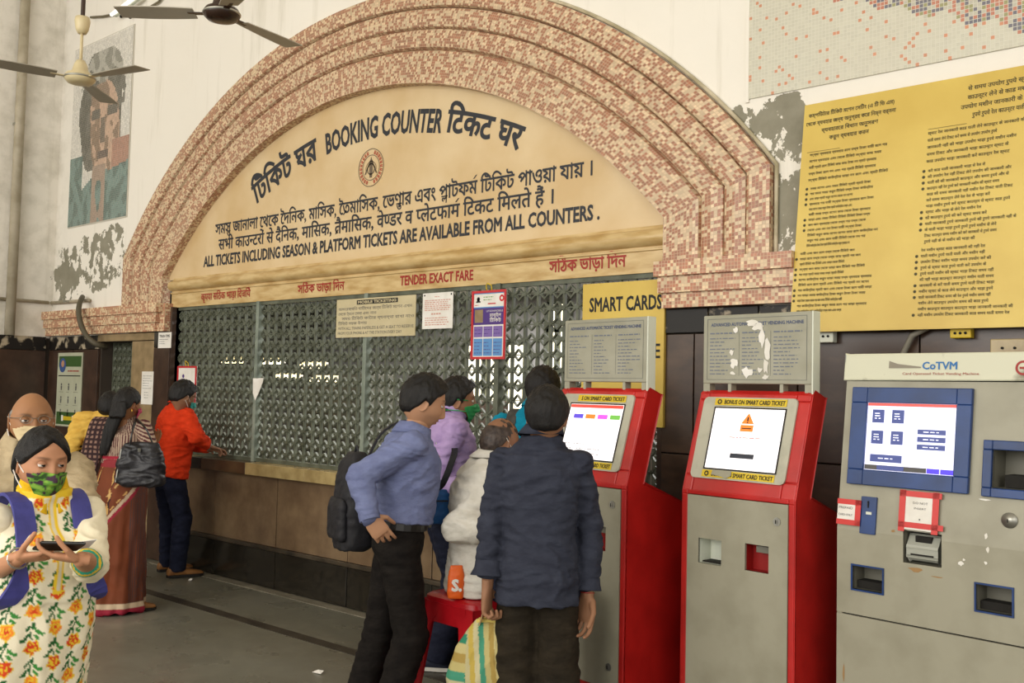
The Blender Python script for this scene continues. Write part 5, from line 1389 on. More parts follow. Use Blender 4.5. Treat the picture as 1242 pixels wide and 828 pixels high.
def sleeve(mb, J, s, r=(.068, .055, .044), end=1.0, k=1.0):
    a, b, c = J['sh'+s], J['el'+s], J['wr'+s]
    ou = (a-(J['shR']+J['shL'])/2).normalized(); mb.capsule(a-Vector((0, 0, .012))-ou*.012, b, r[0]*k*.90, r[1]*k, 16)
    e = b+(c-b)*end; mb.capsule(b, e, r[1]*k*1.03, r[2]*k, 16)
def cuff(J, s, t, rad, m, parent, h=.05, flare=0, name='cuff'):
    b, c = J['el'+s], J['wr'+s]; d = (c-b).normalized(); p = b+(c-b)*t; l = d.orthogonal().normalized(); q = d.cross(l)
    mb = MB(); mb.loft([(p-d*h*.5, l, q, rad, rad), (p, l, q, rad*1.06, rad*1.06), (p+d*h*.5, l, q, rad*(1.05+flare), rad*(1.05+flare))], 20, 2)
    return mb.build(name, m, parent, smooth=True, bevel=.002)
def shirt(root, J, m, hem, infl=.014, sl=((.066, .054, .044), (.066, .054, .044)), ends=(1.0, 1.0), vox=.009, amp=.007, freq=9, name='shirt', w=None, dd=None, flare=0, belly=0, seed=1.0, paint=None, extra=None):
    k = J['k']; mb = MB()
    garment_torso(mb, J, hem, infl, w=w or (.165*k, .145*k, .172*k, .165*k), dd=dd or (.115*k, .105*k, .118*k, .08*k), flare=flare, belly=belly)
    for i, s in enumerate('RL'):
        if ends[i] is not None: sleeve(mb, J, s, sl[i], ends[i], k)
    if extra: extra(mb)
    me = remesh(mb, vox, 3, name); wrinkle(me, amp, freq, seed=seed)
    if paint: setcol(me, paint(coords(me)))
    return link(me, name, m, root)
def collar(root, J, m, w=.064, h=.035, tilt=.3, name='collar', op=40, drop=.05):
    # stand-and-fall collar: an open band round the neck with two points in front
    f = J['fwd']; r = J['right']; c = J['neck']; up = (J['head']-J['neck']).normalized(); vs = []; fs = []; n = 26
    c = c+up*.006; w = w*1.06
    for i in range(n+1):
        a = R(op)+R(360-2*op)*i/n; d = f*math.cos(a)+r*math.sin(a)*1.0; fr_ = max(0, math.cos(a)); sl = Vector((0, 0, -drop*max(0, (math.cos(a)+.3))*.9))
        vs += [c+d*w*1.00+sl*.55+up*h, c+d*(w*1.12)+sl*.6+up*h, c+d*(w*1.42)+sl*(1.3)+up*(-.010), c+d*w*1.0+sl*.8-up*.01]
    for i in range(n):
        q = i*4
        for a_, b_ in ((0, 1), (1, 2)): fs.append((q+a_, q+4+a_, q+4+b_, q+b_))
        fs.append((q+3, q+7, q+4, q))
    o = MB().add(vs, fs).build(name, m, root, smooth=True); sf = o.modifiers.new('s', 'SOLIDIFY'); sf.thickness = .003; return o
def trousers(root, J, m, top=None, r=((.096, .078, .07), (.096, .078, .07)), vox=.010, amp=.006, name='trousers', infl=.01, hemz=None, seed=2.0, w=.163, d=.112, freq=7, low=.02):
    k = J['k']; mb = MB(); P_ = (J['hipR']+J['hipL'])/2; top = top if top is not None else P_.z+.10*k
    S_ = (J['shR']+J['shL'])/2; u = (S_-P_).normalized(); l = (J['hipR']-J['hipL']).normalized(); f = u.cross(l)
    if f.dot(J['fwd']) < 0: f = -f
    mb.loft([(P_-Vector((0, 0, .09*k)), l, f, .12*k, .09*k), (P_-Vector((0, 0, .04*k)), l, f, w*k+infl*.5, d*k+infl*.5), (P_, l, f, w*k+infl, d*k+infl), (P_+u*.06*k, l, f, w*k*.98+infl, d*k*.98+infl), (P_+u*(top-P_.z)/max(.3, u.z), l, f, w*k*.93+infl, d*k*.96+infl)], 26, 2.3)
    for i, s in enumerate('RL'):
        a, b, c = J['hip'+s]-Vector((0, 0, .02)), J['kn'+s], J['an'+s]; rr_ = r[i]
        a = a-l*(.012 if s == 'R' else -.012)
        mb.capsule(a, b, rr_[0]*k, rr_[1]*k, 18); dd_ = (c-b).normalized(); e = c+dd_*low
        g = dd_.orthogonal().normalized(); h = dd_.cross(g)
        mb.loft([(b-dd_*.03, g, h, rr_[1]*k, rr_[1]*k), (b, g, h, rr_[1]*k*1.02, rr_[1]*k*1.02), ((b+e)/2, g, h, (rr_[1]+rr_[2])*.5*k, (rr_[1]+rr_[2])*.5*k), (e, g, h, rr_[2]*k, rr_[2]*k)], 18, 2)
    me = remesh(mb, vox, 3, name); wrinkle(me, amp, freq, seed=seed); return link(me, name, m, root)
def belt(root, J, m, z, w=.163, d=.112, infl=.016, h=.034, buckle=True):
    k = J['k']; P_ = (J['hipR']+J['hipL'])/2; S_ = (J['shR']+J['shL'])/2; u = (S_-P_).normalized(); l = (J['hipR']-J['hipL']).normalized(); f = u.cross(l)
    if f.dot(J['fwd']) < 0: f = -f
    c = P_+u*(z-P_.z)
    o = MB().loft([(c-u*h/2, l, f, w*k*.955+infl, d*k*.97+infl), (c+u*h/2, l, f, w*k*.94+infl, d*k*.96+infl)], 30, 2.3).build('belt', m, root, smooth=False, bevel=.002)
    if buckle: 
        q = c+f*(d*k+infl+.002); MB().capsule(q-l*.018, q+l*.018, .012, .012, 8).build('buckle', M['steel'], o)
    return o
def shoe(root, J, s, m, sole, fw=None, name='shoe', L=.27):
    a = J['an'+s]; f = Vector(fw).normalized() if fw is not None else J['fwd']; f = Vector((f.x, f.y, 0)).normalized(); r = Vector((f.y, -f.x, 0)); u = Vector((0, 0, 1)); g = Vector((a.x, a.y, max(0, a.z-.075)))
    k = L/.27
    secs = []
    for t, w_, h in ((-.075, .026, .055), (-.06, .034, .075), (-.02, .037, .088), (.04, .040, .070), (.10, .046, .052), (.15, .047, .042), (.185, .036, .032), (.20, .018, .022)):
        secs.append((g+f*t*k+u*(h/2+.008), r, u, w_*k, h/2))
    o = MB().loft(secs, 18, 2.6).build(name, m, root, smooth=True)
    vs = []; 
    out = [(-.082, 0), (-.07, .03), (-.02, .038), (.05, .041), (.11, .050), (.16, .049), (.19, .036), (.207, 0)]
    ring_ = [(x, y) for x, y in out]+[(x, -y) for x, y in out[-2:0:-1]]
    n = len(ring_)
    mb = MB().add([g+f*x*k+r*y*k+u*z for z in (0.001, .022) for x, y in ring_], [tuple(range(n)), tuple(range(2*n-1, n-1, -1))]+[(i, (i+1) % n, n+(i+1) % n, n+i) for i in range(n)])
    mb.build('sole', sole, o); return o
def finish(root, J, pieces, skin, hands=(), vox=.010):
    core = body_core(J, skin, vox)
    P_ = [(core, np.array(lin(skin)))]+pieces+[(h, np.array(lin(skin))) for h in hands]
    me = merge(P_, 'body'); return link(me, 'body', skinmat, root)
def settle(root):                       # children were built in world space; keep them there under the empty
    inv = Matrix.Translation(-root.location)
    for ch in root.children:
        if ch.type == 'MESH':
            me = ch.data; me.transform(inv)
            for g in ch.children:
                if g.type == 'MESH': g.data.transform(inv)
def away(px_, py_=480, rel=0):          # horizontal heading: 0 = away from camera, +90 = picture right
    v = ray(px_, py_); a = math.atan2(v.y, v.x)-R(rel); return Vector((math.cos(a), math.sin(a), 0))
# ------------------------------------------------------------------ cloth and things they carry
def B(px_, d): v = pt(px_, 480, d); return (v.x, v.y)
U = Vector((0, 0, 1))
def cloth(n, c, c2, rough=.85, bs=38): return mat(n, c, rough, c2, 14, spec=.12, bump=.45, bs=bs, lo=.3, hi=.75, stretch=(1, 1, 1.8))
M['navyshirt'] = cloth('navy_cotton', '393c48', '2c2e39'); M['browntr'] = cloth('dark_brown_trouser_cloth', '332c22', '231e17')
M['bluesh'] = cloth('slate_blue_cotton', '7880a4', '676e92'); M['blacktr'] = cloth('black_trouser_cloth', '26221f', '181514')
M['lav'] = cloth('lavender_cotton', 'b49ac6', '9f86b4'); M['navytr'] = cloth('navy_trouser_cloth', '252838', '191b28')
M['whitesh'] = cloth('white_cotton', 'e2ddd2', 'c9c3b5'); M['teal'] = cloth('teal_cotton', '148aa6', '0f6d88')
M['orange'] = cloth('orange_red_cotton', 'dd3f1c', 'c03314'); M['jeans'] = cloth('dark_denim', '262a3c', '1a1c2a')
M['beigesh'] = cloth('beige_cotton', 'c0ad8c', 'a89676'); M['leather'] = mat('black_leather', '15120f', .4, spec=.5)
M['nylon'] = mat('black_nylon', '17161a', .65, '222126', 20, bump=.2, bs=120); M['tan'] = mat('tan_leather', '9a6a38', .5, '7d5229', 20)
M['solew'] = mat('white_sole', 'd9d4c8', .6); M['soleb'] = mat('dark_sole', '1f1a15', .7); M['shoeb'] = mat('dark_blue_canvas', '1d2233', .7)
M['gold'] = mat('gold', 'c99a3a', .3, metal=.9); M['lens'] = mat('grey_lens', '3a3430', .08, spec=.8)
def ribbon(pts, wdir, w, th, n=1):
    pts = [Vector(p) for p in pts]; mb = MB(); vs = []; fs = []
    for i, p in enumerate(pts):
        t = (pts[min(i+1, len(pts)-1)]-pts[max(0, i-1)]).normalized(); wd = Vector(wdir); wd = (wd-t*wd.dot(t)).normalized(); nn = t.cross(wd)
        for a, b in ((-1, -1), (1, -1), (1, 1), (-1, 1)): vs.append(p+wd*a*w/2+nn*b*th/2)
    for i in range(len(pts)-1):
        for k in range(4): fs.append((i*4+k, i*4+(k+1) % 4, i*4+4+(k+1) % 4, i*4+4+k))
    fs += [(0, 3, 2, 1), tuple(len(vs)-4+k for k in range(4))]; return mb.add(vs, fs)
def smoothpts(pts, n=4):
    P_ = [Vector(p) for p in pts]; P_ = [P_[0]]+P_+[P_[-1]]; out = []
    for i in range(1, len(P_)-2):
        for k in range(n):
            t = k/n; a, b, c, d = P_[i-1:i+3]; out.append(.5*((2*b)+(c-a)*t+(2*a-5*b+4*c-d)*t*t+(3*b-a-3*c+d)*t**3))
    return out+[P_[-2]]
def backpack(name, label, c, fwd, w, h, d, m, strap_pts=None, strapm=None, up=U):
    """fwd points away from the wearer's back"""
    root = empty(name, c); tag(root, label, 'bag'); f = Vector(fwd).normalized(); u = Vector(up).normalized(); f = (f-u*f.dot(u)).normalized(); l = u.cross(f); c = Vector(c)
    mb = MB(); mb.loft([(c-u*h*.5+f*d*.1, l, f, w*.40, d*.40), (c-u*h*.44, l, f, w*.49, d*.5), (c-u*h*.1, l, f, w*.5, d*.52), (c+u*h*.2, l, f, w*.48, d*.46), (c+u*h*.40, l, f, w*.40, d*.36), (c+u*h*.5, l, f, w*.22, d*.16)], 26, 3)
    me = remesh(mb, .010, 2, 'main'); wrinkle(me, .006, 10); link(me, 'main_compartment', m, root)
    mb = MB(); q = c+f*d*.48-u*h*.14; mb.loft([(q-u*h*.26, l, f, w*.36, d*.10), (q-u*h*.22, l, f, w*.40, d*.17), (q+u*h*.10, l, f, w*.40, d*.15), (q+u*h*.17, l, f, w*.34, d*.05)], 22, 3)
    me = remesh(mb, .008, 2, 'pocket'); wrinkle(me, .004, 12); link(me, 'front_pocket', m, root)
    z = MB(); z.tube([c+f*d*(.50)*math.cos(a)*.0+l*w*.5*math.cos(a)+u*(h*.12+h*.33*math.sin(a))+f*d*.22 for a in [math.pi*k/14 for k in range(15)]], .004, 6); z.build('zip', M['steel'] if False else M['leather'], root)
    hd = MB(); hd.tube(smoothpts([c+u*h*.46-l*.03, c+u*h*.56, c+u*h*.46+l*.03]), .006, 6); hd.build('grab_handle', m, root)
    for sp, wd in (strap_pts or []): ribbon(smoothpts(sp), wd, .055, .010).build('strap', strapm or m, root)
    settle(root); return root

# ------------------------------------------------------------------ man in the navy shirt (seen from behind)
def navy_man():
    d = 3.95; base = B(657, d); f = away(657, 480, 6); J = skeleton(base, f, 1.66, .02, sh_w=.90)
    J['wrL'] = pt(591, 712, 3.88); J['elL'] = pt(596, 634, 3.93); J['wrR'] = pt(712, 722, 3.92); J['elR'] = pt(716, 642, 3.97); J['head'] = pt(663, 506, d-.02)
    root = person('person', 'man in navy shirt and dark trousers seen from behind, holding a striped bag', {'base': (base[0], base[1], 0)})
    skin = '966c50'
    Mh = head_matrix(J, yaw=0, pitch=-4); pcs, info = make_head(root, Mh, skin, 1.0, 'short', beard=.2)
    r = J['right']
    hl = hand(J['wrL'], (-.02, 0, -1), r, 1, 1.0, curl=(1.0, 1.05, 1.1, 1.15), thumb=(.3, .8)) if False else hand(J['wrL'], Vector((0, 0, -1)), r*1.0-J['fwd']*.2, -1, 1.1, curl=(.95, 1.1, 1.2, 1.3), thumb=(.2, .9))
    hr = hand(J['wrR'], Vector((0, 0, -1))-r*.05, -r*.6-J['fwd']*.8, -1, 1.12, curl=(.45, .55, .65, .75), thumb=(.35, .5))
    finish(root, J, pcs, skin, (hl, hr)); k = J['k']
    shirt(root, J, M['navyshirt'], .775, .014, w=(.148*k, .130*k, .155*k, .150*k), sl=((.066, .054, .047), (.066, .054, .048)), ends=(.82, .72), amp=.013, freq=8, dd=(.125*k, .115*k, .122*k, .085*k), flare=.05, seed=4, vox=.0075)
    collar(root, J, M['navyshirt'], .062, .034, drop=.02)
    # yoke seam and box pleat
    S_ = (J['shL']+J['shR'])/2
    cuff(J, 'L', .70, .053, M['navyshirt'], root, .06, .3); cuff(J, 'R', .82, .048, M['navyshirt'], root, .05, .15)
    trousers(root, J, M['browntr'], r=((.084, .088, .088), (.084, .088, .088)), infl=-.012, amp=.008, w=.150, d=.10)
    for s in 'RL': shoe(root, J, s, M['leather'], M['soleb'])
    # thread round the right wrist
    a = J['wrR']; ax = (J['wrR']-J['elR']).normalized(); l = ax.orthogonal().normalized(); q = ax.cross(l)
    MB().tube([a-ax*.012+(l*math.cos(t)+q*math.sin(t))*.0285 for t in [2*math.pi*i/16 for i in range(17)]], .0025, 5).build('red_wrist_thread', M['redink'], root)
    settle(root); return J
JN = navy_man()

def striped_bag():
    J = JN; c = J['wrL']+J['fwd']*.10; r = J['right']; f = J['fwd']; top = J['wrL'].z-.135
    root = empty('shopping_bag', (c.x, c.y, top-.42)); tag(root, 'green, cream and yellow striped cloth bag held by the man in navy shirt', 'bag')
    o = Vector((c.x, c.y, 0))-r*.0; mb = MB()
    secs = [(.0, .13, .065), (.03, .15, .08), (.16, .155, .085), (.27, .13, .07), (.34, .085, .045), (.375, .05, .02)]
    mb.loft([(o+U*(top-.39+z)-r*.02*(1-z/.4), r, f, a, b) for z, a, b in secs], 40, 2.6)
    me = remesh(mb, .005, 2, 'bag'); wrinkle(me, .010, 12, (1, 1, .5), seed=6); co = coords(me)
    cols = [lin(x) for x in ('c2b47c', '2f8062', 'bab084', 'bda44c', 'c4ba90', '459073', 'bcae72', 'a78c48')]
    cc = []
    for p in co:
        q = Vector(p)-o; a = q.dot(r)+.35*max(0, .0)+ (q.z-top+.2)*.12; i = int(math.floor((a+5)/.021)) % 8
        if q.dot(r) < -.085: i = int(math.floor((q.z+.0)/.035)) % 8
        cc.append(cols[i])
    setcol(me, np.array(cc)); link(me, 'body', colmat('striped_cloth', .8, .15, 200), root)
    hm = mat('bag_handle_cloth', 'c9a27a', .8)
    for dy in (-.02, .02):
        a = o+U*(top-.03)-r*.04+f*dy; b = o+U*(top-.03)+r*.04+f*dy; m_ = J['wrL']-U*.085+f*(.02+dy*.3)
        ribbon(smoothpts([a, a.lerp(m_, .5)-r*.006, m_-r*.012, m_+r*.012, b.lerp(m_, .5)+r*.006, b]), f, .018, .004).build('handle', hm, root)
    ribbon([o+U*(top-.016)-r*.05, o+U*(top-.010)-f*.01, o+U*(top-.016)+r*.05], f, .04, .012).build('hem_band', mat('bag_hem_yellow', 'd8c268', .8), root)
    settle(root)
striped_bag()

# ------------------------------------------------------------------ man in the slate blue shirt (profile)
def blue_man():
    d = 4.6; base = B(487, d); f = away(487, 480, 84); J = skeleton(base, f, 1.70, .09)
    J['head'] = pt(513, 489, d); J['neck'] = pt(500, 521, d)
    J['elR'] = pt(437, 578, 4.36); J['wrR'] = pt(448, 627, 4.30); J['wrL'] = pt(516, 575, 4.62); autoel(J, 'L', -U*.8-J['fwd'])
    J['anR'] = pt(464, 882, 4.5); J['anL'] = pt(432, 868, 4.72); J['anR'].z = J['anL'].z = .075; autokn(J, 'R'); autokn(J, 'L')
    root = person('person', 'bare-faced young man in slate blue shirt and black trousers, in profile', {'base': (base[0], base[1], 0)})
    skin = 'b88a6a'
    Mh = head_matrix(J, yaw=2, pitch=-16); pcs, info = make_head(root, Mh, skin, 1.10, 'short', beard=.15, lid=.0, gaze=(0, -.3))
    r = J['right']; fw = J['fwd']
    hr = hand(J['wrR'], -U*.8+fw*.62, -r, 1, 1.05, curl=(.35, .5, .65, .8), thumb=(.5, .4))
    hl = hand(J['wrL'], U*.8+fw*.35, -fw*.3-r, 1, 1.0, curl=(.9, 1, 1.1, 1.2), thumb=(.4, .6))
    finish(root, J, pcs, skin, (hr, hl)); k = J['k']
    shirt(root, J, M['bluesh'], 1.0, .016, sl=((.074, .060, .046), (.070, .058, .045)), ends=(.95, .95), amp=.010, freq=8, dd=(.125*k, .125*k, .135*k, .09*k), seed=9, vox=.0075)
    collar(root, J, M['bluesh'], .064, .040, op=28, drop=.06); cuff(J, 'R', .93, .044, M['bluesh'], root, .055)
    for i in range(5):
        p = J['neck'].lerp((J['hipL']+J['hipR'])/2, .12+i*.16)+fw*(.118*k+.022-.01*abs(i-2)); MB().ell(p, r, U, fw, .006, .006, .003, 8).build('button', M['white'], root)
    trousers(root, J, M['blacktr'], top=1.005, r=((.100, .080, .072), (.098, .078, .070)), amp=.008, infl=.006); belt(root, J, M['leather'], .985, infl=.022)
    ax = (J['wrR']-J['elR']).normalized(); l = ax.orthogonal().normalized(); q = ax.cross(l)
    MB().tube([J['wrR']-ax*.002+(l*math.cos(t)+q*math.sin(t))*.031 for t in [2*math.pi*i/16 for i in range(17)]], .004, 6).build('steel_bracelet', M['steel'], root)
    for s in 'RL': shoe(root, J, s, M['leather'], M['soleb'])
    settle(root)
    c = pt(431, 606, 4.74); sh = J['shL']
    backpack('backpack', 'black backpack slung behind the man in slate blue shirt', c, -fw*.9+r*.25, .27, .46, .18, M['nylon'],
             [([c+U*.19+fw*.05, (c+sh)/2+U*.17, sh+U*.075-fw*.01, sh+fw*.12-U*.02, sh+fw*.10-U*.22, c-U*.12+fw*.12], r)])
blue_man()

# ------------------------------------------------------------------ man in lavender shirt
def lav_man():
    d = 5.75; base = B(541, d); f = away(541, 480, 78); J = skeleton(base, f, 1.73, .04)
    J['head'] = pt(554, 487, d); J['wrR'] = pt(561, 590, 5.50); J['elR'] = pt(529, 591, 5.60); J['wrL'] = pt(552, 596, 5.62); autoel(J, 'L', -J['right']-U)
    J['anR'] = pt(531, 785, 5.65); J['anL'] = pt(541, 775, 5.9); J['anR'].z = J['anL'].z = .08; autokn(J, 'R'); autokn(J, 'L')
    root = person('person', 'man in lavender shirt and green mask with folded arms, near the grille', {'base': (base[0], base[1], 0)})
    skin = '966b50'; Mh = head_matrix(J, yaw=-6, pitch=-4); pcs, info = make_head(root, Mh, skin, 1.15, 'short')
    gm = mat('green_mask_cloth', '2f9a55', .7, '24814a', 20)
    face_mask(root, info, gm, dep=.008, z1=.0, z0=-.122, az1=82, folds=.0012, loops=False)
    G, P, nrm, M4 = info
    for z in (.0, -.055): MB().tube([M4 @ Vector((.072*math.sin(R(a))*1.16, .096*math.cos(R(a)), z+.012*math.sin(R(a)))) for a in range(60, 181, 10)], .003, 5).build('mask_tie', gm, root)
    r = J['right']; fw = J['fwd']
    h1 = hand(J['wrR'], fw+U*.35, -r, 1, 1.0, curl=(.8, .9, 1, 1.1)); h2 = hand(J['wrL'], r*.6+fw*.6, -fw, 1, 1.0, curl=(.6, .7, .8, .9))
    finish(root, J, pcs, skin, (h1, h2)); k = J['k']
    shirt(root, J, M['lav'], .98, .018, sl=((.078, .066, .055), (.078, .066, .055)), ends=(.72, .72), amp=.012, dd=(.125*k, .13*k, .135*k, .09*k), seed=12)
    collar(root, J, M['lav'], .066, .040, op=28, drop=.07)
    trousers(root, J, M['navytr'], top=1.02, r=((.105, .09, .085), (.105, .09, .085)), amp=.008); belt(root, J, M['leather'], 1.0)
    shoe(root, J, 'R', M['shoeb'], M['solew'], away(541, 480, -75)); shoe(root, J, 'L', M['shoeb'], M['solew'], away(541, 480, 60))
    settle(root)
    c = pt(526, 613, 5.48); rt = empty('sling_bag', c); tag(rt, 'blue sling bag on a black strap at the hip of the man in lavender', 'bag')
    mb = MB(); mb.loft([(c-U*.10, fw, r, .06, .03), (c-U*.07, fw, r, .09, .04), (c+U*.06, fw, r, .09, .04), (c+U*.09, fw, r, .08, .02)], 20, 3); me = remesh(mb, .008, 2, 'b'); wrinkle(me, .003, 12); link(me, 'body', mat('blue_nylon', '1d4f86', .6, '163e6c', 20), rt)
    ribbon(smoothpts([c+U*.08, pt(536, 588, 5.40), pt(547, 562, 5.42), pt(551, 540, 5.55), J['shL']+U*.06]), fw, .035, .005).build('strap', M['nylon'], rt)
    ribbon([c+fw*.07+U*.03+r*.042, c-fw*.07+U*.03+r*.042], U, .008, .003).build('zip', M['leather'], rt)
    settle(rt)
lav_man()

# ------------------------------------------------------------------ seated man in white and his stool
def white_man():
    d = 4.72; bx = B(588, d); f = away(588, 480, 62); r = Vector((f.y, -f.x, 0)); k = .97
    J = skeleton(bx, f, 1.65, .06); dz = .735-J['hipR'].z
    for q in ('hipR', 'hipL', 'neck', 'shR', 'shL', 'head', 'elR', 'elL', 'wrR', 'wrL'): J[q] = J[q]+U*dz
    for s, sg in (('R', 1), ('L', -1)):
        fk = away(588, 480, 128); J['kn'+s] = J['hip'+s]+fk*.40+r*sg*.02-U*.03; J['an'+s] = Vector((J['kn'+s].x, J['kn'+s].y, .08))-fk*.02+Vector((0, 0, .17))
    J['head'] = pt(606, 536, d); J['elR'] = pt(556, 640, 4.55); J['wrR'] = pt(595, 648, 4.42); J['wrL'] = J['hipL']+f*.25+U*.14; autoel(J, 'L', -U)
    root = person('person', 'balding seated man in loose white shirt on a red stool', {'base': (bx[0], bx[1], 0)})
    skin = '8c644a'; Mh = head_matrix(J, yaw=0, pitch=-8); pcs, info = make_head(root, Mh, skin, 1.0, 'thin', hmat=mat('thinning_dark_hair', '2a201b', .5, '4a3d35', 40, bump=.5, bs=60))
    face_mask(root, info, mat('pale_blue_mask', 'a8cbd8', .7), dep=.016, folds=.0012, loopm=M['white'])
    h1 = hand(J['wrR'], f, -U, 1, 1.0); h2 = hand(J['wrL'], f-U*.1, -U, -1, 1.0)
    finish(root, J, pcs, skin, (h1, h2))
    shirt(root, J, M['whitesh'], .650, .026, sl=((.086, .076, .055), (.084, .074, .055)), ends=(.55, .6), amp=.012, freq=7, dd=(.13, .135, .14, .095), w=(.145, .150, .18, .170), seed=15)
    collar(root, J, M['whitesh'], .064, .034, drop=.03)
    trousers(root, J, M['navytr'], top=J['hipR'].z+.06, low=.0)
    for s in 'RL': shoe(root, J, s, M['leather'], M['soleb'])
    settle(root)
    # stool
    st = empty('plastic_stool', (bx[0]-.02, bx[1]-.0, 0), math.atan2(f.y, f.x)-math.pi/2+.25); tag(st, 'tall red plastic stool under the seated man in white', 'stool')
    rp = mat('red_plastic', 'c01822', .28, 'a8131c', 8, spec=.5); H = .645
    def w(z): return .185+.055*(1-z/H)
    se = MB(); se.loft([((0, 0, H-.035), (1, 0, 0), (0, 1, 0), w(H)+.004, w(H)+.004), ((0, 0, H-.01), (1, 0, 0), (0, 1, 0), w(H), w(H)), ((0, 0, H), (1, 0, 0), (0, 1, 0), w(H)-.015, w(H)-.015)], 32, 7); shade_auto(se.build('seat', rp, st), 40)
    for sx in (-1, 1):
        for sy in (-1, 1):
            L_ = MB()
            for ax in (0, 1):
                vs = []
                for z, wd in ((0, .065), (H-.12, .10), (H-.03, .17)):
                    o = w(z)
                    for t in (0, 1):
                        for th in (0, .006):
                            a = o-th; b = o-wd*t
                            vs.append((sx*a, sy*b, z) if ax == 0 else (sx*b, sy*a, z))
                fs = []
                for q in (0, 4): fs += [(q, q+2, q+6, q+4), (q+1, q+5, q+7, q+3), (q+2, q+3, q+7, q+6), (q, q+4, q+5, q+1)]
                fs += [(0, 1, 3, 2), (8, 10, 11, 9)]; L_.add(vs, fs)
            L_.build('leg', rp, st)
    ap = MB()
    for k_ in range(4):
        M_ = Matrix.Rotation(k_*math.pi/2, 4, 'Z'); ap.box((-w(H)+.05, w(H-.08)-.008, H-.12), (w(H)-.05, w(H-.08)-.001, H-.03), M_)
    ap.build('apron', rp, st)['label'] = 'rim under the seat'
    c = pt(553, 706, 4.53); ob = empty('carry_bag', (c.x, c.y, .648)); tag(ob, 'small orange printed carry bag standing on the red stool', 'bag')
    f2 = away(561, 480, 0); r2 = Vector((f2.y, -f2.x, 0)); mb = MB(); q = Vector((c.x, c.y, 0)); mb.loft([(q+U*.65, r2, f2, .035, .02), (q+U*.68, r2, f2, .04, .025), (q+U*.76, r2, f2, .036, .018), (q+U*.80, r2, f2, .028, .006)], 16, 3)
    me = remesh(mb, .006, 1, 'b'); wrinkle(me, .003, 20); link(me, 'body', mat('orange_plastic_bag', 'e8641c', .45), ob)
    p = Print(); p.text('S.', -.02, .028, .69, .74, lambda x, z: q+r2*x-f2*.030+U*z, bold=.05); p.build('lettering', M['white'], ob); settle(ob)
white_man()

# ------------------------------------------------------------------ man in teal
def teal_man():
    d = 5.25; base = B(652, d); f = away(652, 480, 18); J = skeleton(base, f, 1.77, .05, sh_w=1.08); J['head'] = pt(658, 474, d)
    J['wrR'] = (J['shR']+J['fwd']*.38-U*.15); autoel(J, 'R', -U+J['right']); J['wrL'] = J['shL']+J['fwd']*.25-U*.35; autoel(J, 'L', -U-J['fwd'])
    root = person('person', 'man in teal shirt with a grey rucksack, mostly hidden beyond the man in navy', {'base': (base[0], base[1], 0)})
    skin = '8c644a'; Mh = head_matrix(J, yaw=-4, pitch=-6); pcs, info = make_head(root, Mh, skin, 1.05, 'short')
    hs_ = [hand(J['wrR'], J['fwd']+U*.1, -U, 1, 1.0, vox=.005), hand(J['wrL'], J['fwd'], -U, -1, 1.0, vox=.005)]
    finish(root, J, pcs, skin, hs_); k = J['k']
    shirt(root, J, M['teal'], .80, .02, ends=(.3, .3), sl=((.08, .07, .06), (.08, .07, .06)), amp=.011, seed=18); collar(root, J, M['teal'], .064, .03)
    trousers(root, J, M['navytr']); 
    for s in 'RL': shoe(root, J, s, M['leather'], M['soleb'])
    settle(root)
    fw, r = J['fwd'], J['right']; S_ = (J['shR']+J['shL'])/2; c = S_-fw*.19-U*.26; gm = mat('grey_webbing', '4b4842', .8, '3a3733', 30)
    sp = [([J['shL']*.55+S_*.45-fw*.11-U*.20, J['shL']*.6+S_*.4-fw*.115-U*.04, J['shL']*.6+S_*.4+U*.085-fw*.02, J['shL']*.6+S_*.4+fw*.11-U*.06], r), ([J['shR']*.55+S_*.45-fw*.11-U*.20, J['shR']*.6+S_*.4-fw*.115-U*.04, J['shR']*.6+S_*.4+U*.085-fw*.02, J['shR']*.6+S_*.4+fw*.11-U*.06], r)]
    backpack('backpack', 'grey rucksack with wide straps on the back of the man in teal', c, -fw, .28, .40, .13, gm, sp)
teal_man()

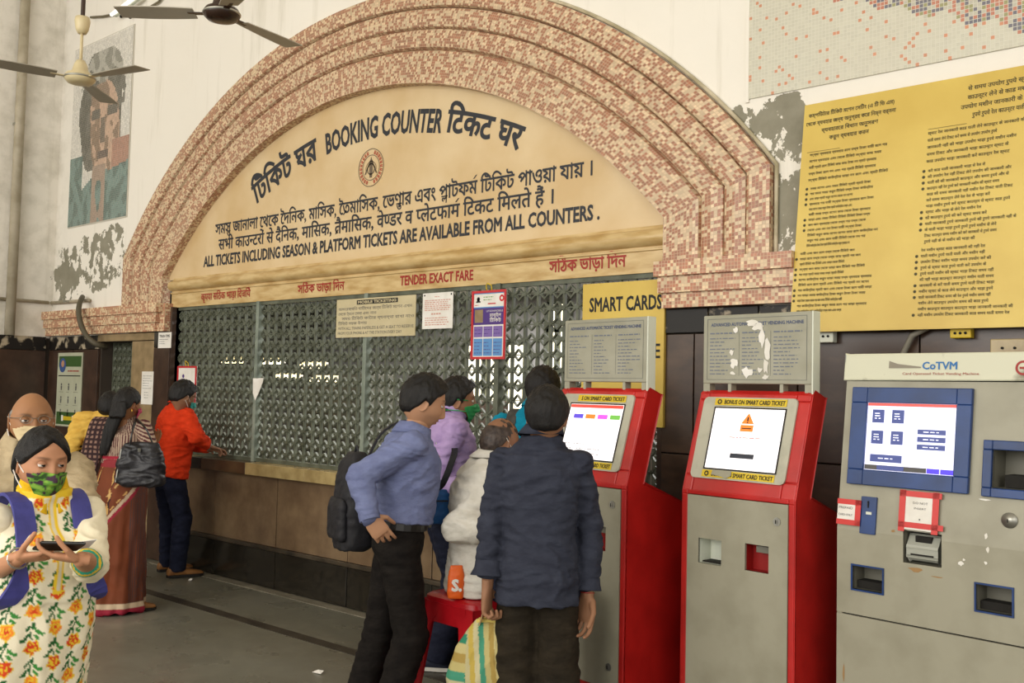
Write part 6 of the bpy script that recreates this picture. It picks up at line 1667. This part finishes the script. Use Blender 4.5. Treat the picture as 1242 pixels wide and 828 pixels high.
# ------------------------------------------------------------------ man in the orange-red shirt at the counter
def glasses(root, M4, m=None, lens=True, z=.014, s=1.0):
    m = m or mat('spectacle_metal', '8c8478', .3, metal=.8); g = MB()
    for sd in (-1, 1): g.tube([M4 @ Vector((sd*.031+.021*math.cos(a), .0935, z+.015*math.sin(a))) for a in [2*math.pi*i/16 for i in range(17)]], .0013, 5)
    g.tube([M4 @ Vector(p) for p in ((-.010, .0935, z+.004), (0, .098, z+.006), (.010, .0935, z+.004))], .0013, 5)
    for sd in (-1, 1): g.tube([M4 @ Vector(p) for p in ((sd*.052, .0935, z+.006), (sd*.074, .06, z+.005), (sd*.079, .0, z+.004), (sd*.078, -.015, z-.01))], .0013, 5)
    o = g.build('spectacles', m, root)
    return o
def red_man():
    d = 8.15; base = B(208, d); f = away(208, 480, 66); J = skeleton(base, f, 1.68, .13)
    J['head'] = pt(221, 481, d-.05); J['wrR'] = pt(253, 541, 8.15); J['elR'] = pt(238, 529, 8.0); J['wrL'] = pt(255, 545, 8.22); autoel(J, 'L', -U-J['right'])
    J['anR'] = pt(215, 690, 8.2); J['anL'] = pt(203, 690, 8.45); J['anR'].z = J['anL'].z = .08; autokn(J, 'R'); autokn(J, 'L')
    root = person('person', 'man in orange-red shirt, teal mask and spectacles leaning on the counter', {'base': (base[0], base[1], 0)})
    skin = '916a50'; Mh = head_matrix(J, yaw=4, pitch=-18); pcs, info = make_head(root, Mh, skin, 1.10, 'short')
    face_mask(root, info, mat('teal_mask', '2f9f94', .6), dep=.02, folds=.001, loopm=M['white']); glasses(root, info[3], M['dark'])
    h = [hand(J['wrR'], J['fwd']-U*.3, -U, 1, 1.0, vox=.005), hand(J['wrL'], J['fwd'], -U, -1, 1.0, vox=.005)]
    finish(root, J, pcs, skin, h); k = J['k']
    shirt(root, J, M['orange'], .84, .02, sl=((.082, .068, .052), (.08, .066, .05)), ends=(.72, .8), amp=.012, dd=(.125, .125, .128, .09), seed=22); collar(root, J, M['orange'], .064, .036, op=30)
    trousers(root, J, M['jeans'], r=((.10, .078, .068), (.10, .078, .068)), amp=.008, seed=23)
    for s in 'RL': shoe(root, J, s, M['tan'], M['soleb'], away(208, 480, 75), L=.29)
    a = J['wrR']; ax = (J['wrR']-J['elR']).normalized(); l = ax.orthogonal().normalized(); q = ax.cross(l)
    MB().loft([(a-ax*.015, l, q, .032, .028), (a+ax*.012, l, q, .032, .028)], 14, 2).build('wristwatch', M['steel'], root)
    settle(root)
red_man()

# ------------------------------------------------------------------ woman in the brown saree
def saree_woman():
    d = 7.05; base = B(152, d); f = away(152, 480, 38); r = Vector((f.y, -f.x, 0)); J = skeleton(base, f, 1.60, .03, sh_w=.86)
    J['head'] = pt(154, 490, d-.05); J['elR'] = pt(185, 551, 6.85); J['wrR'] = J['elR']+f*.17-r*.15+U*.05; J['wrL'] = J['shL']+f*.25-U*.40; autoel(J, 'L', -f-U)
    root = person('person', 'woman in brown saree and striped blouse with long black hair, seen from behind', {'base': (base[0], base[1], 0)})
    skin = '9a6b4a'; Mh = head_matrix(J, yaw=-16, pitch=-8); pcs, info = make_head(root, Mh, skin, 1.0, 'pulled')
    face_mask(root, info, mat('pink_mask', 'cf4a6e', .7), dep=.018, loopm=M['redink'])
    h = [hand(J['wrR'], U*.5+f*.6, -f, 1, .92, vox=.005), hand(J['wrL'], f, -U, -1, .92, vox=.005)]
    finish(root, J, pcs, skin, h); k = J['k']
    # hair hanging to the middle of the back
    M4 = info[3]; hb = MB(); q = [J['head']-f*.075+U*.02, J['head']-f*.105-U*.09, J['neck']-f*.115-U*.03, J['neck']-f*.125-r*.03-U*.13, J['neck']-f*.13-r*.06-U*.24, J['neck']-f*.135-r*.07-U*.30]
    ws = (.06, .062, .058, .055, .045, .02); hb.loft([(p, r, f, w_, w_*.5) for p, w_ in zip(reversed(q), reversed(ws))], 20, 2); me = remesh(hb, .007, 2, 'h'); wrinkle(me, .008, 40, (1, 1, .12)); link(me, 'long_hair', hairmat, root)
    # blouse with fine stripes
    def pb(co):
        o = np.array(base); rel = co[:, :2]-o; a = np.arctan2(rel @ np.array((r.x, r.y)), -(rel @ np.array((f.x, f.y))))*.16
        s = (np.floor((a+co[:, 2]*.0+5)/.011) % 2)[:, None]; c = np.where(s > 0, np.array(lin('54272a')), np.array(lin('b39c86')))
        low = (np.abs(co[:, 2]-1.075) < .012)[:, None]; return np.where(low, np.array(lin('9c1f33')), c)
    bm_ = colmat('striped_blouse_cloth', .8, .1, 200)
    shirt(root, J, bm_, 1.03, .012, sl=((.066, .060, .05), (.066, .06, .05)), ends=(None, None), w=(.15, .125, .150, .135), dd=(.12, .10, .12, .06), name='blouse', vox=.007, amp=.004, paint=pb)
    sl_ = MB()
    for s in 'RL': sl_.capsule(J['sh'+s], J['sh'+s].lerp(J['el'+s], .78), .062, .054, 16)
    me = remesh(sl_, .007, 2, 's'); wrinkle(me, .003, 12)
    co = coords(me); tt = np.floor(((co @ np.array((r.x*.3, r.y*.3, 1.0)))+5)/.011) % 2; cc = np.where(tt[:, None] > 0, np.array(lin('54272a')), np.array(lin('b39c86')))
    for s in 'RL':
        e = np.array(J['sh'+s].lerp(J['el'+s], .76)); ax = np.array((J['el'+s]-J['sh'+s]).normalized()); dd_ = (co-e) @ ax; near = (np.abs((co-e)-np.outer(dd_, ax)).sum(1) < .16); cc = np.where(((dd_ > -.0) & near)[:, None], np.array(lin('a3203a')), cc)
    setcol(me, cc); link(me, 'sleeves', bm_, root)
    # bare back above the blouse
    bk = MB(); c = J['neck']-U*.065-f*.060; bk.ell(c, r, f, U, .062, .022, .075, 16); me = remesh(bk, .006, 1, 'b'); setcol(me, np.tile(np.array(lin(skin), np.float32), (len(me.vertices), 1))); link(me, 'bare_back', skinmat, root)
    # saree skirt: pleated cone to the floor, with border lines
    sk = MB(); P0 = Vector((base[0], base[1], 0)); zt = 1.06
    rows = [(.015, .235, .20), (.10, .225, .19), (.35, .205, .175), (.60, .20, .165), (.80, .195, .16), (.92, .178, .145), (1.0, .155, .125), (zt, .145, .115)]
    sk.loft([(P0+U*z-f*.02*(z < .9)-r*.02*(1-z), r, f, a, b) for z, a, b in rows], 48, 2.1)
    me = remesh(sk, .007, 2, 'sk'); co = coords(me); no = normals(me); rel = co[:, :2]-np.array(base); ang = np.arctan2(rel @ np.array((r.x, r.y)), -(rel @ np.array((f.x, f.y))))
    pl = (np.sin(ang*9+co[:, 2]*4)*.006+np.sin(ang*17-co[:, 2]*7)*.004+np.sin(ang*5+co[:, 2]*12)*.006)*np.clip((1.0-co[:, 2])*1.6, 0, 1.2); setcoords(me, co+no*pl[:, None])
    wrinkle(me, .010, 6, (1, 1, .6), seed=30)
    u = ang*.19; z = co[:, 2]; cc = np.tile(np.array(lin('6e361b')), (len(co), 1)); n1 = np.array([noise.noise(Vector((a*6, b*6, 0))) for a, b in zip(u, z)]); cc = cc*(1+.25*n1[:, None])
    def put(m_, c): cc[m_] = np.array(lin(c))
    dg = z-(.62+u*1.15)                                     # diagonal edge of the wrap
    put((np.abs(dg) < .016) & (u > -.26) & (z > .12), 'b9a184'); put((dg > -.045) & (dg < -.016) & (z > .1), '8e1c30')
    put((z < .05), '8e1c30'); put((z > .05) & (z < .085), 'c3ac8e')
    def motif(line, per, wv, col):
        along = (z/per) % 1; m_ = (np.abs(line+.006*np.sin(z*60)) < wv*np.clip(1.1-2.2*np.abs(along-.5), 0, 1)); put(m_, col)
    for lc, c2 in ((-.17, 'c79a5a'), (.00, 'c79a5a')): motif(u-lc-(z-.5)*.12, .11, .012, c2); motif(u-lc-.012-(z-.5)*.12, .17, .006, '2a1418')
    m_ = (dg > .03) & (dg < .045); put(m_ & ((z/.05 % 1) > .45), 'c79a5a'); m_ = (dg > .15) & (dg < .17); put(m_ & ((z/.06 % 1) > .5), 'c9a468')
    st_ = (u > .19) & (dg < -.05) & ((u/.014 % 1) > .55) & (z > .085); put(st_, '4a3634')
    put((z > zt-.05), '8a2a30')
    setcol(me, cc); link(me, 'saree_skirt', colmat('printed_saree_cloth', .75, .1, 200), root)
    # pallu hanging at her left side
    pa = MB(); q = smoothpts([J['shL']+U*.06+f*.03, J['shL']+U*.055-f*.06, J['shL']-f*.11-U*.10-r*.02, J['shL']-f*.12-U*.30-r*.05, J['shL']-f*.13-U*.48-r*.05, J['shL']-f*.12-U*.60-r*.05], 5)
    pa.loft([(p, r, f, .035+.05*min(1, i/12), .012) for i, p in enumerate(reversed(q))], 18, 2); me = remesh(pa, .006, 2, 'p'); wrinkle(me, .008, 10, (2, 2, .4)); co = coords(me); t = np.floor((co[:, 2]+5)/.017) % 2; t2 = np.floor((co @ np.array((r.x, r.y, 0))+5)/.02) % 2
    setcol(me, np.where((t*t2)[:, None] > 0, np.array(lin('8a6a5c')), np.array(lin('2f1a1c')))); link(me, 'pallu', colmat('checked_pallu_cloth', .8), root)
    MB().tube([Mh @ Vector(p) for p in ((.074, -.008, -.034), (.078, -.008, -.05))], .003, 6).build('earring', M['gold'], root)
    for s in 'RL': 
        J['an'+s] = Vector((J['an'+s].x, J['an'+s].y, .075))+r*(.02 if s == 'R' else -.05); shoe(root, J, s, M['tan'], M['soleb'], f*.6+r*.6, name='sandal', L=.24)
    settle(root)
    # handbag
    c = pt(171, 563, 6.78); fb = (f*.2+r).normalized(); lb = Vector((-fb.y, fb.x, 0)); hb = empty('handbag', c); tag(hb, 'black shoulder handbag on the woman in brown saree', 'bag')
    ln = VR.copy(); ln.z = 0; ln.normalize(); nb = Vector((-ln.y, ln.x, 0)); mb = MB(); mb.loft([(c-U*.155, ln, nb, .10, .035), (c-U*.13, ln, nb, .165, .055), (c, ln, nb, .165, .06), (c+U*.11, ln, nb, .13, .045), (c+U*.15, ln, nb, .11, .02)], 26, 3)
    me = remesh(mb, .008, 2, 'b'); wrinkle(me, .012, 9, seed=3); link(me, 'body', mat('soft_black_leather', '19171a', .42, '242226', 12, bump=.2, bs=80), hb)
    for s, dn in ((-1, -.03), (1, .03)):
        ribbon(smoothpts([c+ln*s*.07+U*.13+nb*dn, c+ln*s*.04+U*.24+nb*dn*.5-ln*.02, J['shR']+U*.065-r*.06, ]), nb, .016, .007).build('strap', M['leather'], hb)
    g = MB(); g.tube([c-ln*.155+U*(-.12+.045*i)+ln*.006*i-nb*.035 for i in range(6)], .006, 6); g.build('stitched_trim', M['steel'], hb); MB().box((-.02, -.004, -.012), (.02, .004, .012), Matrix.Translation(c+U*.10-nb*.05)).build('buckle', M['steel'], hb)
    settle(hb)
saree_woman()

# ------------------------------------------------------------------ woman in yellow beyond her
def yellow_woman():
    d = 7.75; base = B(129, d); f = away(129, 480, 25); r = Vector((f.y, -f.x, 0)); J = skeleton(base, f, 1.60, .03, sh_w=.86); J['head'] = pt(133, 493, d)
    root = person('person', 'woman with a yellow shawl and dark hair, mostly hidden beyond the saree', {'base': (base[0], base[1], 0)})
    skin = '9a6b4a'; Mh = head_matrix(J, pitch=-5); pcs, info = make_head(root, Mh, skin, 1.0, 'pulled')
    h = [hand(J['wrR'], f-U, -r, 1, .92, vox=.006), hand(J['wrL'], f-U, r, -1, .92, vox=.006)]
    finish(root, J, pcs, skin, h)
    sh = MB(); sh.loft([(Vector((base[0], base[1], z)), r, f, a, b) for z, a, b in ((.10, .19, .16), (.5, .185, .155), (.9, .16, .13), (1.1, .15, .11))], 30, 2.2); me = remesh(sh, .012, 2, 's'); wrinkle(me, .012, 7, (1, 1, .4)); link(me, 'skirt', cloth('dark_skirt_cloth', '3a2a24', '2a1d19'), root)
    ym = cloth('yellow_shawl_cloth', 'e0b85a', 'c99c42')
    def ex(mb):
        q = smoothpts([J['shL']+U*.07+f*.05, J['shL']+U*.07-f*.04, J['shL']-f*.10-U*.12-r*.05, J['shL']-f*.10-U*.34-r*.10, J['shL']-f*.09-U*.62-r*.11], 5); mb.loft([(p, r, f, .05+.03*min(1, i/14), .035) for i, p in enumerate(reversed(q))], 18, 2)
    shirt(root, J, ym, 1.0, .014, ends=(.1, .1), w=(.16, .14, .155, .14), name='shawl', amp=.012, extra=ex, seed=40)
    shirt(root, J, cloth('green_kurta_cloth', '4a4a34', '3a3a28'), .85, .004, ends=(.2, .2), w=(.15, .13, .15, .14), name='kurta')
    for s in 'RL': shoe(root, J, s, M['tan'], M['soleb'], L=.23, name='sandal')
    settle(root)
yellow_woman()

# ------------------------------------------------------------------ balding man in beige
def bald_man():
    d = 3.75; base = B(36, d); f = away(36, 480, 168); r = Vector((f.y, -f.x, 0)); J = skeleton(base, f, 1.58, .03, sh_w=1.06); J['head'] = pt(38, 512, d-.04)
    J['elL'] = pt(112, 598, 3.60); J['wrL'] = pt(128, 606, 3.30) if False else pt(92, 640, 3.32); J['wrR'] = J['shR']+f*.30-U*.35; autoel(J, 'R', -U)
    J['elL'] = pt(96, 606, 3.66); J['wrL'] = pt(78, 645, 3.34)
    root = person('person', 'balding man in beige shirt, cream mask and spectacles, beyond the young woman', {'base': (base[0], base[1], 0)})
    skin = 'a0724f'; Mh = head_matrix(J, yaw=-4, pitch=0); pcs, info = make_head(root, Mh, skin, .96, 'bald', hmat=hairgrey, lid=.1, wide=1.03)
    face_mask(root, info, mat('cream_cotton_mask', 'd8c49a', .8, 'c7b188', 14), dep=.018, z1=-.006, z0=-.125, folds=.0012, loopm=M['white']); glasses(root, info[3])
    h = [hand(J['wrR'], f-U*.2, -U, 1, 1.0, vox=.005), hand(J['wrL'], f-U*.1, -U, -1, 1.0, vox=.005)]
    finish(root, J, pcs, skin, h); k = J['k']
    shirt(root, J, M['beigesh'], .80, .024, sl=((.085, .076, .05), (.085, .076, .05)), ends=(.02, .02), amp=.013, dd=(.135, .14, .135, .09), belly=.03, seed=33); collar(root, J, M['beigesh'], .068, .036)
    trousers(root, J, M['browntr']); 
    for s in 'RL': shoe(root, J, s, M['leather'], M['soleb'])
    settle(root)
bald_man()

# ------------------------------------------------------------------ young woman in the foreground
def girl():
    d = 2.9; base = B(57, d); f = away(57, 480, 158); r = Vector((f.y, -f.x, 0)); J = skeleton(base, f, 1.50, .02, sh_w=.80)
    J['head'] = pt(50, 561, d-.03); J['wrR'] = pt(24, 676, 2.62); J['elR'] = pt(-18, 700, 2.82); J['wrL'] = pt(98, 678, 2.58); J['elL'] = pt(109, 684, 2.80)
    ri = VR.copy(); ri.z = 0; ri.normalize()
    J['anR'] = J['anR']-ri*.10+f*.12; J['anL'] = J['anL']-ri*.06-f*.12; J['anL'].z += .03; autokn(J, 'R', .42, .42); autokn(J, 'L', .42, .42)
    root = person('person', 'young woman in embroidered cream kurta and green flowered mask, looking down at a phone', {'base': (base[0], base[1], 0)})
    skin = 'c08a68'; Mh = head_matrix(J, yaw=2, pitch=-9, roll=-2); pcs, info = make_head(root, Mh, skin, .87, 'pulled', lid=.12, gaze=(-.15, -.12), lip='a04a48', wide=.98)
    def mp(x, y, z):
        q = Vector((x*55, z*55, 3)); a = noise.noise(q)+.35*noise.noise(q*2.3); b = noise.noise(Vector((x*55+9, z*55+4, 1)))
        return lin('3c2436') if a > .17 else (lin('2c4a1c') if b > .22 else (lin('7ea83c') if b < -.22 else lin('5c8c30')))
    face_mask(root, info, colmat('green_flowered_mask_cloth', .75, .1, 300), dep=.020, z1=-.006, z0=-.120, paint=mp, loopm=M['white'])
    h1 = hand(J['wrR'], ri*.95+U*.12+f*.25, U*.6-f*.4, 1, .78, curl=(.35, .5, .6, .7), thumb=(.4, .7), vox=.003)
    h2 = hand(J['wrL'], -ri*.9+f*.35+U*.12, U*.9-f*.2, -1, .78, curl=(.35, .42, .5, .55), thumb=(.5, .55), vox=.003)
    finish(root, J, pcs, skin, (h1, h2), .008)
    # nails, bangle
    k = J['k']; b0 = Vector((base[0], base[1], 0))
    cream_, yel, red_, org, grn, dg_n, white_ = [np.array(lin(x)) for x in ('f1e6c8', 'ecc531', 'd8431c', 'f08a2a', '3d8a3a', '24602c', 'fbf6ea')]
    nb = J['neck']
    def pk(co):
        rel = co-np.array((base[0], base[1], 0)); x = rel @ np.array((r.x, r.y, 0)); y = rel @ np.array((f.x, f.y, 0)); z = co[:, 2]
        u = np.arctan2(x, np.maximum(y, -.5)+.02)*.17+.02*np.sin(z*9)*(z < .7)
        cc = np.tile(cream_, (len(co), 1))
        cw, ch = .066, .098; ci = np.floor(u/cw+.5); row = z/ch+.5*(ci % 2); ri_ = np.floor(row); fx = u/cw+.5-ci; fz = row-ri_
        px_ = (fx-.5)*cw; pz = (fz-.5)*ch
        jig = np.sin(px_*400+pz*300+ci*3)*.0022
        # flower at the lower half of every cell, leaves and stem in the upper half
        dx = px_; dz = pz+.020; rad = np.hypot(dx, dz)+jig+.003*np.sin(5*np.arctan2(dz, dx))
        kk = ((ci+ri_) % 2 == 0)
        cc[(rad < .0215)] = yel; m_ = (rad < .0175); cc[m_ & kk] = red_; cc[m_ & ~kk] = org; cc[rad < .010] = yel; cc[rad < .006] = red_
        st_ = (np.abs(px_-.006*np.sin(pz*90)) < .0022) & (pz > .0); cc[st_] = dg_n
        for lx, lz, a in ((-.012, .008, .7), (.014, .014, -.7), (-.011, .026, .9), (.013, .033, -.8), (.0, .042, 1.57), (-.022, .018, .2), (.024, .002, -.3)):
            ca, sa = math.cos(a), math.sin(a); ex = (px_-lx)*ca+(pz-lz)*sa; ez = -(px_-lx)*sa+(pz-lz)*ca; cc[((ex/.0105)**2+(ez/.0046)**2) < 1] = grn if lx < 0 else dg_n
        cc[(z > nb.z-.035) & (np.hypot(x, y) < .10)] = yel
        # placket and shoulder piping
        plk = (np.abs(x+.0) < .012) & (y > 0) & (z > nb.z-.30) & (z < nb.z); cc[plk] = yel; cc[(np.abs(x) < .004) & (y > 0) & (z > nb.z-.29) & (z < nb.z)] = cream_*.8
        hem = (z < .50) & (z > .47); cc[hem] = yel; cc[(z < .47)] = grn*1.2; cc[z < .45] = cream_
        return cc
    km = colmat('embroidered_kurta_cloth', .75, .12, 260)
    mb = MB(); kk = J['k']; garment_torso(mb, J, .98, .010, w=(.138*kk, .142*kk, .160*kk, .15*kk), dd=(.125*kk, .115*kk, .135*kk, .075*kk))
    # skirt of the kurta, swinging to the picture's left as she walks
    zz = [(.44, .25, .19, .13), (.58, .225, .175, .10), (.75, .19, .155, .05), (.90, .168, .140, .01), (1.04, .150, .125, 0), (1.10, .13, .10, 0)]
    mb.loft([(b0+U*z-ri*s, r, f, a, b) for z, a, b, s in zz], 40, 2.2)
    mb.ell(J['neck']-U*.17+f*.085+r*.045, r, f, U, .05, .04, .05); mb.ell(J['neck']-U*.17+f*.085-r*.045, r, f, U, .05, .04, .05)
    me = remesh(mb, .0048, 4, 'kurta'); co = coords(me); rel = co[:, :2]-np.array(base); ang = np.arctan2(rel @ np.array((r.x, r.y)), rel @ np.array((f.x, f.y))); no = normals(me)
    pl = (np.sin(ang*7+1)*.012+np.sin(ang*13+co[:, 2]*5)*.006)*np.clip((.95-co[:, 2])*2.2, 0, 1.2); setcoords(me, co+no*pl[:, None]); wrinkle(me, .007, 8, (1, 1, .7), seed=51)
    setcol(me, pk(coords(me))); link(me, 'kurta', km, root)
    sl_ = MB()
    for s, t in (('R', .25), ('L', .28)): sl_.capsule(J['sh'+s], J['el'+s], .062*kk, .058*kk, 18); sl_.capsule(J['el'+s], J['el'+s].lerp(J['wr'+s], t), .058*kk, .046*kk, 18)
    me = remesh(sl_, .005, 3, 's'); wrinkle(me, .006, 10, seed=52); co = coords(me); cc = np.tile(cream_, (len(co), 1))
    for s, t in (('R', .28), ('L', .30)):
        a = np.array(J['el'+s].lerp(J['wr'+s], t)); ax = np.array((J['wr'+s]-J['el'+s]).normalized()); dd_ = (co-a) @ ax; near = np.linalg.norm(co-a, axis=1) < .16
        cc[near & (dd_ > .020) & (dd_ <= .030)] = np.array(lin('2f9a80')); cc[near & (dd_ > .012) & (dd_ <= .020)] = yel; cc[near & (dd_ > .004) & (dd_ <= .012)] = np.array(lin('2f9a80'))
        for q in range(5):                                     # a sprig down the outer sleeve
            e = np.array(J['sh'+s].lerp(J['el'+s], .15+q*.18)); m_ = (np.abs((co-e) @ np.array(ri)) < .3)
    setcol(me, cc); link(me, 'sleeves', km, root)
    # piping at the armholes
    yc = cloth('yellow_trim', 'ecc02a', 'd8a81e')
    col_ = MB(); n = 24; vs = []; fs = []; c = J['neck']
    for i in range(n+1):
        a = R(14)+R(332)*i/n; dq = f*math.cos(a)+r*math.sin(a); sl = -U*.055*max(0, math.cos(a))
        for w_, z in ((.052, .030), (.056, .030), (.064, .0), (.070, -.012)): vs.append(c+dq*w_+U*z+sl*(1.3 if z < .01 else 1))
    for i in range(n):
        for j in range(3): fs.append((i*4+j, i*4+j+1, i*4+5+j, i*4+4+j))
    o = MB().add(vs, fs).build('collar', yc, root, smooth=True); sf = o.modifiers.new('s', 'SOLIDIFY'); sf.thickness = .004
    trousers(root, J, cloth('white_churidar_cloth', 'e9e4d6', 'd6d0c0'), top=J['hipR'].z+.05, r=((.085, .055, .042), (.085, .055, .042)), w=.13, d=.10)
    # yellow-green bordered scarf edge that falls in front on the picture's right
    for s in 'RL': shoe(root, J, s, M['tan'], M['soleb'], L=.23, name='sandal')
    MB().tube([M_ for M_ in [info[3] @ Vector(p) for p in ((.0, -.10, .0), (.0, -.115, -.05), (.0, -.10, -.12), (0, -.10, -.2), (.01, -.10, -.28))]], [.03, .028, .026, .02, .006], 12).build('ponytail', hairmat, root, smooth=True)
    a = J['wrR']; ax = (J['wrR']-J['elR']).normalized(); l = ax.orthogonal().normalized(); q = ax.cross(l)
    MB().tube([a-ax*.01+(l*math.cos(t)+q*math.sin(t))*.027 for t in [2*math.pi*i/16 for i in range(17)]], .003, 6).build('bracelet', M['steel'], root)
    settle(root)
    # backpack with violet-blue straps
    fw = f; S_ = (J['shR']+J['shL'])/2; c = S_-fw*.19-U*.20; vm = mat('violet_blue_nylon', '4a4a96', .65, '3d3d80', 20); sp = []
    for s, sg in (('R', 1), ('L', -1)):
        a = S_.lerp(J['sh'+s], .62); sp.append(([a-fw*.12-U*.10, a-fw*.06+U*.045, a+U*.072, a+fw*.065+U*.035, a+fw*.105-U*.07, a+fw*.115-U*.15+r*sg*.012, a+fw*.09-U*.22+r*sg*.05, a-fw*.02-U*.26+r*sg*.07], r))
    bp_ = backpack('backpack', 'violet-blue backpack worn by the young woman in the embroidered kurta', c, -fw, .27, .40, .15, vm, sp)
    for ch in bp_.children:
        if ch.name.startswith('strap'): pass
    # phone and slip of paper
    ph = J['wrL']-ri*.10*.80+f*.05+U*.038; Mx = Matrix.Translation(ph) @ Matrix((-ri, -f, U)).transposed().to_4x4() @ Matrix.Rotation(R(-24), 4, 'X')
    e = empty('phone', ph); tag(e, 'dark phone resting on the open hand of the young woman', 'phone'); MB().box((-.058, -.030, -.004), (.058, .030, .004), Mx).build('case', M['leather'], e, bevel=.003)
    p = MB().add([Mx @ Vector(q) for q in ((-.054, -.027, .0046), (.054, -.027, .0046), (.054, .027, .0046), (-.054, .027, .0046))], [(0, 1, 2, 3)]).build('screen', mat('phone_glass', '2a2c30', .08, spec=.8), e)
    for i_ in (0, 1): MB().lathe([(0, 0), (.005, 0), (.005, .001), (0, .001)], 10, Mx @ Matrix.Translation((.045-i_*.012, .02, -.0055))).build('camera_lens', M['dark'], e)
    settle(e)
    pp = J['wrR']+ri*.125+f*.045+U*.035; Mx = Matrix.Translation(pp) @ Matrix((ri, f, U)).transposed().to_4x4() @ Matrix.Rotation(R(30), 4, 'X') @ Matrix.Rotation(R(-8), 4, 'Y')
    e = empty('ticket_slip', pp); tag(e, 'white paper slip pinched in the bangled hand of the young woman', 'paper'); MB().add([Mx @ Vector(q) for q in ((-.05, -.02, 0), (.05, -.026, .004), (.052, .024, .006), (-.048, .03, .001), (-.05, -.02, .001), (.05, -.026, .005), (.052, .024, .007), (-.048, .03, .002))], [(3, 2, 1, 0), (4, 5, 6, 7), (0, 1, 5, 4), (1, 2, 6, 5), (2, 3, 7, 6), (3, 0, 4, 7)]).build('sheet', M['white'], e); settle(e)
girl()
bpy.data.collections.remove(TMP)
